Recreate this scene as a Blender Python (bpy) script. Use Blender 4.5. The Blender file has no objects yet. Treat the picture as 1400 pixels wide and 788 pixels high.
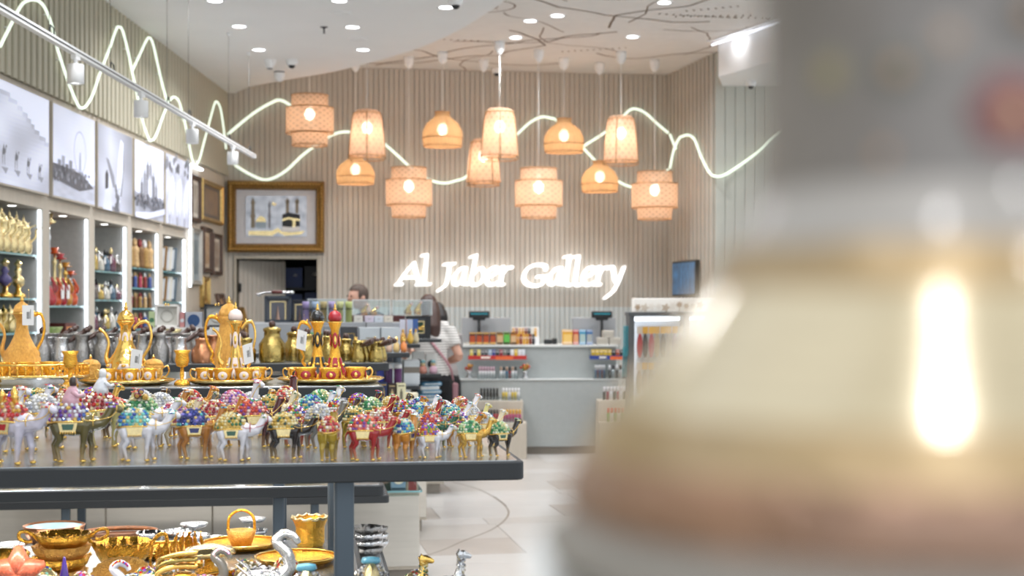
import bpy, bmesh, math, random
from mathutils import Vector, Matrix, noise
random.seed(7)
R = math.radians
sc = bpy.context.scene
col = sc.collection

# ------------------------------------------------------------------ camera, world, lights, exposure
FPX = 2000.0            # focal length in pixels of the 1400 px wide frame
CZ = 1.5                # eye height
HY = 420.0              # horizon row
cam_d = bpy.data.cameras.new('camera')
cam = bpy.data.objects.new('camera', cam_d)
col.objects.link(cam)
cam.location = (0, 0, CZ)
cam.rotation_euler = (R(90), 0, 0)
cam_d.sensor_width = 36
cam_d.lens = 36 * FPX / 1400
cam_d.shift_y = (HY - 394) / 1400
cam_d.clip_start = 0.01
cam_d.clip_end = 100
cam_d.dof.use_dof = True
cam_d.dof.focus_distance = 4.1
cam_d.dof.aperture_fstop = 5.0
cam_d.dof.aperture_blades = 0
sc.camera = cam

sc.view_settings.view_transform = 'Standard'
sc.view_settings.look = 'None'
sc.view_settings.gamma = 1
sc.view_settings.use_curve_mapping = False
sc.view_settings.exposure = 0.12

world = bpy.data.worlds.new('world'); sc.world = world
world.use_nodes = True
wbg = world.node_tree.nodes['Background']
wbg.inputs[0].default_value = (0.88, 0.945, 1.0, 1)
wbg.inputs[1].default_value = 1.25
sc.cycles.max_bounces = 8
sc.cycles.diffuse_bounces = 6
sc.cycles.sample_clamp_indirect = 6
sc.cycles.transparent_max_bounces = 12
sc.cycles.caustics_reflective = False
sc.cycles.caustics_refractive = False
LAMP_W = 14.0            # watts of one ceiling downlight

# ------------------------------------------------------------------ helpers
def lin(c):
    return c / 12.92 if c <= .04045 else ((c + .055) / 1.055) ** 2.4
def hexc(h):
    h = h.lstrip('#')
    return tuple(lin(int(h[i:i + 2], 16) / 255) for i in (0, 2, 4))
def PX(px, py, Y):
    return Vector(((px - 700) / FPX * Y, Y, CZ + (HY - py) / FPX * Y))
def M_(px, Y):                      # pixels to metres at a depth
    return px / FPX * Y
TH = R(8.0)                          # the shop furniture and the back wall stand 8 degrees off the view axis
def WALL(px, py, off=0.0):          # a point in front of the back wall
    k = (px - 700) / FPX
    Y = (17 - off * 1.0098) / (1 - .1405 * k)
    return PX(px, py, Y)

MATS = {}
def mat(name, c, rough=.5, metal=0.0, var=0.0, scale=8.0, bump=0.0, bscale=40.0, coat=0.0, trans=0.0, alpha=1.0, stretch=(1, 1, 1), spec=.5):
    if name in MATS: return MATS[name]
    m = bpy.data.materials.new(name); m.use_nodes = True
    nt = m.node_tree; b = nt.nodes['Principled BSDF']
    if isinstance(c, str): c = hexc(c)
    b.inputs['Base Color'].default_value = (*c, 1)
    b.inputs['Roughness'].default_value = rough
    b.inputs['Metallic'].default_value = metal
    b.inputs['Coat Weight'].default_value = coat
    b.inputs['Coat Roughness'].default_value = .08
    b.inputs['Specular IOR Level'].default_value = spec
    b.inputs['Transmission Weight'].default_value = trans
    b.inputs['Alpha'].default_value = alpha
    tc = nt.nodes.new('ShaderNodeTexCoord'); mp = nt.nodes.new('ShaderNodeMapping')
    mp.inputs['Scale'].default_value = stretch
    nt.links.new(tc.outputs['Object'], mp.inputs[0])
    nz = nt.nodes.new('ShaderNodeTexNoise'); nz.inputs['Scale'].default_value = scale
    nz.inputs['Detail'].default_value = 4
    nt.links.new(mp.outputs[0], nz.inputs[0])
    if var:
        cr = nt.nodes.new('ShaderNodeValToRGB')
        cr.color_ramp.elements[0].position = .3; cr.color_ramp.elements[1].position = .7
        cr.color_ramp.elements[0].color = (*[max(0, x * (1 - var)) for x in c], 1)
        cr.color_ramp.elements[1].color = (*[min(1, x * (1 + var)) for x in c], 1)
        nt.links.new(nz.outputs[0], cr.inputs[0]); nt.links.new(cr.outputs[0], b.inputs['Base Color'])
    if bump:
        n2 = nt.nodes.new('ShaderNodeTexNoise'); n2.inputs['Scale'].default_value = bscale
        nt.links.new(mp.outputs[0], n2.inputs[0])
        bp = nt.nodes.new('ShaderNodeBump'); bp.inputs['Strength'].default_value = bump; bp.inputs['Distance'].default_value = .01
        nt.links.new(n2.outputs[0], bp.inputs['Height']); nt.links.new(bp.outputs[0], b.inputs['Normal'])
    MATS[name] = m
    return m
def emis(name, c, s):
    if name in MATS: return MATS[name]
    m = bpy.data.materials.new(name); m.use_nodes = True
    b = m.node_tree.nodes['Principled BSDF']
    if isinstance(c, str): c = hexc(c)
    b.inputs['Base Color'].default_value = (*[x * .8 for x in c], 1)
    b.inputs['Emission Color'].default_value = (*c, 1)
    b.inputs['Emission Strength'].default_value = s
    MATS[name] = m
    return m
def colmat(name, rough=.3, metal=0.0, coat=0.0, emit=0.0, var=0.0):   # colour read from the mesh's colour layer
    if name in MATS: return MATS[name]
    m = bpy.data.materials.new(name); m.use_nodes = True
    nt = m.node_tree; b = nt.nodes['Principled BSDF']
    a = nt.nodes.new('ShaderNodeAttribute'); a.attribute_name = 'Col'
    src = a.outputs['Color']
    if var:
        tc = nt.nodes.new('ShaderNodeTexCoord'); nz = nt.nodes.new('ShaderNodeTexNoise'); nz.inputs['Scale'].default_value = 14; nz.inputs['Detail'].default_value = 5
        nt.links.new(tc.outputs['Object'], nz.inputs[0])
        mr = nt.nodes.new('ShaderNodeMapRange'); mr.inputs[1].default_value = .3; mr.inputs[2].default_value = .7
        mr.inputs[3].default_value = 1 - var; mr.inputs[4].default_value = 1 + var
        nt.links.new(nz.outputs[0], mr.inputs[0])
        mx = nt.nodes.new('ShaderNodeVectorMath'); mx.operation = 'SCALE'
        nt.links.new(src, mx.inputs[0]); nt.links.new(mr.outputs[0], mx.inputs['Scale'])
        src = mx.outputs[0]
    nt.links.new(src, b.inputs['Base Color'])
    b.inputs['Roughness'].default_value = rough; b.inputs['Metallic'].default_value = metal
    b.inputs['Coat Weight'].default_value = coat; b.inputs['Coat Roughness'].default_value = .05
    if emit:
        nt.links.new(src, b.inputs['Emission Color']); b.inputs['Emission Strength'].default_value = emit
    MATS[name] = m
    return m
def clear(name, tint, gloss=.12, rough=.03):       # thin acrylic or glass sheet
    if name in MATS: return MATS[name]
    m = bpy.data.materials.new(name); m.use_nodes = True
    nt = m.node_tree; nt.nodes.clear()
    o = nt.nodes.new('ShaderNodeOutputMaterial'); t = nt.nodes.new('ShaderNodeBsdfTransparent'); g = nt.nodes.new('ShaderNodeBsdfGlossy')
    t.inputs[0].default_value = (*hexc(tint), 1); g.inputs['Roughness'].default_value = rough
    lw = nt.nodes.new('ShaderNodeLayerWeight'); lw.inputs[0].default_value = .35
    ad = nt.nodes.new('ShaderNodeMath'); ad.operation = 'MULTIPLY_ADD'; ad.inputs[1].default_value = .6; ad.inputs[2].default_value = gloss
    nt.links.new(lw.outputs['Fresnel'], ad.inputs[0])
    mx = nt.nodes.new('ShaderNodeMixShader')
    nt.links.new(ad.outputs[0], mx.inputs[0]); nt.links.new(t.outputs[0], mx.inputs[1]); nt.links.new(g.outputs[0], mx.inputs[2])
    nt.links.new(mx.outputs[0], o.inputs[0])
    MATS[name] = m
    return m

class MB:
    def __init__(s): s.v = []; s.f = []; s.c = []; s.s = []; s.cur = (1, 1, 1); s.sm = False
    def add(s, vs, fs, smooth=None):
        o = len(s.v); s.v += [tuple(p) for p in vs]
        for f in fs:
            s.f.append(tuple(i + o for i in f)); s.c.append(s.cur); s.s.append(s.sm if smooth is None else smooth)
        return s
    def colr(s, c): s.cur = hexc(c) if isinstance(c, str) else c; return s
    def box(s, x, y, z, sx, sy, sz, rz=0, base=False):
        if base: z = z + sz / 2
        c, n = math.cos(rz), math.sin(rz); vs = []
        for dz in (-.5, .5):
            for dx, dy in ((-.5, -.5), (.5, -.5), (.5, .5), (-.5, .5)):
                a, b = dx * sx, dy * sy
                vs.append((x + a * c - b * n, y + a * n + b * c, z + dz * sz))
        return s.add(vs, [(3, 2, 1, 0), (4, 5, 6, 7), (0, 1, 5, 4), (1, 2, 6, 5), (2, 3, 7, 6), (3, 0, 4, 7)], False)
    def slab(s, x0, x1, y0, y1, z0, z1, r=.01, b=.004, n=4):  # plate with rounded corners and a small chamfer
        def ring(inset, z):
            out = []
            for cx, cy, a0 in ((x1 - r, y1 - r, 0), (x0 + r, y1 - r, 90), (x0 + r, y0 + r, 180), (x1 - r, y0 + r, 270)):
                for k in range(n + 1):
                    a = R(a0 + 90 * k / n); out.append((cx + (r - inset) * math.cos(a), cy + (r - inset) * math.sin(a), z))
            return out
        rs = [ring(b, z0), ring(0, z0 + b), ring(0, z1 - b), ring(b, z1)]
        N = len(rs[0]); vs = sum(rs, []); fs = []
        for k in range(3):
            for i in range(N):
                j = (i + 1) % N; fs.append((k * N + i, k * N + j, (k + 1) * N + j, (k + 1) * N + i))
        fs.append(tuple(range(N - 1, -1, -1))); fs.append(tuple(range(3 * N, 4 * N)))
        return s.add(vs, fs, False)
    def lathe(s, prof, n=20, x=0, y=0, z=0, sx=1, sy=1, wave=0, waves=8, smooth=True, cap=True, wfrom=0):
        vs = []; fs = []
        for k, (r, h) in enumerate(prof):
            for i in range(n):
                a = 2 * math.pi * i / n
                q = r * (1 + (wave * math.cos(waves * a) if k >= wfrom else 0))
                vs.append((x + q * sx * math.cos(a), y + q * sy * math.sin(a), z + h))
        m = len(prof)
        for k in range(m - 1):
            for i in range(n):
                j = (i + 1) % n; fs.append((k * n + i, k * n + j, (k + 1) * n + j, (k + 1) * n + i))
        s.add(vs, fs, smooth)
        o = len(s.v) - len(vs)
        if cap:
            for k, rev in ((0, True), (m - 1, False)):
                if prof[k][0] > 1e-5:
                    idx = [o + k * n + i for i in range(n)]
                    if rev: idx.reverse()
                    s.f.append(tuple(idx)); s.c.append(s.cur); s.s.append(False)
        return s
    def tube(s, pts, rad, n=8, closed=False, flat=1.0):
        pts = [Vector(p) for p in pts]; N = len(pts)
        if not hasattr(rad, '__len__'): rad = [rad] * N
        vs = []; fs = []; up = Vector((0, 0, 1)); prev = None
        for i, p in enumerate(pts):
            a = pts[(i - 1) % N] if (closed or i > 0) else p
            b = pts[(i + 1) % N] if (closed or i < N - 1) else p
            t = (b - a)
            t = t.normalized() if t.length > 1e-9 else Vector((0, 0, 1))
            if prev is None:
                u = t.cross(up)
                if u.length < 1e-3: u = t.cross(Vector((1, 0, 0)))
                u.normalize()
            else:
                u = prev - t * prev.dot(t)
                u = u.normalized() if u.length > 1e-6 else t.orthogonal().normalized()
            prev = u; w = t.cross(u)
            for k in range(n):
                an = 2 * math.pi * k / n
                vs.append(p + (u * math.cos(an) + w * math.sin(an) * flat) * rad[i])
        for i in range(N if closed else N - 1):
            i2 = (i + 1) % N
            for k in range(n):
                j = (k + 1) % n; fs.append((i * n + k, i * n + j, i2 * n + j, i2 * n + k))
        if not closed:
            fs.append(tuple(range(n - 1, -1, -1))); fs.append(tuple((N - 1) * n + k for k in range(n)))
        return s.add(vs, fs, True)
    def ell(s, x, y, z, rx, ry, rz, n=12, m=7):
        prof = [(math.sin(math.pi * k / m), -math.cos(math.pi * k / m)) for k in range(m + 1)]
        prof[0] = (.001, -1); prof[-1] = (.001, 1)
        vs = []; fs = []
        for r, h in prof:
            for i in range(n):
                a = 2 * math.pi * i / n; vs.append((x + rx * r * math.cos(a), y + ry * r * math.sin(a), z + rz * h))
        for k in range(m):
            for i in range(n):
                j = (i + 1) % n; fs.append((k * n + i, k * n + j, (k + 1) * n + j, (k + 1) * n + i))
        return s.add(vs, fs, True)
    def gem(s, p, r, c, nrm=(0, 0, 1)):
        p = Vector(p); nv = Vector(nrm).normalized(); u = nv.orthogonal().normalized(); w = nv.cross(u); s.colr(c)
        vs = [p + (u * math.cos(k * math.pi / 3) + w * math.sin(k * math.pi / 3)) * r for k in range(6)]
        vs += [p + nv * r * .55 + (u * math.cos(k * math.pi / 3) + w * math.sin(k * math.pi / 3)) * r * .5 for k in range(6)]
        fs = [(k, (k + 1) % 6, 6 + (k + 1) % 6, 6 + k) for k in range(6)] + [tuple(range(6, 12))]
        return s.add(vs, fs, False)
    def prism(s, poly, d0, d1, axis='y'):     # poly in (a,b); axis is the extrusion axis
        def q(a, b, d): return (a, d, b) if axis == 'y' else ((d, a, b) if axis == 'x' else (a, b, d))
        n = len(poly)
        area = sum(poly[i][0] * poly[(i + 1) % n][1] - poly[(i + 1) % n][0] * poly[i][1] for i in range(n))
        poly = list(poly) if area > 0 else list(reversed(poly))
        vs = [q(a, b, d0) for a, b in poly] + [q(a, b, d1) for a, b in poly]
        fs = [tuple(range(n)), tuple(range(2 * n - 1, n - 1, -1))] + [(i, i + n, (i + 1) % n + n, (i + 1) % n) for i in range(n)]
        if axis == 'z': fs = [tuple(reversed(f)) for f in fs]
        if axis == 'x': fs = [tuple(reversed(f)) for f in fs]
        if d1 < d0: fs = [tuple(reversed(f)) for f in fs]
        return s.add(vs, fs, False)
    def xf(s, mtx, i0=0):
        for i in range(i0, len(s.v)): s.v[i] = tuple(mtx @ Vector(s.v[i]))
        return s
    def mesh(s, name, m=None):
        me = bpy.data.meshes.new(name); me.from_pydata(s.v, [], s.f); me.update()
        me.polygons.foreach_set('use_smooth', s.s)
        ca = me.color_attributes.new('Col', 'FLOAT_COLOR', 'CORNER')
        buf = []
        for p in me.polygons:
            c = s.c[p.index]
            buf += [c[0], c[1], c[2], 1.0] * p.loop_total
        ca.data.foreach_set('color', buf)
        if m: me.materials.append(m)
        return me
    def build(s, name, m, parent=None, **k): return ob(name, s.mesh(name, m), None, parent, **k)

def ob(name, me, m=None, parent=None, loc=(0, 0, 0), rot=(0, 0, 0), scale=None):
    o = bpy.data.objects.new(name, me); col.objects.link(o)
    o.location = loc; o.rotation_euler = rot if hasattr(rot, '__len__') else (0, 0, rot)
    if scale is not None: o.scale = scale if hasattr(scale, '__len__') else (scale,) * 3
    if parent: o.parent = parent
    if m:
        if not me.materials: me.materials.append(m)
        o.material_slots[0].link = 'OBJECT'; o.material_slots[0].material = m
    return o
def tag(o, label=None, cat=None, group=None, kind=None):
    if label: o['label'] = label
    if cat: o['category'] = cat
    if group: o['group'] = group
    if kind: o['kind'] = kind
    return o
def thing(name, label, cat, loc=(0, 0, 0), rz=0.0, group=None, scale=None):
    o = bpy.data.objects.new(name, None); col.objects.link(o)
    o.empty_display_size = .05
    o.location = loc; o.rotation_euler = rz if hasattr(rz, '__len__') else (0, 0, rz)
    if scale: o.scale = (scale,) * 3
    return tag(o, label, cat, group)
CACHE = {}
def cached(key, fn, name, m):
    if key not in CACHE: CACHE[key] = fn().mesh(name, m)
    return CACHE[key]
def remesh(mb, voxel, smooth=6, colorf=None):
    me = mb.mesh('tmp'); o = bpy.data.objects.new('tmp', me); col.objects.link(o)
    r = o.modifiers.new('r', 'REMESH'); r.mode = 'VOXEL'; r.voxel_size = voxel; r.use_smooth_shade = True
    if smooth:
        sm = o.modifiers.new('s', 'SMOOTH'); sm.iterations = smooth; sm.factor = .5
    dg = bpy.context.evaluated_depsgraph_get(); dg.update()
    out = bpy.data.meshes.new_from_object(o.evaluated_get(dg))
    bpy.data.objects.remove(o); bpy.data.meshes.remove(me)
    out.polygons.foreach_set('use_smooth', [True] * len(out.polygons))
    if 'Col' in out.color_attributes: out.color_attributes.remove(out.color_attributes['Col'])
    ca = out.color_attributes.new('Col', 'FLOAT_COLOR', 'POINT')
    if colorf:
        buf = []
        for v in out.vertices:
            c = colorf(v.co); buf += [c[0], c[1], c[2], 1]
        ca.data.foreach_set('color', buf)
    return out
def spline(pts, per=8, closed=False):
    pts = [Vector(p) for p in pts]; n = len(pts); out = []
    for i in range(n if closed else n - 1):
        g = (lambda k: pts[k % n]) if closed else (lambda k: pts[min(max(k, 0), n - 1)])
        p0, p1, p2, p3 = g(i - 1), g(i), g(i + 1), g(i + 2)
        for k in range(per):
            t = k / per
            out.append(.5 * ((2 * p1) + (p2 - p0) * t + (2 * p0 - 5 * p1 + 4 * p2 - p3) * t * t + (3 * p1 - p0 - 3 * p2 + p3) * t ** 3))
    if not closed: out.append(pts[-1])
    return out
def hull2(points):
    pts = sorted(set((round(a, 5), round(b, 5)) for a, b in points))
    def half(ps):
        h = []
        for p in ps:
            while len(h) >= 2 and (h[-1][0] - h[-2][0]) * (p[1] - h[-2][1]) - (h[-1][1] - h[-2][1]) * (p[0] - h[-2][0]) <= 0: h.pop()
            h.append(p)
        return h
    a = half(pts); b = half(pts[::-1])
    return a[:-1] + b[:-1]
def mixc(a, b, t): return tuple(x * (1 - t) + y * t for x, y in zip(a, b))

# ------------------------------------------------------------------ shared materials
wall_m = mat('wall_board', '#c6c0b6', .7, var=.05, scale=3, bump=.05)
wall_lit_m = mat('wall_board_lit', '#cfd6d6', .6, var=.04, scale=3)  # cool light on the lower back wall, painted in as a paler board colour
left_m = mat('left_wall_batten', '#bdb7a4', .7, var=.05, scale=3, bump=.05)
groove_m = mat('wall_backing', '#8d8678', .85, var=.05)
white_m = mat('white_paint', '#f4f5f6', .75, var=.015, scale=2)
frame_m = mat('pale_oak', '#c4bbad', .55, var=.06, scale=5, stretch=(6, 6, .6))
niche_m = mat('grey_linen', '#bdbcb8', .8, var=.06, scale=30, bump=.1)
steel_m = mat('dark_powder_coat', '#2b2e31', .5, metal=.1, var=.05, scale=4, bump=.03, bscale=200)
post_m = mat('blue_grey_coat', '#525d67', .38, metal=.3, var=.06, scale=6)
shelf_top_m = mat('brushed_steel', '#b4b9bd', .22, metal=.85, var=.05, scale=4, stretch=(1, 30, 1))
gold = mat('gold', (1.0, .50, .07), .24, metal=.9, var=.16, scale=60, bump=.5, bscale=240)
gold_s = mat('gold_polished', (1.0, .62, .17), .13, metal=.95, var=.08, scale=30, bump=.12, bscale=80)
gold_m = mat('gold_matte', (1.0, .50, .13), .38, metal=.8, var=.2, scale=90, bump=.8, bscale=320)
gold_pale = mat('gold_pale', (.95, .76, .40), .22, metal=.85, var=.1, scale=30, bump=.25, bscale=140)
brass = mat('brass', (.45, .33, .11), .2, metal=1, var=.2, scale=20, bump=.2, bscale=90)
copper = mat('copper', (.55, .25, .13), .28, metal=1, var=.2, scale=20, bump=.2)
silver = mat('silver', (.66, .66, .67), .18, metal=1, var=.15, scale=25, bump=.35, bscale=120)
silver_d = mat('silver_aged', (.33, .32, .31), .28, metal=1, var=.2, scale=25, bump=.5, bscale=120)
wood_d = mat('dark_wood', '#43261c', .35, var=.25, scale=12, coat=.3)
enamel_w = mat('enamel_pearl', '#efd9cf', .25, var=.05, coat=.6, bump=.1, bscale=150)
enamel_k = mat('enamel_black', '#15181a', .15, var=.1, coat=.8)
enamel_r = mat('enamel_red', '#a90f22', .18, var=.15, coat=.8)
enamel_blue = mat('enamel_turquoise', '#2b7f9a', .2, var=.1, coat=.6)
gems_m = colmat('gemstones', .12, .15, 1.0)
paint_m = colmat('enamel_paint', .3, 0, .7, var=.1)
card_m = colmat('printed_card', .5, 0, .1, var=.04)
fabric_m = colmat('cloth', .85, 0, 0, var=.12)
acrylic = clear('acrylic', '#f4f8f8', .05)
glass_m = clear('glass_shelf', '#cfe6e4', .1)
glass_edge = mat('glass_edge', '#7fb2b8', .15, var=.05, coat=.5)
led_m = emis('led_white', '#eef6ff', 3.5)
bulb_m = emis('bulb', '#fff0dc', 7)
neon_m = emis('neon_tube', '#e9f7e4', 1.05)
down_m = emis('downlight', '#fbfdff', 5)
sign_m = emis('sign_face', '#ffffff', .95)
black_m = mat('black_plastic', '#17191b', .4, var=.1)
paper_m = mat('paper', '#ecebea', .7, var=.02)
# ------------------------------------------------------------------ floor
floor_m = mat('marble_bed', '#9f9a95', .4, var=.05, scale=2)
tile_cols = [mat('marble_light', '#c6c3c0', .28, var=.035, scale=3, bump=.01), mat('marble_cream', '#beb9b4', .28, var=.04, scale=3), mat('marble_taupe', '#b0a8a1', .3, var=.06, scale=4)]
fl = MB().box(1.0, 8.5, -.06, 16, 25, .12 - .006).build('floor', floor_m); tag(fl, kind='structure')
def tile_mesh(L, W):
    b = .003
    return MB().slab(0, L, 0, W, 0, .0075, .004, .002, 1)
random.seed(3)
ta = R(10)
for row in range(-3, 18):
    w = .6 if row % 3 else .3
    y0 = 5.6 + sum((.6 if r % 3 else .3) for r in range(-3, row))
    x = -3.4 + random.random() * .8
    while x < 3.2:
        L = random.choice([.6, .9, 1.2, 1.2, .9]); c = 0 if random.random() < .6 else 1
        if random.random() < .13: c = 2; L = .6
        cx, cy = x, y0
        wx = cx * math.cos(ta) - (cy - 9) * math.sin(ta); wy = 9 + cx * math.sin(ta) + (cy - 9) * math.cos(ta)
        me = cached(('tile', L, w), lambda: tile_mesh(L - .005, w - .005), 'tile', None)
        if -3.2 < wx < 3.4 and 5.5 < wy < 16.6:
            ob('tile', me, tile_cols[c], fl, (wx, wy, -.006), ta)
        x += L
inl = [(620, 660), (655, 670), (682, 685), (695, 699), (690, 712), (670, 726), (632, 741), (610, 751), (572, 765), (520, 790)]
ip = [PX(a, b, 1.5 * FPX / (b - HY)) for a, b in inl]
ip = spline([(p.x, p.y, .002) for p in ip], 6)
m = MB()
for a, b in zip(ip, ip[1:]):
    d = (b - a).normalized(); n = Vector((-d.y, d.x, 0)) * .007
    m.add([a - n, b - n, b + n, a + n], [(0, 1, 2, 3)])
m.build('inlay_strip', mat('bronze_inlay', '#8b8379', .4, metal=.5), fl)

# ------------------------------------------------------------------ back wall (8 degrees), door opening, store room
WX = Vector((math.cos(TH), math.sin(TH), 0)); WN = Vector((math.sin(TH), -math.cos(TH), 0))
CLG = 4.24
cR = WALL(915, 420); cL = WALL(311, 420)
dL, dR = WALL(323, 420), WALL(434, 420)
def wcoord(p): return (p - Vector((0, 17, 0))).dot(WX)
sL, sR, s0, s1 = wcoord(cL), wcoord(cR), wcoord(dL), wcoord(dR)
DOORZ = 2.05
wb = thing('wall_back', None, None, (0, 17, 0), TH); tag(wb, kind='structure')
MB().box((sL - 1.2 + s0) / 2, .12, CLG / 2 + .05, s0 - sL + 1.2, .16, CLG + .1).build('backing', groove_m, wb)
MB().box((s1 + sR + .3) / 2, .12, CLG / 2 + .05, sR - s1 + .3, .16, CLG + .1).build('backing', groove_m, wb)
MB().box((s0 + s1) / 2, .12, (DOORZ + CLG + .1) / 2, s1 - s0, .16, CLG + .1 - DOORZ).build('backing', groove_m, wb)
bw = .0585
def board(h): return lambda: MB().slab(-bw / 2 + .0022, bw / 2 - .0022, -.018, .04, 0, h, .004, .002, 1)
i = 0; x = sL - .9
while x < sR + .05:
    if x < s0 - .02 or x > s1 + .02:
        z = 1.5
        if x > s1: ob('board', cached('bl', board(1.5), 'board', None), wall_lit_m, wb, (x, 0, 0))
        else: ob('board', cached('bl', board(1.5), 'board', None), wall_m, wb, (x, 0, 0))
        ob('board', cached('bu', board(CLG - 1.5), 'board', None), wall_m, wb, (x, 0, 1.5))
    else:
        ob('board', cached('bd', board(CLG - DOORZ), 'board', None), wall_m, wb, (x, 0, DOORZ))
    x += bw
# door casing and leaf
d1 = thing('door_1', None, None, (0, 17, 0), TH); tag(d1, kind='structure')
cm = mat('door_casing', '#b9b2a3', .6, var=.04)
for xx in (s0 - .012, s1 + .012): MB().box(xx, -.0, DOORZ / 2, .03, .07, DOORZ).build('door_casing', cm, d1)
MB().box((s0 + s1) / 2, 0, DOORZ + .012, s1 - s0 + .06, .07, .03).build('door_casing', cm, d1)
leaf = thing('door_leaf', None, None, (s0 + .02, .12, 0), R(38)); leaf.parent = d1
MB().box(.33, .02, DOORZ / 2, .66, .04, DOORZ - .02).build('door_core', groove_m, leaf)
for k in range(11): ob('door_board', cached('db', lambda: MB().slab(-.028, .028, -.014, .006, .02, DOORZ - .02, .004, .002, 1), 'door_board', None), wall_m, leaf, (.03 + k * .06, 0, 0))
for zz in (1.42, 1.72): MB().tube([(.0, -.03, zz - .05), (.0, -.03, zz + .05)], .016, 8).build('hinge', steel_m, leaf)
# store room beyond the door
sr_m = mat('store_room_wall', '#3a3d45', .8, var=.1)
sr = thing('wall_store', None, None, (0, 17, 0), TH); tag(sr, kind='structure')
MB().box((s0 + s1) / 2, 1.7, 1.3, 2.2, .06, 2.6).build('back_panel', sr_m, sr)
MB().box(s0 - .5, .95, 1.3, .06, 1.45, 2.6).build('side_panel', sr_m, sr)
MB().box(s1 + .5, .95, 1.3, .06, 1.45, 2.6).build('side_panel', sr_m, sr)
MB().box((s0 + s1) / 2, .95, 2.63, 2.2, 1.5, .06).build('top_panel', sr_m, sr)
rk = thing('storage_rack', 'dark storage rack stacked with cartons inside the store room', 'rack', tuple(Vector((0, 17, 0)) + WX * ((s0 + s1) / 2 + .18) - WN * 1.25), TH)
for zz in (.1, .6, 1.0, 1.4, 1.72): MB().box(0, 0, zz, 1.2, .4, .03).build('rack_shelf', black_m, rk)
for xx in (-.58, .58):
    for yy in (-.18, .18): MB().box(xx, yy, 1.0, .03, .03, 2.0).build('rack_post', black_m, rk)
bc = ['#2b3f78', '#1d2334', '#2f4c96', '#211a1c', '#3b2f33', '#33508f']
for r_, zz in enumerate((1.015, 1.415, 1.735)):
    for k in range(5):
        c = bc[(r_ * 3 + k) % 6]; h = (.26, .2, .24)[k % 3]
        b = thing('carton', ['navy', 'dark', 'blue'][k % 3] + ' storage carton with pale labels in the store room', 'box', tuple(rk.location + WX * (-.46 + k * .23) + Vector((0, 0, zz))), TH, 'cartons in the store room')
        MB().colr(c).box(0, 0, 0, .2, .3, h, base=True).build('carton_body', card_m, b)
        MB().box(.02, -.152, h * .62, .04, .002, .022).build('carton_label', paper_m, b)

# ------------------------------------------------------------------ fin wall and wall to its right
F0 = Vector((cR.x, cR.y, 0)); F1 = PX(978, 420, 15.76); F1.z = 0
wf = thing('wall_fin', None, None, F0, math.atan2(F1.y - F0.y, F1.x - F0.x)); tag(wf, kind='structure')
LF = (F1 - F0).length
MB().box(LF / 2, .08, CLG / 2, LF, .12, CLG).build('backing', left_m, wf)
k = 0; x = .06
while x < LF - .03:
    ob('batten', cached('fb', lambda: MB().slab(-.03, .03, -.03, .03, 0, CLG, .01, .003, 2), 'batten', None), wall_m, wf, (x, 0, 0)); x += .128
wr = thing('wall_right', None, None, F1, 0); tag(wr, kind='structure')
MB().box(2.2, .08, CLG / 2, 4.4, .12, CLG).build('backing', groove_m, wr)
x = .05
while x < 4.3:
    ob('board', cached('wrb', lambda: MB().slab(-.052, .052, -.018, .03, 0, CLG, .004, .002, 1), 'board', None), mat('wall_board_cool', '#c3c4bb', .7, var=.05, scale=3), wr, (x, 0, 0)); x += .108

# ------------------------------------------------------------------ left wall
LX = -3.23
wl = thing('wall_left', None, None, (LX, 0, 0), 0); tag(wl, kind='structure')
MB().box(-.45, 7.5, 2.15, .12, 21, 4.3).build('backing', left_m, wl)
MB().box(-.2, 9.8, 3.63, .38, 14.4, 1.28).build('bulkhead', left_m, wl)
y = 3.0
while y < 16.6:
    ob('batten', cached('lb', lambda: MB().slab(-.01, .022, -.036, .036, 0, 1.3, .01, .003, 2), 'batten', None), left_m, wl, (0, y, 2.98)); y += .122
MB().box(-.2, 6.0, 1.49, .38, 6.1, 2.98).build('panel', frame_m, wl)
MB().box(-.2, 15.8, 1.49, .38, 2.3, 2.98).build('panel', frame_m, wl)

# ------------------------------------------------------------------ ceilings
WCZ = 3.92
edge = [(400, 108), (470, 95), (560, 70), (620, 45), (670, 15), (690, 0)]
ep = [PX(a, b, (WCZ - CZ) * FPX / (HY - b)) for a, b in edge]
poly = [(-3.7, 3.2), (.32, 3.2), (.32, 4.0), (.3, 7.0), (.22, 9.0), (.1, 10.5)] + [(p.x, p.y) for p in reversed(ep)] + [(-2.9, 16.1), (-3.2, 16.75), (-3.7, 16.75)]
sm = [(p.x, p.y) for p in spline([(a, b, 0) for a, b in poly[1:-1]], 5)]
cw = MB().prism([poly[0]] + sm + [poly[-1]], WCZ, CLG + .12, 'z').build('ceiling', white_m); tag(cw, kind='structure')
cm_ = thing('ceiling', None, None, (0, 0, 0)); tag(cm_, kind='structure')
MB().box(2.2, 10.7, CLG + .06, 12, 15, .118).build('ceiling_slab', mat('ceiling_print_ground', '#eceae8', .8, var=.02), cm_)
ln = MB(); random.seed(21)
def strip(mb, pts, w, z):
    for a, b in zip(pts, pts[1:]):
        d = (b - a)
        if d.length < 1e-6: continue
        d.normalize(); n = Vector((-d.y, d.x, 0)) * w
        mb.add([(a.x - n.x, a.y - n.y, z), (a.x + n.x, a.y + n.y, z), (b.x + n.x, b.y + n.y, z), (b.x - n.x, b.y - n.y, z)], [(0, 1, 2, 3)])
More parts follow.
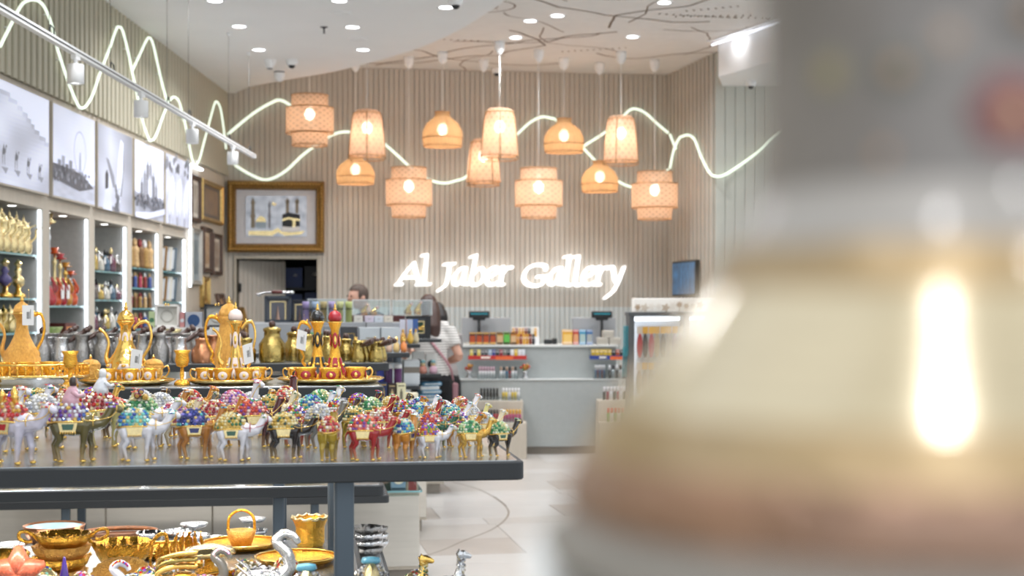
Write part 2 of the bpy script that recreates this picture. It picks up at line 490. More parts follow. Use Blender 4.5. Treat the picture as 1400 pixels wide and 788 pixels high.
for k in range(64):
    p = Vector((random.uniform(-2.4, 3.0), random.uniform(9.5, 16.8), 0)); a = random.uniform(0, 6.28); pts = [p.copy()]
    thick = random.random() < .4
    for j in range(random.randint(6, 16)):
        a += random.gauss(0, .3); p = p + Vector((math.cos(a), math.sin(a), 0)) * random.uniform(.12, .3); pts.append(p.copy())
    strip(ln, spline(pts, 3) if k % 2 else pts, .012 if thick else .007, CLG - .002)
for k in range(14):
    p = Vector((random.uniform(-1.5, 2.4), random.uniform(10.5, 16.5), 0)); a = random.uniform(-.5, .5)
    for j in range(random.randint(6, 14)):
        q = p + Vector((math.cos(a), math.sin(a), 0)) * .07 * j; n = Vector((-math.sin(a), math.cos(a), 0)) * .05
        strip(ln, [q, q + n], .008, CLG - .002)
for cx, cy, rr in ((-.35, 13.3, .22), (-.35, 13.3, .38), (1.5, 12.4, .3)):
    strip(ln, [Vector((cx + rr * math.cos(t / 24 * 6.2832), cy + .8 * rr * math.sin(t / 24 * 6.2832), 0)) for t in range(25)], .008, CLG - .002)
ln.build('map_print', mat('map_ink', '#8a7769', .8), cm_)
# lowered soffit with a light cove on the right
so = thing('ceiling', None, None, (0, 0, 0)); tag(so, kind='structure')
SZ = 3.88
sp = [(2.30, 15.9), (2.13, 15.1), (2.58, 14.0), (3.2, 12.6), (3.9, 11.6), (6.5, 11.2), (6.5, 15.9)]
MB().prism(sp, SZ, CLG, 'z').build('soffit', white_m, so)
MB().tube([(2.06, 15.06, 4.2), (2.5, 13.96, 4.2), (3.12, 12.54, 4.2)], .012, 6).build('cove_strip', emis('cove_led', '#eef4ff', 1.6), so)
MB().prism([(2.0, 15.04), (2.06, 15.04), (3.1, 12.5), (3.05, 12.5)], 4.225, CLG, 'z').build('cove_lip', white_m, so)

# ------------------------------------------------------------------ recessed downlights
def downlight(x, y, z, label, group, watts=None, r=.055):
    t = thing('downlight', label, 'downlight', (x, y, z), 0, group)
    ob('trim_ring', cached(('dlr', r), lambda: MB().lathe([(r * 1.05, -.002), (r * 1.35, -.006), (r * 1.4, 0), (r * 1.05, .0)], 20, cap=False), 'trim_ring', None), white_m, t)
    ob('diffuser', cached(('dld', r), lambda: MB().lathe([(r * 1.05, -.003), (.001, -.003)], 20, cap=False), 'diffuser', None), down_m, t)
    L = bpy.data.lights.new('downlight_lamp', 'AREA'); L.shape = 'DISK'; L.size = .22; L.energy = watts or LAMP_W
    L.color = (.98, .99, 1); L.spread = R(150)
    lo = bpy.data.objects.new('downlight_lamp', L); col.objects.link(lo); lo.parent = t; lo.location = (0, 0, -.02)
    return t
for a, b in ((327, 36), (482, 37), (354, 68), (496, 68), (464, 1), (294, 1), (610, 10)):
    p = PX(a, b, (WCZ - CZ) * FPX / (HY - b)); downlight(p.x, p.y, WCZ, 'small round recessed downlight in the plain white ceiling', 'downlights in the white ceiling')
for a, b in ((725, 28), (705, 51), (865, 50), (762, 21), (908, 3), (1011, 47)):
    p = PX(a, b, (CLG - CZ) * FPX / (HY - b)); downlight(p.x, p.y, CLG - .004, 'small round recessed downlight in the map-printed ceiling', 'downlights in the printed ceiling', 2.0 if a == 1011 else None)
for xx, ys in ((-2.2, (4.4, 7.6)), (-1.0, (3.6, 4.8, 5.8, 8.2)), (-.2, (3.6, 5.2, 7.6))):
    for yy in ys: downlight(xx, yy, WCZ, 'small round recessed downlight in the plain white ceiling', 'downlights in the white ceiling')
for xx, yy in ((1.7, 4.2), (1.7, 6.8), (2.9, 5.4), (1.2, 9.4), (1.6, 12.2)):
    downlight(xx, yy, CLG - .004, 'small round recessed downlight in the map-printed ceiling', 'downlights in the printed ceiling')

# unseen bulkhead added behind the viewer; its downlights put the highlight on the vase
added_bulkhead = MB().slab(-3.7, 4.2, -2.4, -.1, WCZ, WCZ + .2, .02, .01, 2).build('ceiling', white_m); tag(added_bulkhead, kind='structure')
for xx, yy in ((-.05, -.55), (.1, -1.5), (-1.3, -.9), (1.5, -.9)): downlight(xx, yy, WCZ, 'small round downlight in the unseen bulkhead added behind the viewer', 'downlights in the added bulkhead', 10)
# ceiling devices
def dome_cam(px, py, z, label, r=.055):
    p = PX(px, py, (z - CZ) * FPX / (HY - py))
    t = thing('security_camera', label, 'camera', (p.x, p.y, z))
    MB().lathe([(r, 0), (r * 1.05, -.03), (r * .8, -.055), (.001, -.058)], 18).build('housing', white_m, t)
    MB().ell(0, 0, -.052, r * .62, r * .62, r * .62, 14, 8).build('dome', black_m, t)
dome_cam(399, 82, WCZ, 'white dome camera with black lens on the white ceiling near its curved edge')
dome_cam(679, 94, CLG, 'small dome camera with dark lens among the pendant cords')
dome_cam(623, -2, WCZ, 'dark dome camera at the lip of the curved white ceiling')
dome_cam(1027, 111, SZ, 'white bullet-shaped camera under the lowered soffit')
p = PX(369, 82, (WCZ - CZ) * FPX / (HY - 82))
t = thing('emergency_light', 'white tapered sensor housing beside the dome camera', 'sensor', (p.x, p.y, WCZ))
MB().lathe([(.06, 0), (.062, -.02), (.035, -.07), (.03, -.085), (.001, -.088)], 18).build('housing', white_m, t)
MB().lathe([(.032, -.07), (.03, -.09), (.001, -.092)], 14).build('lens', mat('grey_lens', '#777b80', .3), t)
p = PX(382, 98, (WCZ - CZ) * FPX / (HY - 98))
t = thing('ceiling_speaker', 'white conical speaker with dark top ring under the white ceiling', 'speaker', (p.x, p.y, WCZ))
MB().lathe([(.055, -.0), (.055, -.012)], 18).build('collar', steel_m, t)
MB().lathe([(.055, -.012), (.052, -.06), (.028, -.1), (.001, -.105)], 18).build('cone', white_m, t)
p = PX(443, 37, (WCZ - CZ) * FPX / (HY - 37))
t = thing('sprinkler', 'small grey sprinkler head hanging from the white ceiling', 'sprinkler', (p.x, p.y, WCZ))
MB().lathe([(.035, 0), (.03, -.006), (.001, -.007)], 14).build('escutcheon', steel_m, t); MB().lathe([(.008, 0), (.006, -.05), (.014, -.055), (.001, -.057)], 10).build('nozzle', steel_m, t)
for a, b in ((466, 18), (490, 53)):
    p = PX(a, b, (WCZ - CZ) * FPX / (HY - b))
    t = thing('ceiling_disc', 'flat white round access disc in the white ceiling ' + ('beside the sprinkler' if b == 18 else 'nearer the curved edge'), 'disc', (p.x, p.y, WCZ))
    MB().lathe([(.09, 0), (.085, -.008), (.06, -.01), (.058, -.006), (.001, -.006)], 22).build('plate', white_m, t)

# ------------------------------------------------------------------ neon tubes along both walls
def lw(pts, s, ox, oy):           # pixel path on the left wall
    out = []
    for a, b in pts:
        px, py = a / s + ox, b / s + oy
        Y = (-LX - .06) * FPX / (700 - px); out.append(PX(px, py, Y))
    return out
def bwp(pts, s, ox, oy): return [WALL(a / s + ox, b / s + oy, .06) for a, b in pts]
def fwp(pts, s, ox, oy):          # on the fin wall / right wall
    out = []
    d = (F1 - F0).normalized(); n = Vector((d.y, -d.x, 0)); q = F0 + n * .06
    for a, b in pts:
        px, py = a / s + ox, b / s + oy; k = (px - 700) / FPX
        # intersect ray (k,1) with line q + t d
        den = k * d.y - d.x; Y = (q.x * d.y - q.y * d.x) / (k * d.y - d.x) if abs(den) > 1e-6 else 16
        Y2 = F1.y - .06
        if px > 978: Y = Y2
        out.append(PX(px, py, Y))
    return out
def neon(pts, label, r=.0145):
    q = spline(pts, 7)
    t = thing('neon_tube', label, 'neon light', q[0])
    m = MB(); m.tube([p - q[0] for p in q], r, 8); m.build('tube', neon_m, t)
    for k in range(6, len(q) - 4, 16):
        a = q[k] - q[0]
        off = Vector((-.036, 0, 0)) if label.find('left') >= 0 else -WN * .04
        MB().tube([a, a + off], .006, 6).build('clip', white_m, t)
A1 = lw([(0, 250), (60, 130), (110, 35), (150, 3), (200, 3), (240, 40), (280, 140), (300, 230), (340, 360), (390, 500), (437, 583), (490, 530), (540, 390), (590, 260), (625, 160), (640, 145), (660, 165), (690, 280), (710, 380), (740, 520), (770, 660), (800, 745), (815, 758), (840, 730), (880, 620), (910, 550), (935, 523), (965, 550), (990, 650)], 3.94, 0, 0)
A1 += lw([(1035, 220), (1060, 340), (1085, 470), (1105, 520), (1130, 490), (1160, 380), (1190, 270), (1215, 180), (1230, 162), (1250, 200), (1265, 290), (1275, 370), (1282, 430)], 4.148, 0, 100)
neon(A1, 'long wavy white neon tube along the slatted left wall', .0105)
neon(lw([(710, 385), (750, 300), (790, 215), (808, 205), (825, 240), (850, 350), (875, 460), (900, 545)], 3.94, 0, 0), 'short single-hump neon tube on the slatted left wall', .0105)
neon(bwp([(311, 184), (345, 156), (370, 141), (383, 137), (398, 145), (418, 163), (437, 182), (448, 189)], 1, 0, 0), 'neon tube rising behind the stepped drum pendant near the framed picture')
neon(bwp([(314, 214), (322, 226), (345, 240), (365, 246), (389, 235), (414, 212), (437, 195), (449, 187), (465, 181), (480, 180.5), (500, 182), (514, 187), (527, 198), (545, 214), (560, 228), (580, 243), (605, 250.5), (624, 247), (638, 241), (662, 216), (690, 196), (706.5, 184), (724, 168), (740, 160), (753, 161.6), (762.5, 166), (785, 192), (796, 201)], 1, 0, 0), 'long wavy neon tube across the back wall below the pendants')
neon(bwp([(796, 201), (813, 219), (829, 233), (842, 246), (864, 256), (883, 252), (902, 241), (914, 232)], 1, 0, 0), 'neon tube dipping behind the bell pendant at the right of the back wall')
neon(bwp([(796, 201), (830, 179), (851, 160), (861, 150.5), (870, 149), (883, 155), (899, 169.5), (914, 182)], 1, 0, 0), 'neon tube arching behind the tapered pendant near the fin wall')
neon(fwp([(916, 230), (921, 206), (928, 190), (934, 186), (942, 185), (950, 192), (959, 215), (969, 234.6), (977, 241), (991, 239), (1016, 223), (1039, 206), (1058, 188), (1080, 172)], 1, 0, 0), 'neon tube waving over the fin wall and the wall beside it')
neon(fwp([(916, 184), (920, 194), (924, 203)], 1, 0, 0), 'short neon end turning the corner onto the fin wall')

# ------------------------------------------------------------------ shop sign
GL = {
 'A': [[(72, 178), (105, 130), (140, 90)], [(138, 90), (150, 135), (162, 178)], [(98, 152), (154, 150)], [(64, 180), (90, 180)], [(150, 180), (176, 180)]],
 'l': [[(172, 60), (192, 57)], [(193, 58), (187, 120), (182, 175)], [(174, 179), (206, 179)]],
 'J': [[(264, 97), (308, 94)], [(288, 97), (282, 140), (271, 182), (240, 206)]],
 'a': [[(352, 112), (330, 117), (308, 146), (306, 172), (320, 180), (338, 164), (350, 135)], [(356, 112), (347, 145), (345, 174), (366, 178)]],
 'b': [[(374, 66), (398, 58)], [(398, 60), (386, 120), (378, 172), (398, 182), (420, 168), (431, 138), (421, 114), (404, 118), (386, 138)]],
 'e': [[(443, 150), (470, 141), (487, 124), (476, 109), (455, 119), (441, 148), (447, 176), (466, 181), (486, 172)]],
 'r': [[(494, 114), (510, 109), (505, 145), (500, 180)], [(507, 140), (526, 113), (547, 110)], [(492, 181), (512, 181)]],
 'G': [[(688, 118), (684, 103), (650, 98), (615, 112), (596, 145), (606, 174), (640, 186), (674, 176), (677, 150)], [(652, 148), (690, 145)]],
 'L': [[(765, 66), (785, 62)], [(786, 63), (777, 130), (773, 176), (790, 183)]],
 'y': [[(948, 113), (966, 110), (973, 150), (982, 170)], [(1012, 108), (994, 158), (970, 205), (934, 236)]],
}
WORD = [('A', 0), ('l', 0), ('J', 0), ('a', 0), ('b', 0), ('e', 0), ('r', 0), ('G', 0), ('a', 397), ('L', 0), ('L', 38), ('e', 402), ('r', 402), ('y', 0)]
so_ = WALL(700, 380, .09)
sg = thing('wall_sign', 'large white illuminated lettering reading Al Jaber Gallery on the back wall', 'sign', (so_.x, so_.y, 0), TH)
na = R(38)
def nib(cx, cy): return [(cx + 9.6 * math.cos(t) * math.cos(na) + 5.0 * math.sin(t) * math.sin(na), cy - 9.6 * math.cos(t) * math.sin(na) + 5.0 * math.sin(t) * math.cos(na)) for t in [k * math.pi / 5 for k in range(10)]]
def crop2loc(p):
    w = WALL(520 + p[0] / 3.043, 330 + p[1] / 3.043, .09); d = w - so_
    return (d.dot(WX), w.z)
for ch, dx in WORD:
    f = MB()
    for j, st in enumerate(GL[ch]):
        q = spline([(a + dx, b, 0) for a, b in st], 5) if len(st) > 2 else [Vector((a + dx, b, 0)) for a, b in st]
        for a, b in zip(q, q[1:]):
            h = hull2([crop2loc(p) for p in nib(a.x, a.y) + nib(b.x, b.y)])
            f.prism(h, -.03 - j * .0007, .03, 'y')
    f.build('letter', sign_m, sg)
mx = MB()
for ch, dx in WORD:
    st = GL[ch][0]; x_, z_ = crop2loc((st[0][0] + dx, st[0][1])); mx.tube([(x_, .03, z_), (x_, .075, z_)], .008, 6)
mx.build('standoff_pins', steel_m, sg)

# ------------------------------------------------------------------ pendants
def weave(name, c, sc_, alpha):
    m = bpy.data.materials.new(name); m.use_nodes = True; nt = m.node_tree; nt.nodes.clear()
    N = nt.nodes.new; L = nt.links.new
    o = N('ShaderNodeOutputMaterial'); tc = N('ShaderNodeTexCoord')
    sep = N('ShaderNodeSeparateXYZ'); L(tc.outputs['Object'], sep.inputs[0])
    at = N('ShaderNodeMath'); at.operation = 'ARCTAN2'; L(sep.outputs[1], at.inputs[0]); L(sep.outputs[0], at.inputs[1])
    vals = []
    for sgn in (1, -1):
        a = N('ShaderNodeMath'); a.operation = 'MULTIPLY'; a.inputs[1].default_value = 16 * sgn; L(at.outputs[0], a.inputs[0])
        b = N('ShaderNodeMath'); b.operation = 'MULTIPLY_ADD'; b.inputs[1].default_value = sc_; L(sep.outputs[2], b.inputs[0]); L(a.outputs[0], b.inputs[2])
        s_ = N('ShaderNodeMath'); s_.operation = 'SINE'; L(b.outputs[0], s_.inputs[0]); vals.append(s_)
    mx_ = N('ShaderNodeMath'); mx_.operation = 'MAXIMUM'; L(vals[0].outputs[0], mx_.inputs[0]); L(vals[1].outputs[0], mx_.inputs[1])
    nz = N('ShaderNodeTexNoise'); nz.inputs['Scale'].default_value = 14; L(tc.outputs['Object'], nz.inputs[0])
    cr = N('ShaderNodeValToRGB'); cr.color_ramp.elements[0].color = (*[x * .75 for x in hexc(c)], 1); cr.color_ramp.elements[1].color = (*hexc(c), 1)
    L(nz.outputs[0], cr.inputs[0])
    d = N('ShaderNodeBsdfDiffuse'); t = N('ShaderNodeBsdfTranslucent'); L(cr.outputs[0], d.inputs[0]); L(cr.outputs[0], t.inputs[0])
    m1 = N('ShaderNodeMixShader'); m1.inputs[0].default_value = .45; L(d.outputs[0], m1.inputs[1]); L(t.outputs[0], m1.inputs[2])
    tr = N('ShaderNodeBsdfTransparent')
    mr = N('ShaderNodeMapRange'); mr.inputs[1].default_value = -.6; mr.inputs[2].default_value = .5; mr.inputs[3].default_value = alpha; mr.inputs[4].default_value = alpha * .35
    L(mx_.outputs[0], mr.inputs[0])
    m2 = N('ShaderNodeMixShader'); L(mr.outputs[0], m2.inputs[0]); L(m1.outputs[0], m2.inputs[1]); L(tr.outputs[0], m2.inputs[2])
    L(m2.outputs[0], o.inputs[0]); return m
weave_a = weave('woven_cane', '#f0d0b4', 110, .5)
weave_b = weave('woven_bamboo', '#eecbb0', 70, .5)
weave_c = weave('woven_seagrass', '#d8b488', 240, .3)
cane_m = mat('cane_rim', '#b98d62', .6, var=.2, scale=30)
rib_m = mat('cane_rib', '#9a7a55', .6, var=.2, scale=30)
cord_m = mat('white_cord', '#e8e6e2', .6)
def shell(prof, n=32): return lambda: MB().lathe(prof, n, cap=False)
def pendant(kind, px, ytop, ybot, wpx, Y, label):
    top, bot = PX(px, ytop, Y), PX(px, ybot, Y); H = top.z - bot.z; r = M_(wpx, Y) / 2
    t = thing('pendant_lamp', label, 'pendant lamp', bot, random.uniform(0, 3))
    if kind == 'drum':
        parts = [([(r * .74, 0), (r * .76, H * .24)], 'lower_drum'), ([(r * .98, H * .23), (r, H * .26), (r, H * .72), (r * .98, H * .75)], 'middle_drum'), ([(r * .77, H * .74), (r * .76, H * .97), (r * .7, H)], 'upper_drum')]
        mm = weave_a
    elif kind == 'taper':
        parts = [([(r, 0), (r * .93, H * .35), (r * .82, H * .8), (r * .74, H * .93), (r * .6, H)], 'shade')]
        mm = weave_b
    else:
        parts = [([(r * .93, 0), (r * .96, H * .06), (r, H * .3), (r * .97, H * .45), (r * .8, H * .66), (r * .42, H * .84), (r * .36, H * .9), (r * .37, H)], 'shade')]
        mm = weave_c
    for prof, nm in parts: MB().lathe(prof, 36, cap=False).build(nm, mm, t)
    rims = {'drum': [(.74, 0), (1, .24), (1, .74), (.77, .99), (.76, .75), (.76, .24)], 'taper': [(1, .0), (.74, .93)], 'bell': [(.95, .02), (1, .25), (.37, .99)]}[kind]
    for a, b in rims:
        MB().tube([(r * a * math.cos(k * 6.2832 / 28), r * a * math.sin(k * 6.2832 / 28), H * b) for k in range(28)], .006, 5, closed=True).build('rim', cane_m, t)
    if kind == 'taper':
        for k in range(4):
            a = k * math.pi / 2 + .4; c_, s_ = math.cos(a), math.sin(a)
            MB().tube([(r * q * c_, r * q * s_, H * h) for q, h in ((1.02, -.08), (1.02, 0), (.95, .35), (.84, .8), (.76, .94), (.3, 1.02))], .007, 5).build('rib', rib_m, t)
        MB().tube([(r * .95 * math.cos(k * 6.2832 / 24), r * .95 * math.sin(k * 6.2832 / 24), -H * .08) for k in range(24)], .006, 5, closed=True).build('rim', cane_m, t)
    bz = H * (.62 if kind != 'bell' else .5)
    MB().ell(0, 0, bz, .055, .055, .065, 14, 9).build('bulb', bulb_m, t)
    MB().lathe([(.022, bz + .05), (.024, bz + .12), (.012, bz + .14)], 12).build('lamp_holder', white_m, t)
    MB().tube([(0, 0, bz + .13), (0, 0, CLG - bot.z - .02)], .0055, 6).build('cord', cord_m, t)
    ch = CLG - bot.z
    MB().lathe([(.055, ch), (.056, ch - .03), (.05, ch - .08), (.03, ch - .12), (.008, ch - .135)], 18).build('ceiling_cup', white_m, t)
    L = bpy.data.lights.new('pendant_light', 'POINT'); L.energy = 3.4; L.color = (1, .80, .62); L.shadow_soft_size = .06
    lo = bpy.data.objects.new('pendant_light', L); col.objects.link(lo); lo.parent = t; lo.location = (0, 0, bz - .085)
for k, a in enumerate([
    ('drum', 423.5, 130, 199, 65, 15.8, 'stepped woven drum pendant hanging nearest the gilt framed picture'),
    ('drum', 559, 229, 297, 63, 16.0, 'low-hung stepped woven drum pendant between two bell pendants'),
    ('drum', 736.5, 230, 298, 65, 15.6, 'low-hung stepped woven drum pendant above the sign word Gallery'),
    ('drum', 895, 235, 300, 63, 16.2, 'stepped woven drum pendant hanging closest to the fin wall'),
    ('taper', 502, 151, 213, 49, 15.2, 'tapered lattice basket pendant above the small bell pendant'),
    ('taper', 683, 149, 213, 50, 15.1, 'high tapered lattice basket pendant overlapping another basket pendant'),
    ('taper', 661, 191, 249, 47, 16.2, 'lower tapered lattice basket pendant half hidden behind another'),
    ('taper', 849, 159, 220, 48, 15.7, 'tapered lattice basket pendant right of the high bell pendant'),
    ('bell', 486, 212, 252, 53, 16.2, 'small bell-shaped seagrass pendant under a tapered basket pendant'),
    ('bell', 605, 153, 201, 55, 15.7, 'bell-shaped seagrass pendant above the dip of the neon wave'),
    ('bell', 771, 162, 209, 55, 16.1, 'bell-shaped seagrass pendant where three neon tubes meet'),
    ('bell', 820, 220, 263, 51, 16.4, 'bell-shaped seagrass pendant hanging low below a tapered basket pendant')]): pendant(*a)

# ------------------------------------------------------------------ track with spotlights
TX, TZ = -2.5, 2.96
tk = thing('lighting_track', 'white suspended lighting track running beside the slatted left wall', 'track', (TX, 0, TZ))
MB().box(0, 8.0, .0, .036, 12.4, .036).build('rail', white_m, tk)
MB().box(.0185, 8.0, .0, .002, 12.3, .008).build('conductor_slot', steel_m, tk)
for yy in (2.5, 7.9, 9.1, 10.6, 11.3, 12.9, 13.9):
    MB().tube([(0, yy, .015), (0, yy, WCZ - TZ)], .0016, 5).build('suspension_wire', steel_m, tk)
    MB().lathe([(.018, WCZ - TZ), (.016, WCZ - TZ - .03), (.004, WCZ - TZ - .035)], 10, y=yy).build('ceiling_anchor', white_m, tk)
    MB().tube([(0, yy, .015), (.0, yy + .03, .07), (0, yy + .08, .06), (0, yy + .09, .015)], .004, 6).build('cable_loop', steel_m, tk)
for k, yy in enumerate((8.38, 9.86, 11.44, 13.1)):
    t = thing('track_spotlight', 'white cylindrical track spotlight hanging ' + ['before the slats above the ferris wheel light box', 'below the paired neon humps', 'below the last neon dip of the left wall', 'at the track end nearest the gilt framed relief'][k], 'spotlight', (TX, yy, TZ))
    MB().box(0, 0, -.03, .03, .09, .024).build('adapter', white_m, t)
    MB().tube([(0, .0, -.04), (0, 0, -.075)], .012, 8).build('stem', white_m, t)
    MB().lathe([(.001, -.07), (.046, -.07), (.048, -.075), (.048, -.18), (.043, -.182), (.041, -.17), (.001, -.17)], 20, cap=False).build('head', white_m, t)
    MB().lathe([(.04, -.172), (.001, -.172)], 18, cap=False).build('lamp_face', down_m, t)
    L = bpy.data.lights.new('spot_lamp', 'SPOT'); L.energy = 14; L.spot_size = R(80); L.spot_blend = .6; L.shadow_soft_size = .05
    lo = bpy.data.objects.new('spot_lamp', L); col.objects.link(lo); lo.parent = t; lo.location = (0, 0, -.19)
# ------------------------------------------------------------------ left wall display niches with light boxes above
NY = [9.06 + 1.11 * k for k in range(6)]
SHZ = [(1.858, 1.56, 1.33, .95), (1.51, 1.28, .95), (1.79, 1.56, 1.32, .95), (1.845, 1.67, 1.49, 1.31, .95), (1.84, 1.55, 1.25, .95)]
what = ['gilt coffee pots and trophies', 'red and orange water pipes', 'tagged perfume bottles', 'small costumed figurines', 'leaning pictures']
for k in range(5):
    y0, y1 = NY[k], NY[k + 1]; W = y1 - y0
    t = thing('display_niche', 'lit wall niche with glass shelves holding ' + what[k], 'niche', (LX, y0, 0))
    MB().box(-.2, .035, 1.13, .38, .07, 2.26).build('side_panel', frame_m, t)
    MB().box(-.2, W - .035, 1.13, .38, .07, 2.26).build('side_panel', frame_m, t)
    MB().box(-.375, W / 2, 1.13, .02, W - .14, 2.26).build('back_panel', niche_m, t)
    MB().box(-.18, .074, 1.32, .34, .006, 1.7).build('lining', niche_m, t); MB().box(-.18, W - .074, 1.32, .34, .006, 1.7).build('lining', niche_m, t)
    MB().box(-.2, W / 2, 2.22, .38, W - .14, .08).build('top_panel', frame_m, t)
    MB().box(-.2, W / 2, .225, .38, W - .14, .45).build('base_drawer', frame_m, t)
    MB().box(.004, W / 2, .3, .02, .12, .014).build('drawer_pull', steel_m, t)
    MB().box(-.03, W - .085, 1.32, .015, .014, 1.7).build('led_strip', led_m, t)
    for yy in (.34, .74):
        MB().lathe([(.03, 2.178), (.001, 2.178)], 14, -.12, yy, cap=False).build('niche_light', down_m, t)
    for z in SHZ[k]:
        g = MB().box(-.2, W / 2, z - .007, .3, W - .16, .012).build('glass_shelf', glass_m, t)
        MB().box(-.048, W / 2, z - .007, .004, W - .16, .013).build('shelf_edge', glass_edge, g)
        MB().box(-.06, W - .1, z - .02, .03, .03, .012).build('shelf_clip', silver, t)
    # the header trim between niche and picture
    MB().box(-.2, W / 2, 2.62, .38, W, .72).build('picture_backing', frame_m, t)

print_m = colmat('backlit_print', .5, 0, 0, emit=.42)
def G(v, b=1.12):
    v = max(0, .05 + (v - .08) * 1.0); return (lin(min(1, v)) * .90, lin(min(1, v)) * .95, lin(min(1, v * 1.01)) * b)
def lightbox(k, label, bg, shapes):
    y0, y1 = NY[k] + .035, NY[k + 1] - .035; z0, z1 = 2.27, 2.94; w, h = y1 - y0, z1 - z0
    t = thing('lightbox_picture', label, 'picture', (LX + .002, y0, z0))
    MB().box(.012, w / 2, h / 2, .02, w, h).build('box_frame', frame_m, t)
    m = MB(); nu, nv = 30, 22
    for i in range(nu):
        for j in range(nv):
            u, v = (i + .5) / nu, (j + .5) / nv
            m.colr(G(bg(u, v)))
            a, b = .012 + (w - .024) * i / nu, .012 + (w - .024) * (i + 1) / nu; c, d = .012 + (h - .024) * j / nv, .012 + (h - .024) * (j + 1) / nv
            m.add([(.0235, a, c), (.0235, b, c), (.0235, b, d), (.0235, a, d)], [(0, 1, 2, 3)])
    for n_, (g, poly) in enumerate(shapes):
        m.colr(G(g)); xx = .0238 + n_ * .00006
        m.add([(xx, u * w, v * h) for u, v in poly], [tuple(range(len(poly)))])
    m.build('print', print_m, t)
def nz(u, v, s=3, o=0): return noise.noise(Vector((u * s + o, v * s - o, o)))
def rect(a, b, c, d): return [(a, b), (c, b), (c, d), (a, d)]
def camel_sil(x, y, s):
    a = 1.45
    pts = [(0, 0), (.06, 0), (.1, .4), (.32, .42), (.36, 0), (.42, 0), (.44, .45), (.56, .5), (.64, .72), (.78, .72), (.78, .78), (.66, .84), (.58, .8), (.5, .62), (.36, .68), (.24, .86), (.12, .68), (.0, .6), (-.04, .3)]
    return [(x + p[0] * s / a * .62, y + p[1] * s) for p in pts]
def blobs(n, u0, u1, v0, v1, g0, g1, s, seed):
    rnd = random.Random(seed); out = []
    for _ in range(n):
        u, v = rnd.uniform(u0, u1), rnd.uniform(v0, v1); r = s * rnd.uniform(.5, 1.2)
        out.append((rnd.uniform(g0, g1), [(u + r * .7 * math.cos(k * 1.047), v + r * math.sin(k * 1.047)) for k in range(6)]))
    return out
# dunes with a camel train
def dunes(u, v):
    ridge = .72 + .18 * math.sin(u * 3.2 + 1.2)
    if v > ridge: return .93
    return .82 + .06 * math.sin((u * 2.2 - v * 3.4) * 2.4) + .05 * nz(u, v, 3) - .05 * (v > ridge - .05)
lightbox(0, 'backlit grey print of a camel train crossing sand dunes', dunes, [(.42, camel_sil(.1 + .225 * i, .19 - .02 * i, .24 - .01 * i)) for i in range(4)] + [(.62, [(.08 + .225 * i, .17), (.2 + .225 * i, .17), (.16 + .225 * i, .11)]) for i in range(4)])
ring = []
for k in range(40):
    a0, a1 = k * 6.2832 / 40, (k + 1) * 6.2832 / 40; rr = .145
    f = lambda a, r: (.62 + r * math.cos(a), .56 + r * 1.6 * math.sin(a))
    ring.append((.66, [f(a0, rr), f(a1, rr), f(a1, rr - .007), f(a0, rr - .007)]))
city = [(.45 + .1 * (i % 3), rect(.02 + i * .085, .26, .09 + i * .085, .36 + .13 * ((i * 7) % 5) / 5)) for i in range(6)]
lightbox(1, 'backlit grey print of a giant ferris wheel above an island of towers', lambda u, v: (.95 - .12 * v + .03 * nz(u, v)) if v > .24 else .78 + .06 * nz(u * 2, v * 9), ring + city + [(.6, [(.585, .2), (.6, .2), (.625, .56), (.615, .56)]), (.6, [(.64, .2), (.655, .2), (.625, .56), (.615, .56)])] + [(.4, [(0, .2), (.6, .13), (.95, .2), (.8, .27), (.6, .33), (.3, .35), (0, .36)])] + blobs(60, .02, .85, .2, .34, .3, .62, .03, 1))
lightbox(2, 'backlit grey print of a rider and rearing horse before a sail tower', lambda u, v: .62 + .26 * (1 - abs(u - .35) * 1.4) - .12 * v + .05 * nz(u, v), [(.9, [(.5, .12), (.62, .12), (.7, .5), (.72, .86), (.64, .9), (.56, .62)]), (.5, [(.62, .2), (.66, .2), (.74, .6), (.72, .86), (.7, .5)]), (.55, [(.22, .62), (.3, .6), (.45, .42), (.48, .3), (.42, .28)]), (.3, [(.2, .2), (.28, .2), (.29, .42), (.25, .48), (.2, .42)]), (.86, [(.14, 0), (.4, 0), (.36, .2), (.28, .26), (.2, .24)]), (.42, [(.46, 0), (.6, 0), (.58, .25), (.5, .3)])] + blobs(12, .4, .6, .03, .3, .4, .8, .04, 2))
tow = [(.5 + .08 * (i % 2), rect(.18 + i * .1, .24, .27 + i * .1, .46 + .13 * (2.5 - abs(i - 2.5)))) for i in range(6)]
tow += [(.55, [(.2 + i * .1, .46 + .13 * (2.5 - abs(i - 2.5))), (.25 + i * .1, .46 + .13 * (2.5 - abs(i - 2.5))), (.225 + i * .1, .58 + .13 * (2.5 - abs(i - 2.5)))]) for i in range(6)]
tow += [(.85, rect(.43, .3, .56, .52)), (.82, [(.43, .52), (.56, .52), (.495, .6)])]
lightbox(3, 'backlit grey print of a domed palace hotel behind palm trees', lambda u, v: (.9 + .05 * nz(u, v) if v > .3 else .68 + .1 * nz(u * 2, v * 4)), tow + blobs(120, .0, 1, .14, .3, .3, .6, .04, 3) + [(.9, [(0, .0), (.35, 0), (1, .12), (1, .2), (.5, .1), (0, .06)])])
lightbox(4, 'backlit grey print of pale horses running through water', lambda u, v: .82 + .12 * nz(u, v, 5, 2), blobs(22, .0, 1, .75, 1, .35, .6, .06, 4) + [(.94, [(.1 + .3 * i, .3), (.16 + .3 * i, .12), (.2 + .3 * i, .3), (.26 + .3 * i, .1), (.3 + .3 * i, .34), (.34 + .3 * i, .6), (.28 + .3 * i, .72), (.18 + .3 * i, .62)]) for i in range(3)] + [(.55, rect(.12 + .3 * i, 0, .15 + .3 * i, .14)) for i in range(3)])

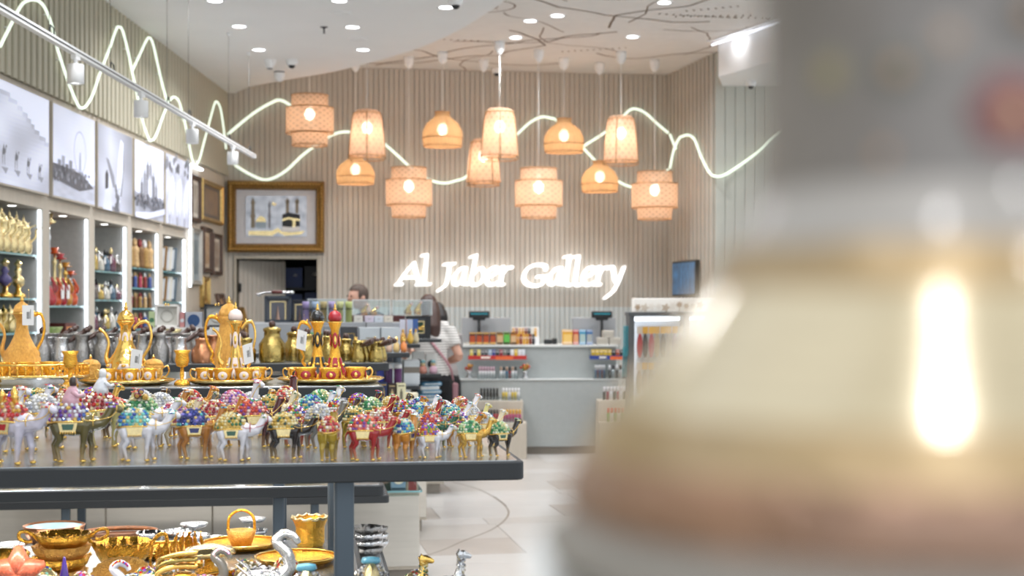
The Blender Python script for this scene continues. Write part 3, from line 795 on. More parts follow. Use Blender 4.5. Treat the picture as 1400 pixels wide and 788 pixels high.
# ------------------------------------------------------------------ things on the niche shelves
def L3(k, yy, zi, d=.16): return Vector((LX - d, NY[k] + yy, SHZ[k][zi]))
def tall_dallah(parent, H, body=None):
    m = body or gold_pale; r = H * .2
    ob('pot_body', cached(('td', round(H, 3)), lambda: MB().lathe([(r * .8, 0), (r, H * .05), (r * 1.08, H * .2), (r * .8, H * .42), (r * .62, H * .55), (r * .85, H * .62), (r * .85, H * .65), (r * .5, H * .76), (r * .12, H * .84), (r * .16, H * .88), (r * .05, H * .92), (.001, H)], 18), 'pot_body', None), m, parent)
    ob('spout', cached(('tds', round(H, 3)), lambda: MB().tube(spline([(0, r * .9, H * .3), (0, r * 1.5, H * .45), (0, r * 1.5, H * .6), (0, r * 2.3, H * .68)], 4), [H * .03] * 6 + [H * .022] * 4 + [H * .012] * 3, 8), 'spout', None), m, parent)
    ob('handle', cached(('tdh', round(H, 3)), lambda: MB().tube(spline([(r * .3, r * -.7, H * .58), (r * .5, -r * 1.7, H * .5), (r * .4, -r * 1.6, H * .25), (0, -r * .95, H * .12)], 4), H * .02, 8), 'handle', None), m, parent)
for j in range(5):
    p = L3(0, .3 + j * .142, 0, .085)
    t = thing('coffee_pot', 'tall brass coffee pot on the top glass shelf', 'coffee pot', p, R(-60), 'brass coffee pots in the niche')
    tall_dallah(t, .32 - .012 * j)
t = thing('crystal_bottle', 'tall cut crystal bottle beside the brass coffee pots', 'bottle', L3(0, .16, 0, .07))
MB().lathe([(.03, 0), (.045, .03), (.02, .1), (.014, .2), (.02, .22), (.008, .27), (.001, .3)], 10, smooth=False).build('bottle_body', silver, t)
MB().ell(0, 0, .3, .012, .012, .02, 8, 6).build('stopper', silver, t)
def trophy(parent, H, c):
    ob('trophy_base', cached(('tb', H), lambda: MB().lathe([(H * .2, 0), (H * .2, H * .08), (H * .08, H * .14), (H * .05, H * .3)], 14), 'trophy_base', None), gold_s, parent)
    ob('trophy_bowl', cached(('tbo', H), lambda: MB().lathe([(H * .05, H * .3), (H * .18, H * .42), (H * .14, H * .52), (H * .06, H * .6), (H * .1, H * .68), (H * .05, H * .78)], 14), 'trophy_bowl', None), c, parent)
    ob('finial', cached(('tf', H), lambda: MB().lathe([(H * .04, H * .78), (H * .12, H * .88), (.001, H)], 8, smooth=False), 'finial', None), gold_pale, parent)
rc = [gold_pale, mat('orange_flowers', '#c5641f', .5, var=.3, scale=60), mat('violet_flowers', '#5f5a8a', .5, var=.3, scale=60), gold_s, gold_pale, gold_s]
for j in range(6):
    t = thing('incense_burner', ['gilt', 'orange', 'violet', 'gilt', 'pale gold', 'gilt'][j] + ' incense burner with diamond finial on the middle shelf', 'burner', L3(0, .24 + j * .125, 1, .08 + .04 * (j % 2)), 0, 'incense burners in the niche')
    trophy(t, (.26, .22)[j % 2], rc[j])
for j in range(7):
    t = thing('coffee_pot', 'squat brass coffee pot on the lower glass shelf', 'coffee pot', L3(0, .16 + j * .12, 2, .1), R(-60), 'low brass coffee pots in the niche')
    tall_dallah(t, .2, brass if j % 2 else gold_pale)
for j in range(5):
    t = thing('coffee_pot', 'small gilt coffee pot on the lowest glass shelf', 'coffee pot', L3(0, .2 + j * .15, 3), R(-60), 'lowest coffee pots in the niche')
    tall_dallah(t, .24, gold_pale)
# water pipes
red_g = mat('red_glass', '#b8202a', .12, var=.2, coat=1, scale=20); or_g = mat('orange_glass', '#d9571f', .12, var=.2, coat=1, scale=20); amb = mat('amber_glass', '#c98a2a', .12, var=.2, coat=1)
hc = [(red_g, silver, 'red'), (or_g, gold_pale, 'orange'), (red_g, gold_pale, 'crimson'), (amb, gold_s, 'amber'), (or_g, silver, 'bright orange')]
hs = [(.3, .66), (.43, .42), (.56, .38), (.69, .32), (.82, .26)]
for j, ((g, s_, n_), (yy, H)) in enumerate(zip(hc, hs)):
    t = thing('water_pipe', n_ + ' glass water pipe ' + ['the tallest one with a silver stem', 'with gilt collar', 'with dark hose tip', 'with gilt base', 'the shortest one beside the light strip'][j], 'water pipe', L3(1, yy, 0, .085))
    r = .052
    MB().lathe([(r * .8, 0), (r, .02), (r * 1.05, .06), (r * .5, .12), (r * .35, .14)], 16).build('glass_base', g, t)
    MB().lathe([(.02, .14), (.026, .16), (.012, .18), (.012, H * .7), (.02, H * .74), (.01, H * .8), (.01, H * .88)], 12).build('stem', s_, t)
    MB().lathe([(.012, H * .88), (.05, H * .9), (.052, H * .91), (.02, H * .93), (.035, H)], 14).build('bowl', g if j else gold_pale, t)
    MB().tube(spline([(0, .02, .17), (0, .05, .2), (.03, .045, .1), (.06, -.02, .13), (.03, -.045, .2)], 5), .009, 7).build('hose', g, t)
    MB().tube([(.03, -.045, .2), (.03, .0, .16)], .007, 6).build('hose_tip', black_m, t)
    if j in (1, 2): MB().box(.06, .0, .1, .002, .07, .1).build('price_tag', paper_m, t)
t = thing('gift_box', 'dark red gift box lying on the lower shelf below the water pipes', 'box', L3(1, .70, 1, .15))
MB().colr('#5c2420').box(0, 0, 0, .2, .26, .1, base=True).build('box_body', card_m, t); MB().colr('#c9803d').box(.101, 0, .05, .002, .2, .05).build('box_print', card_m, t)
for j, cc in enumerate(('#8fae5a', '#bcd08a', '#d85a6a')):
    t = thing('ceramic_bowl', ['olive green', 'pale green', 'rose pink'][j] + ' small bowl on the lower shelf below the water pipes', 'bowl', L3(1, .24 + j * .16 - .08 * (j == 2), 1, .09 + .16 * (j == 2)))
    MB().colr(cc).lathe([(.03, 0), (.035, .01), (.07, .07), (.072, .075), (.06, .07), (.001, .03)], 16, wave=.05).build('bowl_body', paint_m, t)
    MB().colr(cc).lathe([(.02, -.0), (.022, .008)], 12).build('foot_ring', paint_m, t)
# tagged bottles
def perfume(parent, r, H, c, cap, tagged=True):
    ob('bottle_body', cached(('pb', r, H), lambda: MB().lathe([(r, 0), (r * 1.05, H * .05), (r, H * .5), (r * .4, H * .62), (r * .3, H * .72)], 14), 'bottle_body', None), c, parent)
    ob('stopper', cached(('ps', r, H), lambda: MB().lathe([(r * .34, H * .72), (r * .4, H * .8), (r * .3, H * .9), (.001, H)], 12), 'stopper', None), cap, parent)
    if tagged: ob('price_tag', cached('ptag', lambda: MB().box(0, 0, 0, .002, .034, .05), 'price_tag', None), paper_m, parent, (r * 1.1, r * .3, H * .5), (R(20), 0, 0))
pcs = [mat('bottle_gold', '#b49a4c', .15, coat=1, metal=.4), mat('bottle_smoke', '#4a4038', .15, coat=1), mat('bottle_plum', '#5c2a40', .15, coat=1), mat('bottle_blue', '#34566e', .15, coat=1), mat('bottle_pale', '#c4c2b8', .15, coat=1)]
for zi, n in ((0, 9), (1, 9), (2, 9), (3, 8)):
    for j in range(n):
        nm = ['gold', 'smoke brown', 'plum', 'blue', 'pale']; c = (j * 2 + zi) % 5
        t = thing('perfume_bottle', nm[c] + ' tagged bottle on the %s glass shelf' % ['top', 'second', 'third', 'lowest'][zi], 'bottle', L3(2, .24 + j * .086, zi, .07 + .05 * (j % 2)), 0, 'tagged bottles in the niche')
        perfume(t, .04, (.2, .17, .19, .17)[zi] - .02 * (j % 3), pcs[c], [gold_pale, black_m, silver][(j + zi) % 3], j % 2 == 0)
# costumed figurines
def doll(parent, H, robe, top):
    ob('robe', cached(('dr', H), lambda: MB().lathe([(H * .16, 0), (H * .15, H * .1), (H * .12, H * .45), (H * .15, H * .6), (H * .07, H * .75)], 12), 'robe', None), robe, parent)
    ob('figure_head', cached(('dh', H), lambda: MB().ell(0, 0, H * .83, H * .07, H * .07, H * .085, 10, 7), 'figure_head', None), mat('doll_face', '#b98d6d', .5, var=.1), parent)
    ob('headscarf', cached(('dv', H), lambda: MB().lathe([(H * .1, H * .68), (H * .09, H * .85), (H * .05, H * .97), (.001, H)], 10, x=-H * .02), 'headscarf', None), top, parent)
rb = [mat('robe_%d' % i, c, .7, var=.3, scale=60) for i, c in enumerate(['#a8874f', '#8e3a3a', '#c9a878', '#4d5f9a', '#7b5a36', '#b84a5f'])]
for zi, n in ((0, 9), (1, 9), (2, 9), (3, 8)):
    for j in range(n):
        t = thing('costumed_figurine', ['tan', 'maroon', 'sand', 'blue', 'brown', 'pink'][(j + zi) % 6] + ' robed figurine on the %s shelf of the figurine niche' % ['top', 'second', 'third', 'lowest'][zi], 'figurine', L3(3, .24 + j * .086, zi, .07 + .05 * (j % 2)), 0, 'robed figurines in the niche')
        doll(t, (.26, .14, .14, .14)[zi], rb[(j + zi) % 6], [paper_m, rb[1], rb[2]][j % 3])
# leaning pictures
for zi in (0, 1, 2):
    for j in range(3):
        c = ['#8e6a3e', '#e8e4da', '#5a6a78'][j]
        t = thing('leaning_picture', ['wood framed', 'pale bordered', 'slate framed'][j] + ' small picture leaning on the %s shelf' % ['upper', 'middle', 'lower'][zi], 'picture', L3(4, .34 + j * .2, zi, .175) + Vector((0, 0, .007)), (R(-18), 0, 0))
        MB().colr(c).box(0, 0, 0, .26, .02, .24, base=True).build('picture_frame', card_m, t)
        MB().colr('#dfe3e8').box(0, -.011, .02, .22, .002, .2, base=True).build('picture_sheet', card_m, t)

# ------------------------------------------------------------------ framed pictures at the end of the left wall
def gilt_frame(parent, w, h, d, fw, m, axis):     # axis 'x': hangs on the left wall, local y = width
    for a in range(4):
        b = MB()
        L = w if a % 2 == 0 else h
        prof = [(0, 0), (0, d * .6), (fw * .25, d), (fw * .55, d * .7), (fw * .8, d * .8), (fw, d * .25), (fw, 0)]
        n = len(prof); vs = []
        for e, sg_ in ((0, 1), (1, -1)):
            for u, v in prof:
                vs.append((v, (u if e == 0 else L - u), u))
        fs = [tuple((i, (i + 1) % n, n + (i + 1) % n, n + i)) for i in range(n)]
        b.add(vs, fs)
        if a == 0: mt = Matrix.Translation((0, -w / 2, -h / 2))
        elif a == 1: mt = Matrix.Translation((0, w / 2, -h / 2)) @ Matrix.Rotation(R(90), 4, 'X')
        elif a == 2: mt = Matrix.Translation((0, w / 2, h / 2)) @ Matrix.Rotation(R(180), 4, 'X')
        else: mt = Matrix.Translation((0, -w / 2, h / 2)) @ Matrix.Rotation(R(270), 4, 'X')
        b.xf(mt); b.build('frame_rail', m, parent)
gframe = mat('gilt_frame', (.34, .2, .06), .4, metal=.8, var=.35, scale=50, bump=.9, bscale=160)
gframe2 = mat('gilt_frame_bright', (.6, .4, .14), .3, metal=.9, var=.2, scale=40, bump=.3)
dframe = mat('brown_frame', '#4a3427', .4, var=.2)
sframe = mat('silver_frame', '#b4b0a8', .35, metal=.5, var=.15, bump=.4)
FR = [(14.62, 15.06, 2.36, 2.84, dframe, '#d9d3c8', '#8a7f70', 'narrow brown framed picture beside the horse light box'), (15.12, 16.2, 2.4, 2.84, gframe2, '#6b5f57', '#9a7c58', 'wide gilt framed landscape high on the left wall'),
      (14.64, 15.1, 1.72, 2.3, sframe, '#8f9aa0', '#5c6a70', 'silver framed picture with grey image low on the left wall'), (15.2, 15.62, 1.86, 2.34, dframe, '#cbb9a0', '#a07a54', 'dark brown framed picture with tan image'), (15.68, 16.15, 1.84, 2.3, dframe, '#d8cfc0', '#6a4a36', 'dark framed picture nearest the store room corner'),
      (15.16, 15.5, 1.5, 1.82, gframe2, '#b98d4d', '#6a4a20', 'small carved gilt panel below the brown frame')]
for a, b, c, d, fm_, mtc, inn, lb in FR:
    t = thing('framed_picture', lb, 'picture', (LX - .009, (a + b) / 2, (c + d) / 2))
    w, h = b - a, d - c
    MB().colr(mtc).box(.012, 0, 0, .012, w - .02, h - .02).build('mat_board', card_m, t)
    q = MB()
    for i in range(10):
        for j in range(8):
            f_ = .5 + .5 * noise.noise(Vector((i * .5 + a, j * .5, c))); q.colr(mixc(hexc(inn), hexc(mtc), f_ * .8))
            y_, z_ = -w * .3 + w * .06 * i, -h * .3 + h * .075 * j
            q.add([(.02, y_, z_), (.02, y_ + w * .06, z_), (.02, y_ + w * .06, z_ + h * .075), (.02, y_, z_ + h * .075)], [(0, 1, 2, 3)])
    q.build('picture_sheet', card_m, t)
    gilt_frame(t, w, h, .05, .055, fm_, 'x')
MB_led = thing('wall_light_strip', 'bright white light strip around the frame display on the left wall', 'light strip', (LX, 14.605, 2.3))
MB().box(.02, .26, .62, .03, .55, .02).build('light_bar', led_m, MB_led); MB().box(.015, .0, .0, .02, .02, 1.2).build('light_bar', led_m, MB_led)
# shop frames leaning in the corner
for j, (yy, hh, ww, m_, lb) in enumerate([(14.93, .62, .34, dframe, 'tall dark frame leaning at the foot of the left wall'), (15.3, .56, .3, gframe2, 'gilt frame leaning beside the tall dark frame'), (15.65, .5, .3, dframe, 'brown frame leaning beside the gilt frame'), (15.98, .48, .28, gframe, 'small bronze frame leaning nearest the store room door')]):
    t = thing('framed_mirror', lb.replace(' frame ', ' mirror frame '), 'mirror', (LX + .3, yy, 1.02 + hh / 2 + .002), (0, R(-14), 0))
    MB().box(.006, 0, 0, .012, ww - .02, hh - .02).build('frame_back', mat('frame_back', '#8b6a44', .6, var=.2), t)
    gilt_frame(t, ww, hh, .04, .05, m_, 'x')
t = thing('frame_bench', 'long dark bench under the frames at the foot of the left wall', 'bench', (LX + .3, 15.5, 0))
MB().box(0, 0, .97, .5, 1.6, .06).build('bench_top', steel_m, t); MB().box(0, 0, .47, .42, 1.5, .94).build('bench_body', frame_m, t)

# ------------------------------------------------------------------ large gilt framed relief on the back wall
pc = WALL(377.5, 296.8, .03)
bp_ = thing('framed_relief', 'large carved gilt frame with silver relief of a domed mosque and black cube shrine', 'picture', pc, TH + R(-90))
Wf, Hf = M_(131, pc.y), M_(97.4, pc.y)
MB().colr('#cfcfd3').box(.01, 0, 0, .02, Wf - .06, Hf - .06).build('mat_board', card_m, bp_)
gilt_frame(bp_, Wf, Hf, .09, .1, gframe, 'x')
bd = MB(); rnd = random.Random(5)
for k in range(60):
    u = k / 60
    for sgn in (1, -1):
        if k % 2: continue
        bd.ell(.075, (u - .5) * (Wf - .06), sgn * (Hf / 2 - .035), .02, .018, .016, 6, 4)
for k in range(40):
    if k % 2: continue
    for sgn in (1, -1): bd.ell(.075, sgn * (Wf / 2 - .035), (k / 40 - .5) * (Hf - .06), .02, .016, .018, 6, 4)
bd.build('carved_bead', gframe2, bp_)
def pl(px, py): # picture pixel to local y,z ; local +y points to the viewer's left because of the turn
    w = WALL(px, py, .03); d = w - pc
    return (d.dot(WX), d.z)
q = MB()
for i in range(26):
    for j in range(18):
        x0_, z0_ = pl(336 + i * 3.2, 324 - j * 3.1); x1_, z1_ = pl(336 + (i + 1) * 3.2, 324 - (j + 1) * 3.1)
        f_ = .5 + .5 * noise.noise(Vector((i * .35, j * .35, 3))); q.colr(mixc(hexc('#9aa0ac'), hexc('#e6e8ee'), f_)); e = .03 + .006 * noise.noise(Vector((i * .7, j * .7, 1)))
        q.add([(e, x0_, z0_), (e, x1_, z0_), (e, x1_, z1_), (e, x0_, z1_)], [(0, 1, 2, 3)])
q.build('silver_relief', colmat('silver_relief', .3, .7), bp_)
def rel(name, pts, d, c, m_=None):
    P = [pl(a, b) for a, b in pts]; MB().colr(c).prism(P, .024, d, 'x').build(name, m_ or card_m, bp_)
def minaret(cx, base, top, w, c='#7a7468'):
    rel('minaret', [(cx - w, base), (cx + w, base), (cx + w, base - 14), (cx + w * 1.5, base - 16), (cx + w * .9, base - 19), (cx + w * .8, top + 10), (cx + w * 1.2, top + 8), (cx, top), (cx - w * 1.2, top + 8), (cx - w * .8, top + 10), (cx - w * .9, base - 19), (cx - w * 1.5, base - 16), (cx - w, base - 14)], .04, c)
minaret(346, 312, 270, 2.6, '#8b7f6a'); minaret(368.5, 312, 274, 1.6, '#8a8a92'); minaret(393, 292, 270, 2.0, '#8b7f6a'); minaret(406, 292, 270, 2.0, '#8b7f6a')
rel('mosque_drum', [(350, 312), (364, 312), (364, 304), (350, 304)], .045, '#9fb0bd')
rel('dome', [(350, 304)] + [(357 - 7 * math.cos(a * math.pi / 10), 304 - 8 * math.sin(a * math.pi / 10)) for a in range(1, 10)] + [(364, 304)], .05, '#c79a3a', gold_pale)
rel('shrine_cube', [(386, 310), (386, 294), (394, 291), (410, 294), (410, 310), (396, 312)], .05, '#16161a')
rel('gold_band', [(386, 300), (394, 297.5), (410, 300), (410, 303), (394, 300.5), (386, 303)], .053, '#c79a3a', gold_pale)
rel('white_drape', [(386, 316), (386, 310), (396, 311), (410, 310), (410, 315), (398, 317)], .052, '#e6e6e6')
rel('shrine_door', [(400, 311), (400, 300), (404, 300), (404, 311)], .055, '#c79a3a', gold_pale)
rel('gold_plinth', [(340, 322), (372, 323), (380, 318), (390, 323), (412, 321), (417, 316), (398, 318), (386, 317), (380, 312), (372, 316), (340, 316)], .046, '#c79a3a', gold_pale)
rel('moon', [(371, 280), (376, 282), (379, 278), (376, 279), (373.5, 276)], .045, '#c79a3a', gold_pale)
# ------------------------------------------------------------------ tiered display tables
E1 = Vector((math.cos(TH), math.sin(TH), 0)); E2 = Vector((-math.sin(TH), math.cos(TH), 0))
def unit(idx, X, Y, L, D, zs, label, posts=True):
    t = thing('display_table', label, 'display table', (X, Y, 0), TH, 'tiered display tables')
    for i, (z, x0, x1, y0, y1, th_) in enumerate(zs):
        b = MB().slab(-L + x0, x1, y0, D + y1, z - th_, z - .0015, .02, .003, 5).build('shelf', steel_m, t)
        MB().slab(-L + x0 + .012, x1 - .012, y0 + .012, D + y1 - .012, z - .003, z, .012, .0008, 4).build('shelf_plate', shelf_top_m, b)
    zt = max(z[0] for z in zs) - .03
    if idx <= 4:
        for z, x0, x1, y0, y1, th_ in (zs[:1] if idx == 1 else zs[:2]):
            MB().box(-L / 2, .12, z - th_ - .002, L - .8, .02, .004).build('light_bar', led_m, t)
            MB().box(-L / 2, D - .12, z - th_ - .002, L - .8, .02, .004).build('light_bar', led_m, t)
            for yy in (.12, D - .14):
                A = bpy.data.lights.new('shelf_lamp', 'AREA'); A.shape = 'RECTANGLE'; A.size = L - .8; A.size_y = .03; A.energy = 3.5; A.color = (1, .96, .9)
                ao = bpy.data.objects.new('shelf_lamp', A); col.objects.link(ao); ao.parent = t; ao.location = (-L / 2, yy, z - th_ - .015)
    for xx in (-.36, -L + .36):
        for yy in (.06, D - .06):
            MB().slab(xx - .02, xx + .02, yy - .02, yy + .02, 0, zt, .006, .002, 2).build('post', post_m, t)
            MB().slab(xx - .04, xx + .04, yy - .04, yy + .04, 0, .008, .01, .002, 2).build('foot_plate', steel_m, t)
    return t
Z1 = 1.191
units = {
 1: (.026, 2.94, 1.86, 1.0), 2: (-.442, 5.05, 1.9, .66), 3: (-.60, 7.15, 1.9, .62), 4: (-.61, 8.75, 1.9, .6), 5: (-.675, 10.8, 1.9, .6), 6: (-.60, 12.5, 1.7, .6)}
unit(1, *units[1], [(Z1, 0, 0, 0, 0, .039), (.87, 0, -.30, -.12, .1, .039), (.87, 1.55, 0, -.12, -.76, .039)], 'dark steel display table crowded with jewelled camel figurines')
unit(2, *units[2], [(1.227, 0, 0, 0, 0, .039), (.885, 0, 0, 0, 0, .039), (.58, 0, .02, 0, .12, .02)], 'dark steel display table carrying gilt coffee sets')
unit(3, *units[3], [(1.227, 0, 0, 0, 0, .039), (.9, 0, 0, 0, 0, .039), (.58, 0, 0, 0, 0, .039)], 'dark steel display table carrying long-handled coffee pots')
unit(4, *units[4], [(1.227, 0, 0, 0, 0, .03), (.92, 0, 0, 0, 0, .036)], 'dark steel display table carrying silver perfume cartons')
unit(5, *units[5], [(1.227, 0, 0, 0, 0, .03), (.92, 0, 0, 0, 0, .03)], 'dark steel display table carrying pastel tubes and acrylic cases')
unit(6, *units[6], [(1.227, 0, 0, 0, 0, .03), (.93, 0, 0, 0, 0, .03), (.65, 0, 0, 0, 0, .03)], 'dark steel display table beside the woman in the striped shirt')
def UP(u, x, y, z): X, Y, L, D = units[u]; return Vector((X, Y, z)) + E1 * x + E2 * y
def onU(u, px, y, z, lift=0):      # on table u, at depth y behind its front edge, under image column px
    X, Y, L, D = units[u]; k = (px - 700) / FPX
    o = Vector((X, Y, 0)) + E2 * y
    # o + s*E1 with x = k*y
    s = (k * o.y - o.x) / (E1.x - k * E1.y)
    p = o + E1 * s; p.z = z + lift; return p
# low cabinets standing between the tables
def cabinet(X, Y, L, D, H, label):
    t = thing('low_cabinet', label, 'cabinet', (X, Y, 0), TH)
    MB().box(-L / 2, D / 2, .04, L - .06, D - .06, .08).build('plinth', mat('plinth_grey', '#8d867d', .6), t)
    MB().box(-L / 2, D / 2, (H + .08) / 2, L, D, H - .08).build('carcass', frame_m, t)
    n = 4
    for k in range(n):
        d = MB().slab(-L + L * k / n + .004, -L + L * (k + 1) / n - .004, -.018, 0, .1, H - .02, .002, .001, 1).build('cabinet_door', mat('cabinet_oak', '#c9c4bb', .5, var=.05, scale=6, stretch=(.6, 6, 6)), t)
    g = MB().slab(-L - .01, .012, -.03, D + .01, H, H + .01, .006, .001, 2).build('glass_top', glass_m, t)
    MB().box(.012, D / 2, H + .005, .003, D + .03, .01).build('glass_edge', glass_edge, g)
    MB().box(-L / 2, -.031, H + .005, L + .02, .003, .01).build('glass_edge', glass_edge, g)
cabinet(-.50, 7.92, 2.2, .5, .5, 'pale oak low cabinet with glass top behind the coffee pot table')
cabinet(-.57, 9.75, 1.8, .5, .56, 'pale oak low cabinet behind the carton table')
cabinet(-.545, 11.75, 1.6, .5, .5, 'pale oak low cabinet farthest back by the walkway')

# ------------------------------------------------------------------ camel figurines
def camel_mb(pose):
    m = MB(); w = .028
    # trunk
    m.tube([(-.36, 0, .56), (-.3, 0, .57), (-.15, 0, .56), (.02, 0, .55), (.18, 0, .57), (.29, 0, .59), (.34, 0, .6)], [.06, .135, .165, .175, .17, .14, .07], 12)
    m.ell(-.04, 0, .72, .2, .1, .13, 12, 8)
    if pose == 0: neck = [(.24, 0, .6), (.36, 0, .58), (.45, 0, .63), (.5, 0, .74), (.53, 0, .84), (.55, 0, .9)]; hd = (.55, .9)
    elif pose == 1: neck = [(.24, 0, .6), (.38, 0, .56), (.5, 0, .58), (.58, 0, .67), (.62, 0, .75), (.64, 0, .79)]; hd = (.64, .79)
    else: neck = [(.24, 0, .62), (.33, 0, .62), (.4, 0, .7), (.43, 0, .84), (.45, 0, .97), (.46, 0, 1.03)]; hd = (.46, 1.03)
    m.tube(neck, [.14, .115, .098, .085, .075, .07], 10)
    hx, hz = hd
    m.tube([(hx - .05, 0, hz + .02), (hx + .02, 0, hz + .025), (hx + .09, 0, hz), (hx + .15, 0, hz - .025), (hx + .19, 0, hz - .04)], [.05, .072, .064, .052, .034], 10)
    for s_ in (-1, 1): m.tube([(hx - .01, s_ * .04, hz + .05), (hx - .035, s_ * .06, hz + .1)], [.022, .01], 6)
    # legs
    st = [(-.04, .05), (.05, -.02)]
    for s_, (df, dr) in ((-1, st[0]), (1, st[1])):
        y = s_ * .085
        m.tube([(.22, y * .9, .56), (.23 + df * .5, y, .42), (.23 + df, y, .28), (.235 + df * 1.3, y, .24), (.22 + df * 1.3, y, .1), (.225 + df * 1.5, y, .03)], [.1, .074, .05, .052, .037, .038], 8)
        m.tube([(-.27, y * .9, .58), (-.25 + dr * .5, y, .44), (-.24 + dr, y, .34), (-.31 + dr, y, .25), (-.285 + dr * 1.4, y, .1), (-.28 + dr * 1.6, y, .03)], [.115, .098, .066, .05, .037, .038], 8)
    m.tube([(-.37, 0, .58), (-.43, 0, .52), (-.45, 0, .42), (-.43, 0, .36)], [.03, .02, .016, .022], 6)
    return m
hoofx = [(x_ * .87, y_ * 1.12) for x_, y_ in ((.225 + -.04 * 1.5, -.085), (-.28 + .05 * 1.6, -.085), (.225 + .05 * 1.5, .085), (-.28 - .02 * 1.6, .085))]
def squash(m):
    for i, v in enumerate(m.v): m.v[i] = (v[0] * .87, v[1] * 1.12, v[2])
    return m
CAMEL = [remesh(squash(camel_mb(p)), .016, 3) for p in range(3)]
for me in CAMEL: me.name = 'camel_body'
HEAD = [(.55 * .87, .9), (.64 * .87, .79), (.46 * .87, 1.03)]
bodycols = {
 'white': '#e9e6ec', 'lilac white': '#d3cede', 'brown': '#4a2f1c', 'olive brown': '#5d5322', 'tan': '#b87424', 'black-brown': '#1d1210', 'red': '#a30e14', 'amber': '#c47d16', 'gold': '#d8a94a', 'olive gold': '#a58a12', 'pale yellow': '#d9cf86', 'grey': '#77736c', 'dark red': '#4f0a12', 'green': '#1d5a3c', 'cream': '#e5d6b4'}
def gilt_feet(m):                     # gilding brushed over the lower legs
    nt = m.node_tree; b = nt.nodes['Principled BSDF']; src = b.inputs['Base Color'].links[0].from_socket
    tc = nt.nodes.new('ShaderNodeTexCoord'); sp_ = nt.nodes.new('ShaderNodeSeparateXYZ'); nt.links.new(tc.outputs['Object'], sp_.inputs[0])
    nz_ = nt.nodes.new('ShaderNodeTexNoise'); nz_.inputs['Scale'].default_value = 9; nt.links.new(tc.outputs['Object'], nz_.inputs[0])
    ad = nt.nodes.new('ShaderNodeMath'); ad.operation = 'MULTIPLY_ADD'; ad.inputs[1].default_value = .3; nt.links.new(nz_.outputs[0], ad.inputs[0]); nt.links.new(sp_.outputs[2], ad.inputs[2])
    mr = nt.nodes.new('ShaderNodeMapRange'); mr.inputs[1].default_value = .2; mr.inputs[2].default_value = .42; mr.inputs[3].default_value = .6; mr.inputs[4].default_value = 0; nt.links.new(ad.outputs[0], mr.inputs[0])
    mx_ = nt.nodes.new('ShaderNodeMix'); mx_.data_type = 'RGBA'; nt.links.new(mr.outputs[0], mx_.inputs[0]); nt.links.new(src, mx_.inputs[6]); mx_.inputs[7].default_value = (*hexc('#c9a368'), 1); nt.links.new(mx_.outputs[2], b.inputs['Base Color'])
    return m
cmats = {k: mat('camel_' + k.replace(' ', '_').replace('-', '_'), c, .22 if 'gold' not in k else .25, metal=.85 if k == 'gold' else .05, var=.14, scale=5, coat=.8) for k, c in bodycols.items()}
for k in cmats: gilt_feet(cmats[k])
PAL = {
 'turquoise and blue': ['#2aa79c', '#1c3f9a', '#7fd0c4', '#e8e6d8', '#2d6fb8', '#d9c27a'], 'purple and silver': ['#5b2a96', '#c9cdd6', '#8a4fc0', '#d8b04a', '#3a5fa8', '#e4e4ea'],
 'navy': ['#1b2670', '#26368f', '#6cc7cf', '#8f86d8', '#e0c477', '#18205a'], 'gold and green': ['#d9b454', '#26724d', '#e9dcb0', '#c9a23f', '#143f33', '#e9d79a'],
 'coral and orange': ['#e0603a', '#f0a08a', '#d3482b', '#7a3fa0', '#f4d9c8', '#2f9a62'], 'red': ['#c0161f', '#e9d7a8', '#d84a42', '#f2ece2', '#c99a3c', '#90101c'],
 'silver': ['#d8d8dc', '#eceae6', '#b9bac2', '#cfc4a8', '#f3f1ee', '#a8abb6'], 'mixed gem': ['#c0161f', '#2a52b8', '#2f9a62', '#e0b23c', '#8a4fc0', '#f0ece4'],
 'green': ['#3f9a5f', '#cfe0b4', '#e6d9a0', '#2a6f4a', '#f0eee0', '#9fc48a'], 'pink': ['#d97aa0', '#f0c4cf', '#c0395f', '#e9dcc0', '#8a5fb8', '#f5eef0']}
def saddle_gems(pal, seed, dense=True):
    rnd = random.Random(seed); m = MB(); cols_ = PAL[pal]
    rows = 7
    for i in range(rows):
        ph = (i + .6) / (rows + .4) * math.pi / 2
        n = max(3, int(26 * math.cos(ph)))
        for j in range(n):
            a = 2 * math.pi * (j + .5 * (i % 2)) / n + rnd.uniform(-.05, .05)
            nx, ny, nz_ = math.cos(ph) * math.cos(a), math.cos(ph) * math.sin(a), math.sin(ph)
            p = (-.04 + .3 * nx, .212 * ny, .6 + .31 * nz_)
            m.gem(p, rnd.uniform(.028, .04), rnd.choice(cols_), (nx / .3, ny / .212, nz_ / .31))
    return m
def saddle_dome():
    pr = [(.999 if k == 0 else math.cos(k * math.pi / 14), math.sin(k * math.pi / 14)) for k in range(7)] + [(.001, 1)]
    m = MB(); m.lathe([(r, h) for r, h in pr], 22, cap=False)
    for i, v in enumerate(m.v): m.v[i] = (-.04 + v[0] * .295, v[1] * .206, .6 + v[2] * .3)
    return m
def rim_tube(): return MB().tube([(-.04 + .31 * math.cos(k * 6.2832 / 26), .222 * math.sin(k * 6.2832 / 26), .6 - .015 * math.cos(k * 6.2832 / 13)) for k in range(26)], .016, 6, closed=True)
def side_cloth(s_): return lambda: MB().prism([(-.15, .46), (.07, .46), (.1, .6), (-.18, .6)], s_ * .196, s_ * .208, 'y')
def fringe():
    m = MB()
    for s_ in (-1, 1):
        for k in range(7): m.ell(-.145 + k * .035, s_ * .203, .45, .012, .01, .026, 6, 5)
    return m
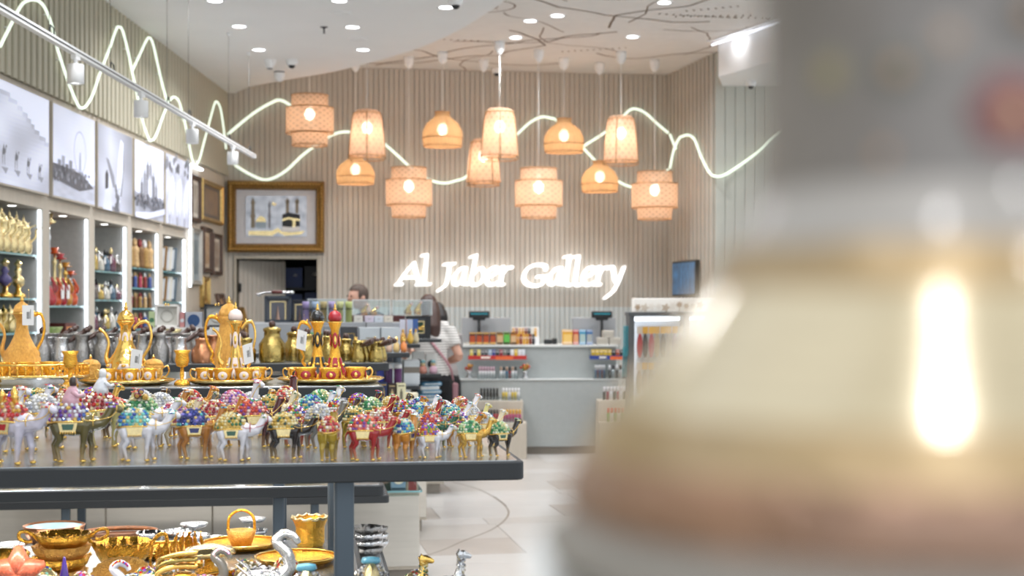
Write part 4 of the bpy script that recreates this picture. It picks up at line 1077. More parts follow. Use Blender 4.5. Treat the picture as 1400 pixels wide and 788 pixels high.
def headgear(pose, pal, seed):
    hx, hz = HEAD[pose]; rnd = random.Random(seed); m = MB(); c = PAL[pal]
    for k in range(10): m.gem((hx - .06 + .016 * k, rnd.uniform(-.045, .045), hz + .08 - .0025 * k * (1 if k > 4 else 0)), .028, rnd.choice(c))
    for s_ in (-1, 1):
        for k in range(5): m.gem((hx - .02 + .02 * k, s_ * .078, hz + .03), .017, rnd.choice(c), (0, s_, 0))
    return m
def bridle(pose):
    hx, hz = HEAD[pose]; m = MB()
    m.tube([(hx + .085, .07 * math.cos(k * 6.2832 / 14), hz - .005 + .066 * math.sin(k * 6.2832 / 14)) for k in range(14)], .008, 5, closed=True)
    m.tube(spline([(hx + .1, -.055, hz), (hx, -.085, hz - .12), (.27, -.17, .62), (.16, -.21, .66)], 4), .007, 5)
    m.tube(spline([(hx + .1, .055, hz), (hx, .085, hz - .12), (.27, .17, .62), (.16, .21, .66)], 4), .007, 5)
    m.tube([(.31 + .0 * k, .135 * math.cos(k * 6.2832 / 16), .6 + .12 * math.sin(k * 6.2832 / 16)) for k in range(16)], .009, 5, closed=True)
    return m
ncam = [0]
def camel(px, py, hpx, body, pal, head, pose=0, cloth='gold', extra=None, where='', lab=None):
    ncam[0] += 1
    Y = (CZ - Z1) * FPX / (py - HY); p = PX(px, py, Y); s = M_(hpx, Y) / (.98 if pose != 2 else 1.12)
    label = lab or f'{body} camel figurine with {pal} saddle {where}'
    t = thing('camel_figurine', label.strip(), 'camel figurine', (p.x, p.y, Z1), TH + R(head), 'jewelled camel figurines', scale=s)
    ob('camel_body', CAMEL[pose], cmats[body], t)
    for hx_, hy_ in hoofx: ob('hoof', cached('hoof', lambda: MB().ell(.018, 0, .024, .05, .042, .027, 10, 6), 'hoof', None), gold_s, t, (hx_, hy_, 0))
    sd = ob('saddle', cached('sdome', saddle_dome, 'saddle', None), mat('saddle_' + pal.replace(' ', '_'), mixc(hexc(PAL[pal][0]), hexc(PAL[pal][3]), .35), .3, var=.2, scale=20, coat=.6), t)
    ob('saddle_gems', cached(('sg', pal, ncam[0] % 3), lambda: saddle_gems(pal, ncam[0]), 'saddle_gems', gems_m), None, sd)
    ob('saddle_rim', cached('srim', rim_tube, 'saddle_rim', None), gold_s, sd)
    cl = {'gold': gold_pale, 'red': enamel_r, 'navy': mat('enamel_navy', '#1d2566', .25, var=.1, coat=.5), 'green': mat('enamel_green', '#24573f', .25, var=.1, coat=.5)}[cloth]
    for s_ in (-1, 1):
        ob('saddle_cloth', cached(('scl', s_), side_cloth(s_), 'saddle_cloth', None), gold_pale, sd)
        ob('cloth_panel', cached(('sclp', s_), lambda: MB().prism([(-.11, .49), (.03, .49), (.05, .575), (-.13, .575)], s_ * .207, s_ * .213, 'y'), 'cloth_panel', None), cl, sd)
    ob('fringe', cached('fringe', fringe, 'fringe', None), gold_s, sd)
    ob('headdress', cached(('hg', pose, pal), lambda: headgear(pose, pal, 4), 'headdress', gems_m), None, t)
    ob('bridle', cached(('br', pose), lambda: bridle(pose), 'bridle', None), enamel_r if extra == 'reins' else gold_s, t)
    if extra == 'carpets':
        for q, (x_, z_, c_) in enumerate(((-.12, .93, '#7a1822'), (.02, .9, '#c9a24a'), (-.05, 1.0, '#3a2766'))):
            MB().colr(c_).tube([(x_, -.2, z_), (x_, .2, z_)], .05, 14).build('rolled_carpet', paint_m, t)
            MB().tube(spline([(x_ + .012 * k * math.cos(k * 1.3) * .3, -.203, z_ + .012 * k * math.sin(k * 1.3) * .3) for k in range(11)], 3), .005, 5).build('carpet_scroll', gold_s, t)
    if extra in ('rider_pink', 'rider_white'):
        c_ = '#d6a7b4' if extra == 'rider_pink' else '#dfe0e4'
        MB().colr(c_).tube([(-.03, 0, .84), (-.03, 0, .95), (0, 0, 1.06), (.01, 0, 1.13)], [.14, .12, .085, .045], 10).build('rider_robe', paint_m, t)
        MB().colr(c_).tube([(.0, -.07, 1.05), (.09, -.08, .98), (.17, -.04, 1.0)], [.04, .034, .026], 8).build('rider_sleeve', paint_m, t)
        MB().colr('#a5744f').ell(.02, 0, 1.19, .05, .045, .058, 10, 8).build('rider_head', paint_m, t)
        MB().colr('#32221a' if extra == 'rider_pink' else '#f1f1f1').lathe([(.052, 1.13), (.058, 1.2), (.045, 1.25), (.001, 1.265)], 12, x=.005).build('rider_headscarf', paint_m, t)
    if extra == 'palace':
        for x_, y_, h_ in ((-.2, 0, .2), (-.1, -.08, .26), (0, .06, .3), (.08, -.04, .22)):
            MB().lathe([(.05, 0), (.05, h_ * .6), (.06, h_ * .65), (.03, h_ * .85), (.001, h_)], 10, x_, y_, .8).build('gilt_tower', gold_s, t)
    return t
FRw = 'in the front row'
C_ = [
 # front row
 (26, 633, 96, 'lilac white', 'red', -24, 1, 'red', 'palace', 'carrying gilt towers'), (104, 632, 92, 'olive brown', 'purple and silver', 0, 1, 'green', 'rider_pink', 'ridden by a pink-robed figure'),
 (182, 632, 80, 'white', 'turquoise and blue', 4, 1, 'gold', None, 'alone at the shelf edge'), (252, 630, 76, 'tan', 'navy', 8, 0, 'navy', None, 'with pale lower legs'),
 (326, 630, 72, 'white', 'gold and green', 2, 1, 'green', 'reins', 'with bright red reins'), (384, 629, 70, 'black-brown', 'gold and green', 0, 1, 'gold', None, 'beside the white one with red reins'),
 (450, 630, 66, 'olive gold', 'red', 78, 0, 'red', None, 'seen from behind'), (510, 629, 68, 'red', 'coral and orange', -4, 1, 'gold', None, 'at the front of the red group'),
 (562, 627, 60, 'amber', 'turquoise and blue', 62, 0, 'navy', None, 'turned away in the front row'), (588, 627, 52, 'white', 'mixed gem', 4, 1, 'gold', None, 'small, amid the amber ones'),
 (640, 627, 56, 'gold', 'green', 2, 0, 'gold', None, 'near the rounded shelf corner'), (676, 626, 52, 'black-brown', 'green', 20, 0, 'green', None, 'nearest the rounded shelf corner'),
 # second row
 (8, 618, 92, 'white', 'red', 5, 2, 'red', None, 'behind the gilt tower camel'), (62, 616, 84, 'white', 'silver', 14, 0, 'gold', None, 'with a tall glittering silver hump'),
 (126, 614, 86, 'pale yellow', 'red', 30, 1, 'red', 'rider_white', 'ridden by a white-robed figure'), (205, 613, 78, 'white', 'green', 6, 1, 'gold', 'carpets', 'loaded with rolled carpets'),
 (232, 611, 66, 'cream', 'pink', 20, 0, 'red', None, 'half hidden behind the tan one'), (296, 612, 70, 'amber', 'red', 12, 0, 'red', None, 'behind the white one with red reins'),
 (352, 612, 72, 'dark red', 'coral and orange', 10, 0, 'gold', None, 'between the white and black-brown ones'), (404, 612, 62, 'red', 'mixed gem', -16, 0, 'red', None, 'behind the black-brown one'),
 (440, 613, 66, 'grey', 'silver', 18, 0, 'gold', None, 'behind the olive gold one'), (484, 613, 62, 'olive gold', 'gold and green', 40, 1, 'gold', None, 'between the grey and red ones'),
 (528, 613, 60, 'red', 'red', -8, 1, 'red', None, 'behind the leading red one'), (556, 612, 56, 'tan', 'silver', 30, 0, 'gold', None, 'second row amid the amber ones'),
 (600, 613, 54, 'green', 'coral and orange', -6, 1, 'gold', None, 'behind the small white one'), (626, 612, 54, 'amber', 'mixed gem', -10, 1, 'red', None, 'leading toward the gold one'),
 (658, 611, 50, 'cream', 'silver', 12, 0, 'gold', None, 'behind the gold one'),
 # third row
 (36, 602, 76, 'white', 'mixed gem', 20, 0, 'red', None, 'third row behind the silver hump'), (92, 600, 74, 'gold', 'red', 18, 0, 'red', None, 'with red turban headdress'),
 (160, 600, 70, 'brown', 'coral and orange', 6, 2, 'gold', None, 'third row by the carpet carrier'), (222, 598, 66, 'tan', 'silver', 12, 0, 'gold', None, 'third row behind the cream one'),
 (280, 598, 64, 'grey', 'gold and green', 0, 2, 'gold', None, 'third row with raised head'), (318, 598, 80, 'white', 'pink', -10, 2, 'red', None, 'tall with its head raised high'),
 (368, 597, 62, 'cream', 'gold and green', 14, 0, 'gold', None, 'third row near the tall dark red one'), (428, 597, 62, 'white', 'turquoise and blue', 24, 0, 'gold', None, 'third row above the grey one'),
 (470, 597, 56, 'brown', 'mixed gem', -12, 0, 'gold', None, 'third row by the olive gold one'), (508, 597, 58, 'red', 'green', -6, 0, 'red', None, 'third row in the red group'),
 (548, 597, 54, 'amber', 'mixed gem', 22, 0, 'gold', None, 'third row behind the tan one'), (592, 597, 52, 'red', 'turquoise and blue', 16, 0, 'navy', None, 'third row behind the green one'),
 (622, 597, 48, 'white', 'turquoise and blue', 6, 0, 'gold', None, 'third row near the cream one'), (650, 597, 44, 'pale yellow', 'silver', 12, 0, 'gold', None, 'third row at the end of the herd'),
 # rear rows
 (54, 588, 62, 'amber', 'gold and green', 8, 0, 'gold', None, 'rear row by the upright brown one'), (130, 587, 62, 'gold', 'mixed gem', 16, 0, 'red', None, 'rear row behind the riders'), (196, 587, 58, 'brown', 'silver', -8, 0, 'gold', None, 'rear row behind the carpets'),
 (262, 586, 58, 'amber', 'red', 10, 0, 'red', None, 'rear row with curled red saddle'), (345, 586, 54, 'gold', 'silver', 16, 0, 'gold', None, 'rear row behind the raised white head'),
 (392, 586, 72, 'dark red', 'red', 70, 2, 'red', None, 'tall rear one with raised ruby head'), (440, 586, 58, 'white', 'green', 30, 0, 'gold', None, 'rear row beside the ruby-headed one'),
 (492, 586, 52, 'dark red', 'mixed gem', 0, 0, 'gold', None, 'rear row behind the red group'), (536, 586, 48, 'brown', 'gold and green', 8, 0, 'gold', None, 'rear row behind the amber ones'),
 (576, 586, 46, 'white', 'navy', 14, 0, 'navy', None, 'rear row behind the ruby and blue one'), (612, 586, 42, 'tan', 'silver', -6, 0, 'gold', None, 'rear row near the herd end'), (640, 585, 46, 'white', 'red', 12, 0, 'red', None, 'last in the rear row')]
SHIFT = {0: (-0.004, -0.03), 1: (-0.0048, -0.0066), 2: (0.0064, 0.0088), 3: (0.0176, 0.0242), 4: (-0.0080, -0.0110), 5: (0.0080, 0.0110), 7: (-0.0144, -0.0198), 8: (-0.0112, -0.0154), 10: (0.0064, 0.0088), 11: (0.0130, 0.0255), 12: (-0.0144, -0.0198), 13: (-0.0016, -0.0022), 14: (0.0160, 0.0220), 15: (-0.0096, -0.0132), 16: (0.0096, 0.0132), 18: (-0.0048, -0.0066), 19: (0.0000, 0.0132), 20: (0.0000, -0.0132), 21: (0.0048, 0.0066), 22: (-0.0080, -0.0110), 23: (0.0080, 0.0110), 24: (-0.0112, -0.0154), 25: (0.0016, 0.0022), 26: (0.0096, 0.0132), 27: (-0.0080, -0.0110), 28: (0.0080, 0.0110), 31: (-0.0128, -0.0176), 32: (0.0064, 0.0088), 33: (0.0064, 0.0088), 34: (-0.0016, 0.0022), 35: (-0.0112, -0.0198), 36: (0.0016, 0.0022), 37: (0.0112, 0.0154), 38: (-0.0224, -0.0308), 39: (-0.0048, -0.0066), 40: (-0.0074, 0.0325), 51: (-0.0064, -0.0088), 52: (-0.0170, 0.0055)}
for i_, a in enumerate(C_):
    t = camel(a[0], a[1], a[2] * .98, a[3], a[4], a[5], a[6], a[7], a[8], a[9])
    dx_, dy_ = SHIFT.get(i_, (0, 0)); t.location.x += dx_; t.location.y += dy_       # stand clear of the neighbours

# ------------------------------------------------------------------ gilt coffee sets on the second table
ZG = 1.227
def price_tag(parent, loc, rot=(0, 0, 0), w=.064, h=.07):
    g = MB().box(0, 0, -h / 2, w, .0015, h).build('price_tag', paper_m, parent, loc=loc, rot=rot)
    m = MB()
    for k in range(6): m.box(-w * .1 + k * w * .045, -.0012, -h * .5, w * .02, .0006, h * .35)
    m.box(w * .22, -.0012, -h * .45, w * .03, .0006, h * .5)
    m.build('barcode', black_m, g)
    MB().tube([(0, 0, -.004), (.003, .004, .03), (0, .01, .06)], .0008, 4).build('string', gold_s, g)
def ewer(label, p, H, body, accent=None, style='flare', rz=0.0, spout=True, handle=1, lidc=None, tagside=None):
    t = thing('coffee_pot', label, 'coffee pot', p, TH + rz)
    t.scale = (.62, .62, 1) if style != 'slim' else (.54, .54, 1)
    if style == 'flare':       # conical foot, narrow neck, domed lid
        prof = [(.34, 0), (.36, .02), (.36, .2), (.34, .22), (.345, .25), (.33, .28), (.24, .36), (.15, .48), (.11, .58), (.11, .68), (.16, .73), (.175, .75)]
        lid = [(.165, .75), (.17, .79), (.13, .85), (.06, .885), (.03, .9)]
    elif style == 'tall':
        prof = [(.26, 0), (.27, .03), (.22, .08), (.29, .2), (.27, .35), (.2, .55), (.17, .68), (.21, .73), (.21, .75)]
        lid = [(.2, .75), (.19, .8), (.13, .87), (.06, .9), (.03, .91)]
    else:
        prof = [(.3, 0), (.32, .02), (.32, .05), (.26, .1), (.16, .24), (.1, .42), (.085, .56), (.1, .66), (.15, .72), (.155, .76)]
        lid = [(.13, .76), (.16, .79), (.16, .83), (.12, .88), (.05, .9), (.025, .91)]
    MB().lathe([(r * H, z * H) for r, z in prof], 26).build('pot_body', body, t)
    l = MB().lathe([(r * H, z * H) for r, z in lid], 22, wave=.03 if style != 'flare' else 0, waves=12).build('lid', lidc or body, t)
    MB().lathe([(.03 * H, .9 * H), (.045 * H, .925 * H), (.018 * H, .945 * H), (.03 * H, .965 * H), (.001, H)], 12).build('finial', gold_s, l)
    MB().tube([(.178 * H * math.cos(k * 6.2832 / 24), .178 * H * math.sin(k * 6.2832 / 24), .752 * H) for k in range(24)], .008 * H, 6, closed=True).build('collar', gold_s, t)
    if spout:
        MB().tube(spline([(-.28 * H, 0, .2 * H), (-.38 * H, 0, .3 * H), (-.33 * H, 0, .48 * H), (-.4 * H, 0, .6 * H), (-.52 * H, 0, .66 * H)], 5), [.075 * H, .073 * H, .07 * H, .066 * H, .06 * H, .055 * H, .05 * H, .045 * H, .042 * H, .04 * H] + [.034 * H] * 6 + [.028 * H] * 5, 10, flat=.8).build('spout', body if style != 'slim' else gold_s, t)
    if handle:
        h = handle
        q = spline([(h * .15 * H, 0, .66 * H), (h * .26 * H, 0, .73 * H), (h * .42 * H, 0, .74 * H), (h * .5 * H, 0, .6 * H), (h * .46 * H, 0, .44 * H), (h * .34 * H, 0, .3 * H), (h * .38 * H, 0, .24 * H), (h * .29 * H, 0, .18 * H)], 5)
        MB().tube(q, .026 * H, 8).build('handle', gold if body is not gold_s else gold_s, t)
        MB().ell(h * .26 * H, 0, .76 * H, .025 * H, .025 * H, .03 * H, 8, 6).build('thumb_rest', gold_s, t)
    if accent:
        for a in ((-90, 1), (-20, .8), (200, .8)):
            ca, sa = math.cos(R(a[0])), math.sin(R(a[0]))
            g = MB(); g.ell(0, 0, 0, .065 * H * a[1], .02 * H, .105 * H * a[1], 16, 8)
            e = g.build('medallion', accent, t, loc=(.115 * H * ca, .115 * H * sa, .52 * H), rot=(R(-6) if a[0] == -90 else 0, 0, R(a[0] + 90)))
            MB().ell(0, -.012 * H, 0, .034 * H * a[1], .018 * H, .06 * H * a[1], 12, 8).build('medallion_boss', gold_s, e)
        if style in ('flare', 'slim'):
            rr = [(.352, .165), (.362, .18), (.335, .225), (.24, .315), (.185, .4)] if style == 'flare' else [(.29, .08), (.2, .18), (.14, .3)]
            for k in range(6):
                m = MB(); n = 8; a0 = k * 60 - 90 - 24; vs = []; fs = []
                for i_, (r, z) in enumerate(rr):
                    f = 1 - i_ / (len(rr) - .2)
                    for j_ in range(n + 1):
                        a = R(a0 + 24 + (48 * j_ / n - 24) * (f if style == 'flare' else .8)); vs.append(((r + .012) * H * math.cos(a), (r + .012) * H * math.sin(a), z * H))
                for i_ in range(len(rr) - 1):
                    for j_ in range(n): b_ = i_ * (n + 1) + j_; fs.append((b_, b_ + 1, b_ + n + 2, b_ + n + 1))
                m.add(vs, fs, True); e = m.build('enamel_panel', accent, t)
                am = R(a0 + 24); r1, z1_ = rr[1]
                MB().ell(math.cos(am) * (r1 + .01) * H, math.sin(am) * (r1 + .01) * H, (z1_ + .03) * H, .05 * H, .05 * H, .018 * H, 8, 5).build('filigree', gold_s, e)
    if tagside: price_tag(t, tagside[:3], (0, R(tagside[3]), R(-4)))
    return t
def cup(label, p, r, H, body, accent=None, rz=0.0, handle=True, lid=False, group=None, cat='cup'):
    t = thing('coffee_cup' if not lid else 'sugar_pot', label, cat, p, TH + rz, group)
    ob('bowl', cached(('cupb', round(r, 4), round(H, 4)), lambda: MB().lathe([(r * .62, 0), (r * .66, H * .06), (r * .5, H * .12), (r * .78, H * .22), (r * .98, H * .5), (r * .96, H * .8), (r * 1.06, H * .96), (r * 1.02, H), (r * .9, H * .96), (r * .8, H * .4), (.001, H * .3)], 22), 'bowl', None), body, t)
    if accent:
        for a in (-90, 0, 90, 180):
            g = MB().ell(0, 0, 0, r * .5, r * .12, H * .28, 14, 8).build('medallion', accent, t, loc=(r * .94 * math.cos(R(a)), r * .94 * math.sin(R(a)), H * .52), rot=(0, 0, R(a + 90)))
            MB().ell(0, -r * .09, 0, r * .18, r * .07, H * .13, 10, 6).build('medallion_boss', gold_s, g)
    else:
        MB().ell(0, -r * .96, H * .5, r * .12, r * .07, H * .08, 8, 6).build('turquoise_stone', enamel_blue, t)
    if handle:
        ob('handle', cached(('cuph', round(r, 4), round(H, 4)), lambda: MB().tube(spline([(r * .95, 0, H * .82), (r * 1.45, 0, H * .92), (r * 1.6, 0, H * .6), (r * 1.3, 0, H * .3), (r * .9, 0, H * .28)], 4), r * .1, 7), 'handle', None), gold_s, t)
    if lid:
        l = MB().lathe([(r * 1.04, H), (r * 1.0, H * 1.08), (r * .7, H * 1.28), (r * .2, H * 1.36), (r * .1, H * 1.38)], 20).build('lid', body, t)
        MB().lathe([(r * .1, H * 1.38), (r * .18, H * 1.46), (r * .08, H * 1.52), (.001, H * 1.64)], 10).build('finial', gold_s, l)
    return t
def tray(label, p, rx, ry, z=0, m=None):
    t = thing('serving_tray', label, 'tray', p, TH)
    MB().lathe([(.001, .003), (.86, .003), (.9, .006), (1.0, .014), (1.0, .017), (.9, .0095), (.86, .006), (.001, .006)], 48, sx=rx, sy=ry, cap=False, wave=.012, waves=24, wfrom=3).build('tray_plate', m or gold_pale, t)
    MB().tube([(rx * .99 * math.cos(k * 6.2832 / 48) * (1 + .012 * math.cos(24 * k * 6.2832 / 48)), ry * .99 * math.sin(k * 6.2832 / 48), .0165) for k in range(48)], .003, 5, closed=True).build('beaded_rim', gold_s, t)
    MB().lathe([(rx * .7, 0), (rx * .7, .003)], 30, sy=ry / rx, cap=True).build('foot_ring', gold_m, t)
    return t
def goblet(label, p, H, m=None):
    t = thing('goblet', label, 'goblet', p, TH); r = H * .22
    MB().lathe([(r * 1.05, 0), (r, .008), (r * .6, .02), (r * .22, H * .14), (r * .3, H * .3), (r * .2, H * .5)], 20, wave=.02, waves=10).build('stem', m or gold, t)
    MB().lathe([(r * .2, H * .5), (r * .7, H * .55), (r * .92, H * .7), (r * .8, H * .88), (r * 1.1, H), (r * 1.0, H), (r * .7, H * .85), (.001, H * .6)], 20).build('bowl', m or gold, t)
    return t
g5 = M_(1, 5.3)
# set with a pierced gallery tray at the left edge
pt = onU(2, 44, .24, ZG)
t = thing('gallery_tray', 'oval gilt gallery tray with pierced rail on curled feet', 'tray', pt, TH)
MB().slab(-.19, .19, -.12, .12, .028, .034, .1, .001, 8).build('tray_plate', gold_pale, t)
for zz, nm in ((.034, 'lower_rail'), (.072, 'upper_rail')):
    MB().tube([(.19 * math.cos(k * 6.2832 / 44), .12 * math.sin(k * 6.2832 / 44), zz) for k in range(44)], .0045, 6, closed=True).build(nm, gold_s, t)
for k in range(44):
    a = k * 6.2832 / 44
    ob('baluster', cached('balu', lambda: MB().lathe([(.003, 0), (.0055, .008), (.003, .014), (.006, .022), (.003, .036)], 7), 'baluster', None), gold, t, (.19 * math.cos(a), .12 * math.sin(a), .035))
for a in (225, 315, 45, 135): MB().tube(spline([(.17 * math.cos(R(a)), .11 * math.sin(R(a)), .03), (.185 * math.cos(R(a)), .12 * math.sin(R(a)), .018), (.178 * math.cos(R(a)), .115 * math.sin(R(a)), .005)], 4), .008, 8).build('curled_foot', gold_s, t)
ewer('matte gilt coffee pot with ribbed domed lid inside the gallery tray', onU(2, 30, .285, ZG + .0346), g5 * 108, gold_m, None, 'flare', 0, True, .86, tagside=(.05, -.09, g5 * 92, 0))
for k, (px, dy) in enumerate(((1, .18), (34, .175), (68, .2))):
    cup('gilt cup with a blue stone inside the gallery tray, ' + ['farthest from the goblet', 'the middle one', 'nearest the goblet'][k], onU(2, px, dy, ZG + .0346), g5 * 11.5, g5 * 18, gold, None, R(-10 + 20 * k), group='cups in the gallery tray')
tray('flat round gilt tray under the gallery tray edge', onU(2, 30, .06, ZG) if False else onU(2, 313, .47, ZG), .12, .09)
goblet('gilt goblet between the gallery tray and a lidded sugar pot', onU(2, 96, .085, ZG), g5 * 46)
# set two
tray('wide gilt tray under the polished ewer set', onU(2, 174, .22, ZG), .165, .14)
ewer('tall polished gilt ewer with pink enamel medallion and swan-neck spout', onU(2, 172, .27, ZG + .0061), g5 * 108, gold_s, enamel_w, 'flare', R(0), True, 1, tagside=(.075, -.1, g5 * 44, 8))
cup('lidded gilt sugar pot left of the polished ewer', onU(2, 124, .42, ZG), g5 * 13, g5 * 23, gold_m, None, R(180), True, True, cat='sugar pot')
cup('lidded gilt sugar pot right of the polished ewer', onU(2, 210, .42, ZG), g5 * 13, g5 * 23, gold_m, None, R(0), True, True, cat='sugar pot')
for k, (px, dy) in enumerate(((148, .14), (178, .12), (203, .16))):
    cup('gilt cup with pink enamel oval at the polished ewer, ' + ['first from the gallery tray', 'second from the gallery tray', 'under the price tag'][k], onU(2, px, dy, ZG + .0061), g5 * 10.5, g5 * 20, gold, enamel_w, R((180, 0, 0)[k]), group='cups of the polished ewer set')
goblet('gilt goblet between the polished ewer set and the pearl enamel set', onU(2, 249, .14, ZG), g5 * 46)
# set three
tray('gilt tray under the pearl enamel set', onU(2, 314, .21, ZG), .152, .14)
ewer('matte hammered gilt pot standing behind the pearl enamel pot', onU(2, 313, .47, ZG + .0066), g5 * 116, gold_m, None, 'tall', 0, False, -.9)
ewer('gilt pot with pearl enamel cone and lid', onU(2, 322, .25, ZG + .0061), g5 * 108, gold_s, enamel_w, 'slim', 0, True, .9, lidc=enamel_w, tagside=(.08, -.1, g5 * 51, -10))
for k, (px, dy) in enumerate(((281, .16), (305, .12), (334, .13), (351, .2))):
    cup('gilt cup with pearl enamel band before the pearl pot, ' + ['nearest the goblet', 'second from the goblet', 'third from the goblet', 'under the price tag'][k], onU(2, px, dy, ZG + .0061), g5 * 12.5, g5 * 20, gold, enamel_w, R((180, 180, 0, 0)[k]), group='cups of the pearl enamel set')
# set four
tray('gilt tray under the black and red enamel pots', onU(2, 452, .25, ZG), .19, .19)
ewer('gilt pot with black enamel cone and black lid', onU(2, 434, .335, ZG + .0061), g5 * 106, gold, enamel_k, 'slim', 0, False, -.95, lidc=enamel_k, tagside=(-.1, -.06, g5 * 68, 10))
ewer('slender gilt pot with red enamel panels and red lid', onU(2, 458, .245, ZG + .0061), g5 * 106, gold, enamel_r, 'slim', 0, False, 0, lidc=enamel_r)
cup('gilt cup with black enamel band left of the red cups', onU(2, 405, .24, ZG + .0061), g5 * 11, g5 * 19, gold, enamel_k, R(180))
for k, (px, dy) in enumerate(((418, .16), (451, .12), (486, .16))):
    cup('gilt cup with red enamel band, ' + ['touching the black-banded cup', 'before the red enamel pot', 'with its handle toward the table end'][k], onU(2, px, dy, ZG + .0061), g5 * 14, g5 * 20, gold, enamel_r, R((180, 95, 0)[k]), group='cups of the red enamel set')
# low trays on the lower board
for k in range(5):
    p = UP(2, -1.65 + k * .33, .2, .885)
    t = tray('low gilt tray on the board below the coffee sets', p, .15, .1); t['group'] = 'trays on the lower board'
# ------------------------------------------------------------------ gilt bowls and jewelled boxes on the lower board of the first table
ZL = .87
def lowU(px, Y): 
    p = PX(px, 600, Y); p.z = ZL; return p
def scallop_bowl(label, p, r, H, m, handles=False, group=None, foot=True, waves=12, tilt=0, stone=False):
    t = thing('scalloped_bowl', label, 'bowl', p, (R(tilt), 0, TH + .1), group)
    if foot: MB().lathe([(r * .5, 0), (r * .52, .004), (r * .4, H * .12)], 22).build('foot_ring', m, t)
    MB().lathe([(r * .4, H * .1), (r * .7, H * .2), (r * .9, H * .55), (r, H), (r * .97, H), (r * .84, H * .55), (r * .6, H * .28), (.001, H * .22)], 48, wave=.05, waves=waves, wfrom=2).build('bowl_body', m, t)
    if handles:
        for s_ in (-1, 1): MB().tube(spline([(s_ * r * .86, 0, H * .6), (s_ * r * 1.2, 0, H * 1.1), (s_ * r * 1.5, 0, H * 1.15), (s_ * r * 1.55, 0, H * .8), (s_ * r * 1.3, 0, H * .55), (s_ * r * 1.1, 0, H * .6)], 4), r * .07, 7).build('handle', m, t)
    if stone:
        for a in (-115, -90, -65): MB().ell(r * .88 * math.cos(R(a)), r * .88 * math.sin(R(a)), H * .5, .004, .004, .005, 8, 5).build('turquoise_stone', enamel_blue, t)
    return t
for k in range(4):
    p = lowU(78 + 3 * k, 3.3); p.z = ZL + .027 * k
    scallop_bowl('scalloped gilt bowl in the nested stack, ' + ['bottom one', 'second from the bottom', 'third from the bottom', 'topmost with wing handles'][k], p, .066 - .0015 * k, .038, gold if k % 2 else gold_m, k == 3)
scallop_bowl('round gilt bowl with flower rim, two loop handles and blue stones', lowU(168, 3.5), .066, .07, gold, True, stone=True)
t = thing('gilt_plate', 'gilt plate with lacy rim tilted up before the loop-handled bowl', 'plate', lowU(166, 3.22) + Vector((0, 0, .03)), (R(24), 0, TH))
MB().lathe([(.001, .004), (.04, .004), (.045, .012), (.062, .018), (.064, .016), (.047, .008), (.04, 0), (.001, 0)], 44, cap=False, wave=.03, waves=22, wfrom=3).build('plate_body', gold_m, t)
MB().lathe([(.001, .0045), (.039, .0045)], 30, cap=False).build('plate_centre', gold_m, t)
MB().box(0, .03, -.022, .05, .006, .03).build('easel_prop', gold_m, t)
scallop_bowl('pierced gilt footed bowl at the left end of the lower board', lowU(0, 3.3), .062, .075, gold)
scallop_bowl('plain gilt bowl under the pierced footed bowl', lowU(34, 3.15), .045, .04, gold_m)
for k, (px, Y) in enumerate(((226, 3.4), (258, 3.55))):
    t = thing('leaf_napkin_holder', 'gilt napkin holder with upright curled leaves, ' + ['beside the tilted plate', 'beside the flat-topped dish'][k], 'napkin holder', lowU(px, Y), TH)
    MB().slab(-.035, .035, -.02, .02, 0, .01, .008, .001, 2).build('holder_base', gold, t)
    for j in range(5): MB().tube(spline([(-.03 + j * .015, 0, .005), (-.034 + j * .017, .0, .04), (-.03 + j * .015, -.01, .07), (-.022 + j * .013, -.02, .085)], 4), [.006] * 5 + [.01] * 4 + [.004] * 4, 7, flat=.4).build('curled_leaf', gold, t)
for k, (px, Y, rx) in enumerate(((222, 3.72, .1), (330, 3.82, .1), (405, 3.6, .1), (330, 3.3, .1))):
    tray(['gilt tray far back on the lower board', 'gilt tray at the rear beside the crystal swan', 'gilt tray behind the heart-shaped bag', 'oval gilt tray beneath the crystal swan'][k], lowU(px, Y), rx, .1, 0, gold)
t = thing('cake_stand', 'gilt lidded dish with flat embossed top behind the dragon handles', 'dish', lowU(286, 3.44), TH)
MB().lathe([(.03, 0), (.032, .01), (.012, .02), (.012, .035), (.03, .04)], 20).build('stem', gold, t); MB().lathe([(.03, .04), (.058, .047), (.062, .05), (.055, .062), (.02, .07), (.001, .071)], 36, wave=.01, waves=18).build('dish_top', gold_pale, t)
t = thing('gilt_basket', 'gilt basket with tall arched handle behind the crystal swan', 'basket', lowU(330, 3.82) + Vector((0, 0, .0068)), TH)
MB().lathe([(.025, 0), (.032, .02), (.038, .04), (.035, .04), (.001, .012)], 24, wave=.03).build('basket_body', gold_m, t); MB().tube(spline([(-.034, 0, .035), (-.03, 0, .075), (0, 0, .092), (.03, 0, .075), (.034, 0, .035)], 6), .004, 8).build('arched_handle', gold, t)
t = thing('square_bowl', 'tall gilt square planter with frilled rim beside the steel posts', 'bowl', lowU(424, 3.85), TH)
MB().lathe([(.032, 0), (.036, .01), (.036, .05), (.046, .075), (.044, .075), (.03, .05), (.001, .02)], 32, smooth=False, wave=.05, waves=4).build('planter_body', gold, t)
MB().tube([(.0455 * math.cos(k * 6.2832 / 32) * (1 + .05 * math.cos(4 * k * 6.2832 / 32)), .0455 * math.sin(k * 6.2832 / 32) * (1 + .05 * math.cos(4 * k * 6.2832 / 32)), .075 + .003 * math.cos(k * 2.1)) for k in range(32)], .004, 6, closed=True).build('frilled_rim', gold_pale, t)
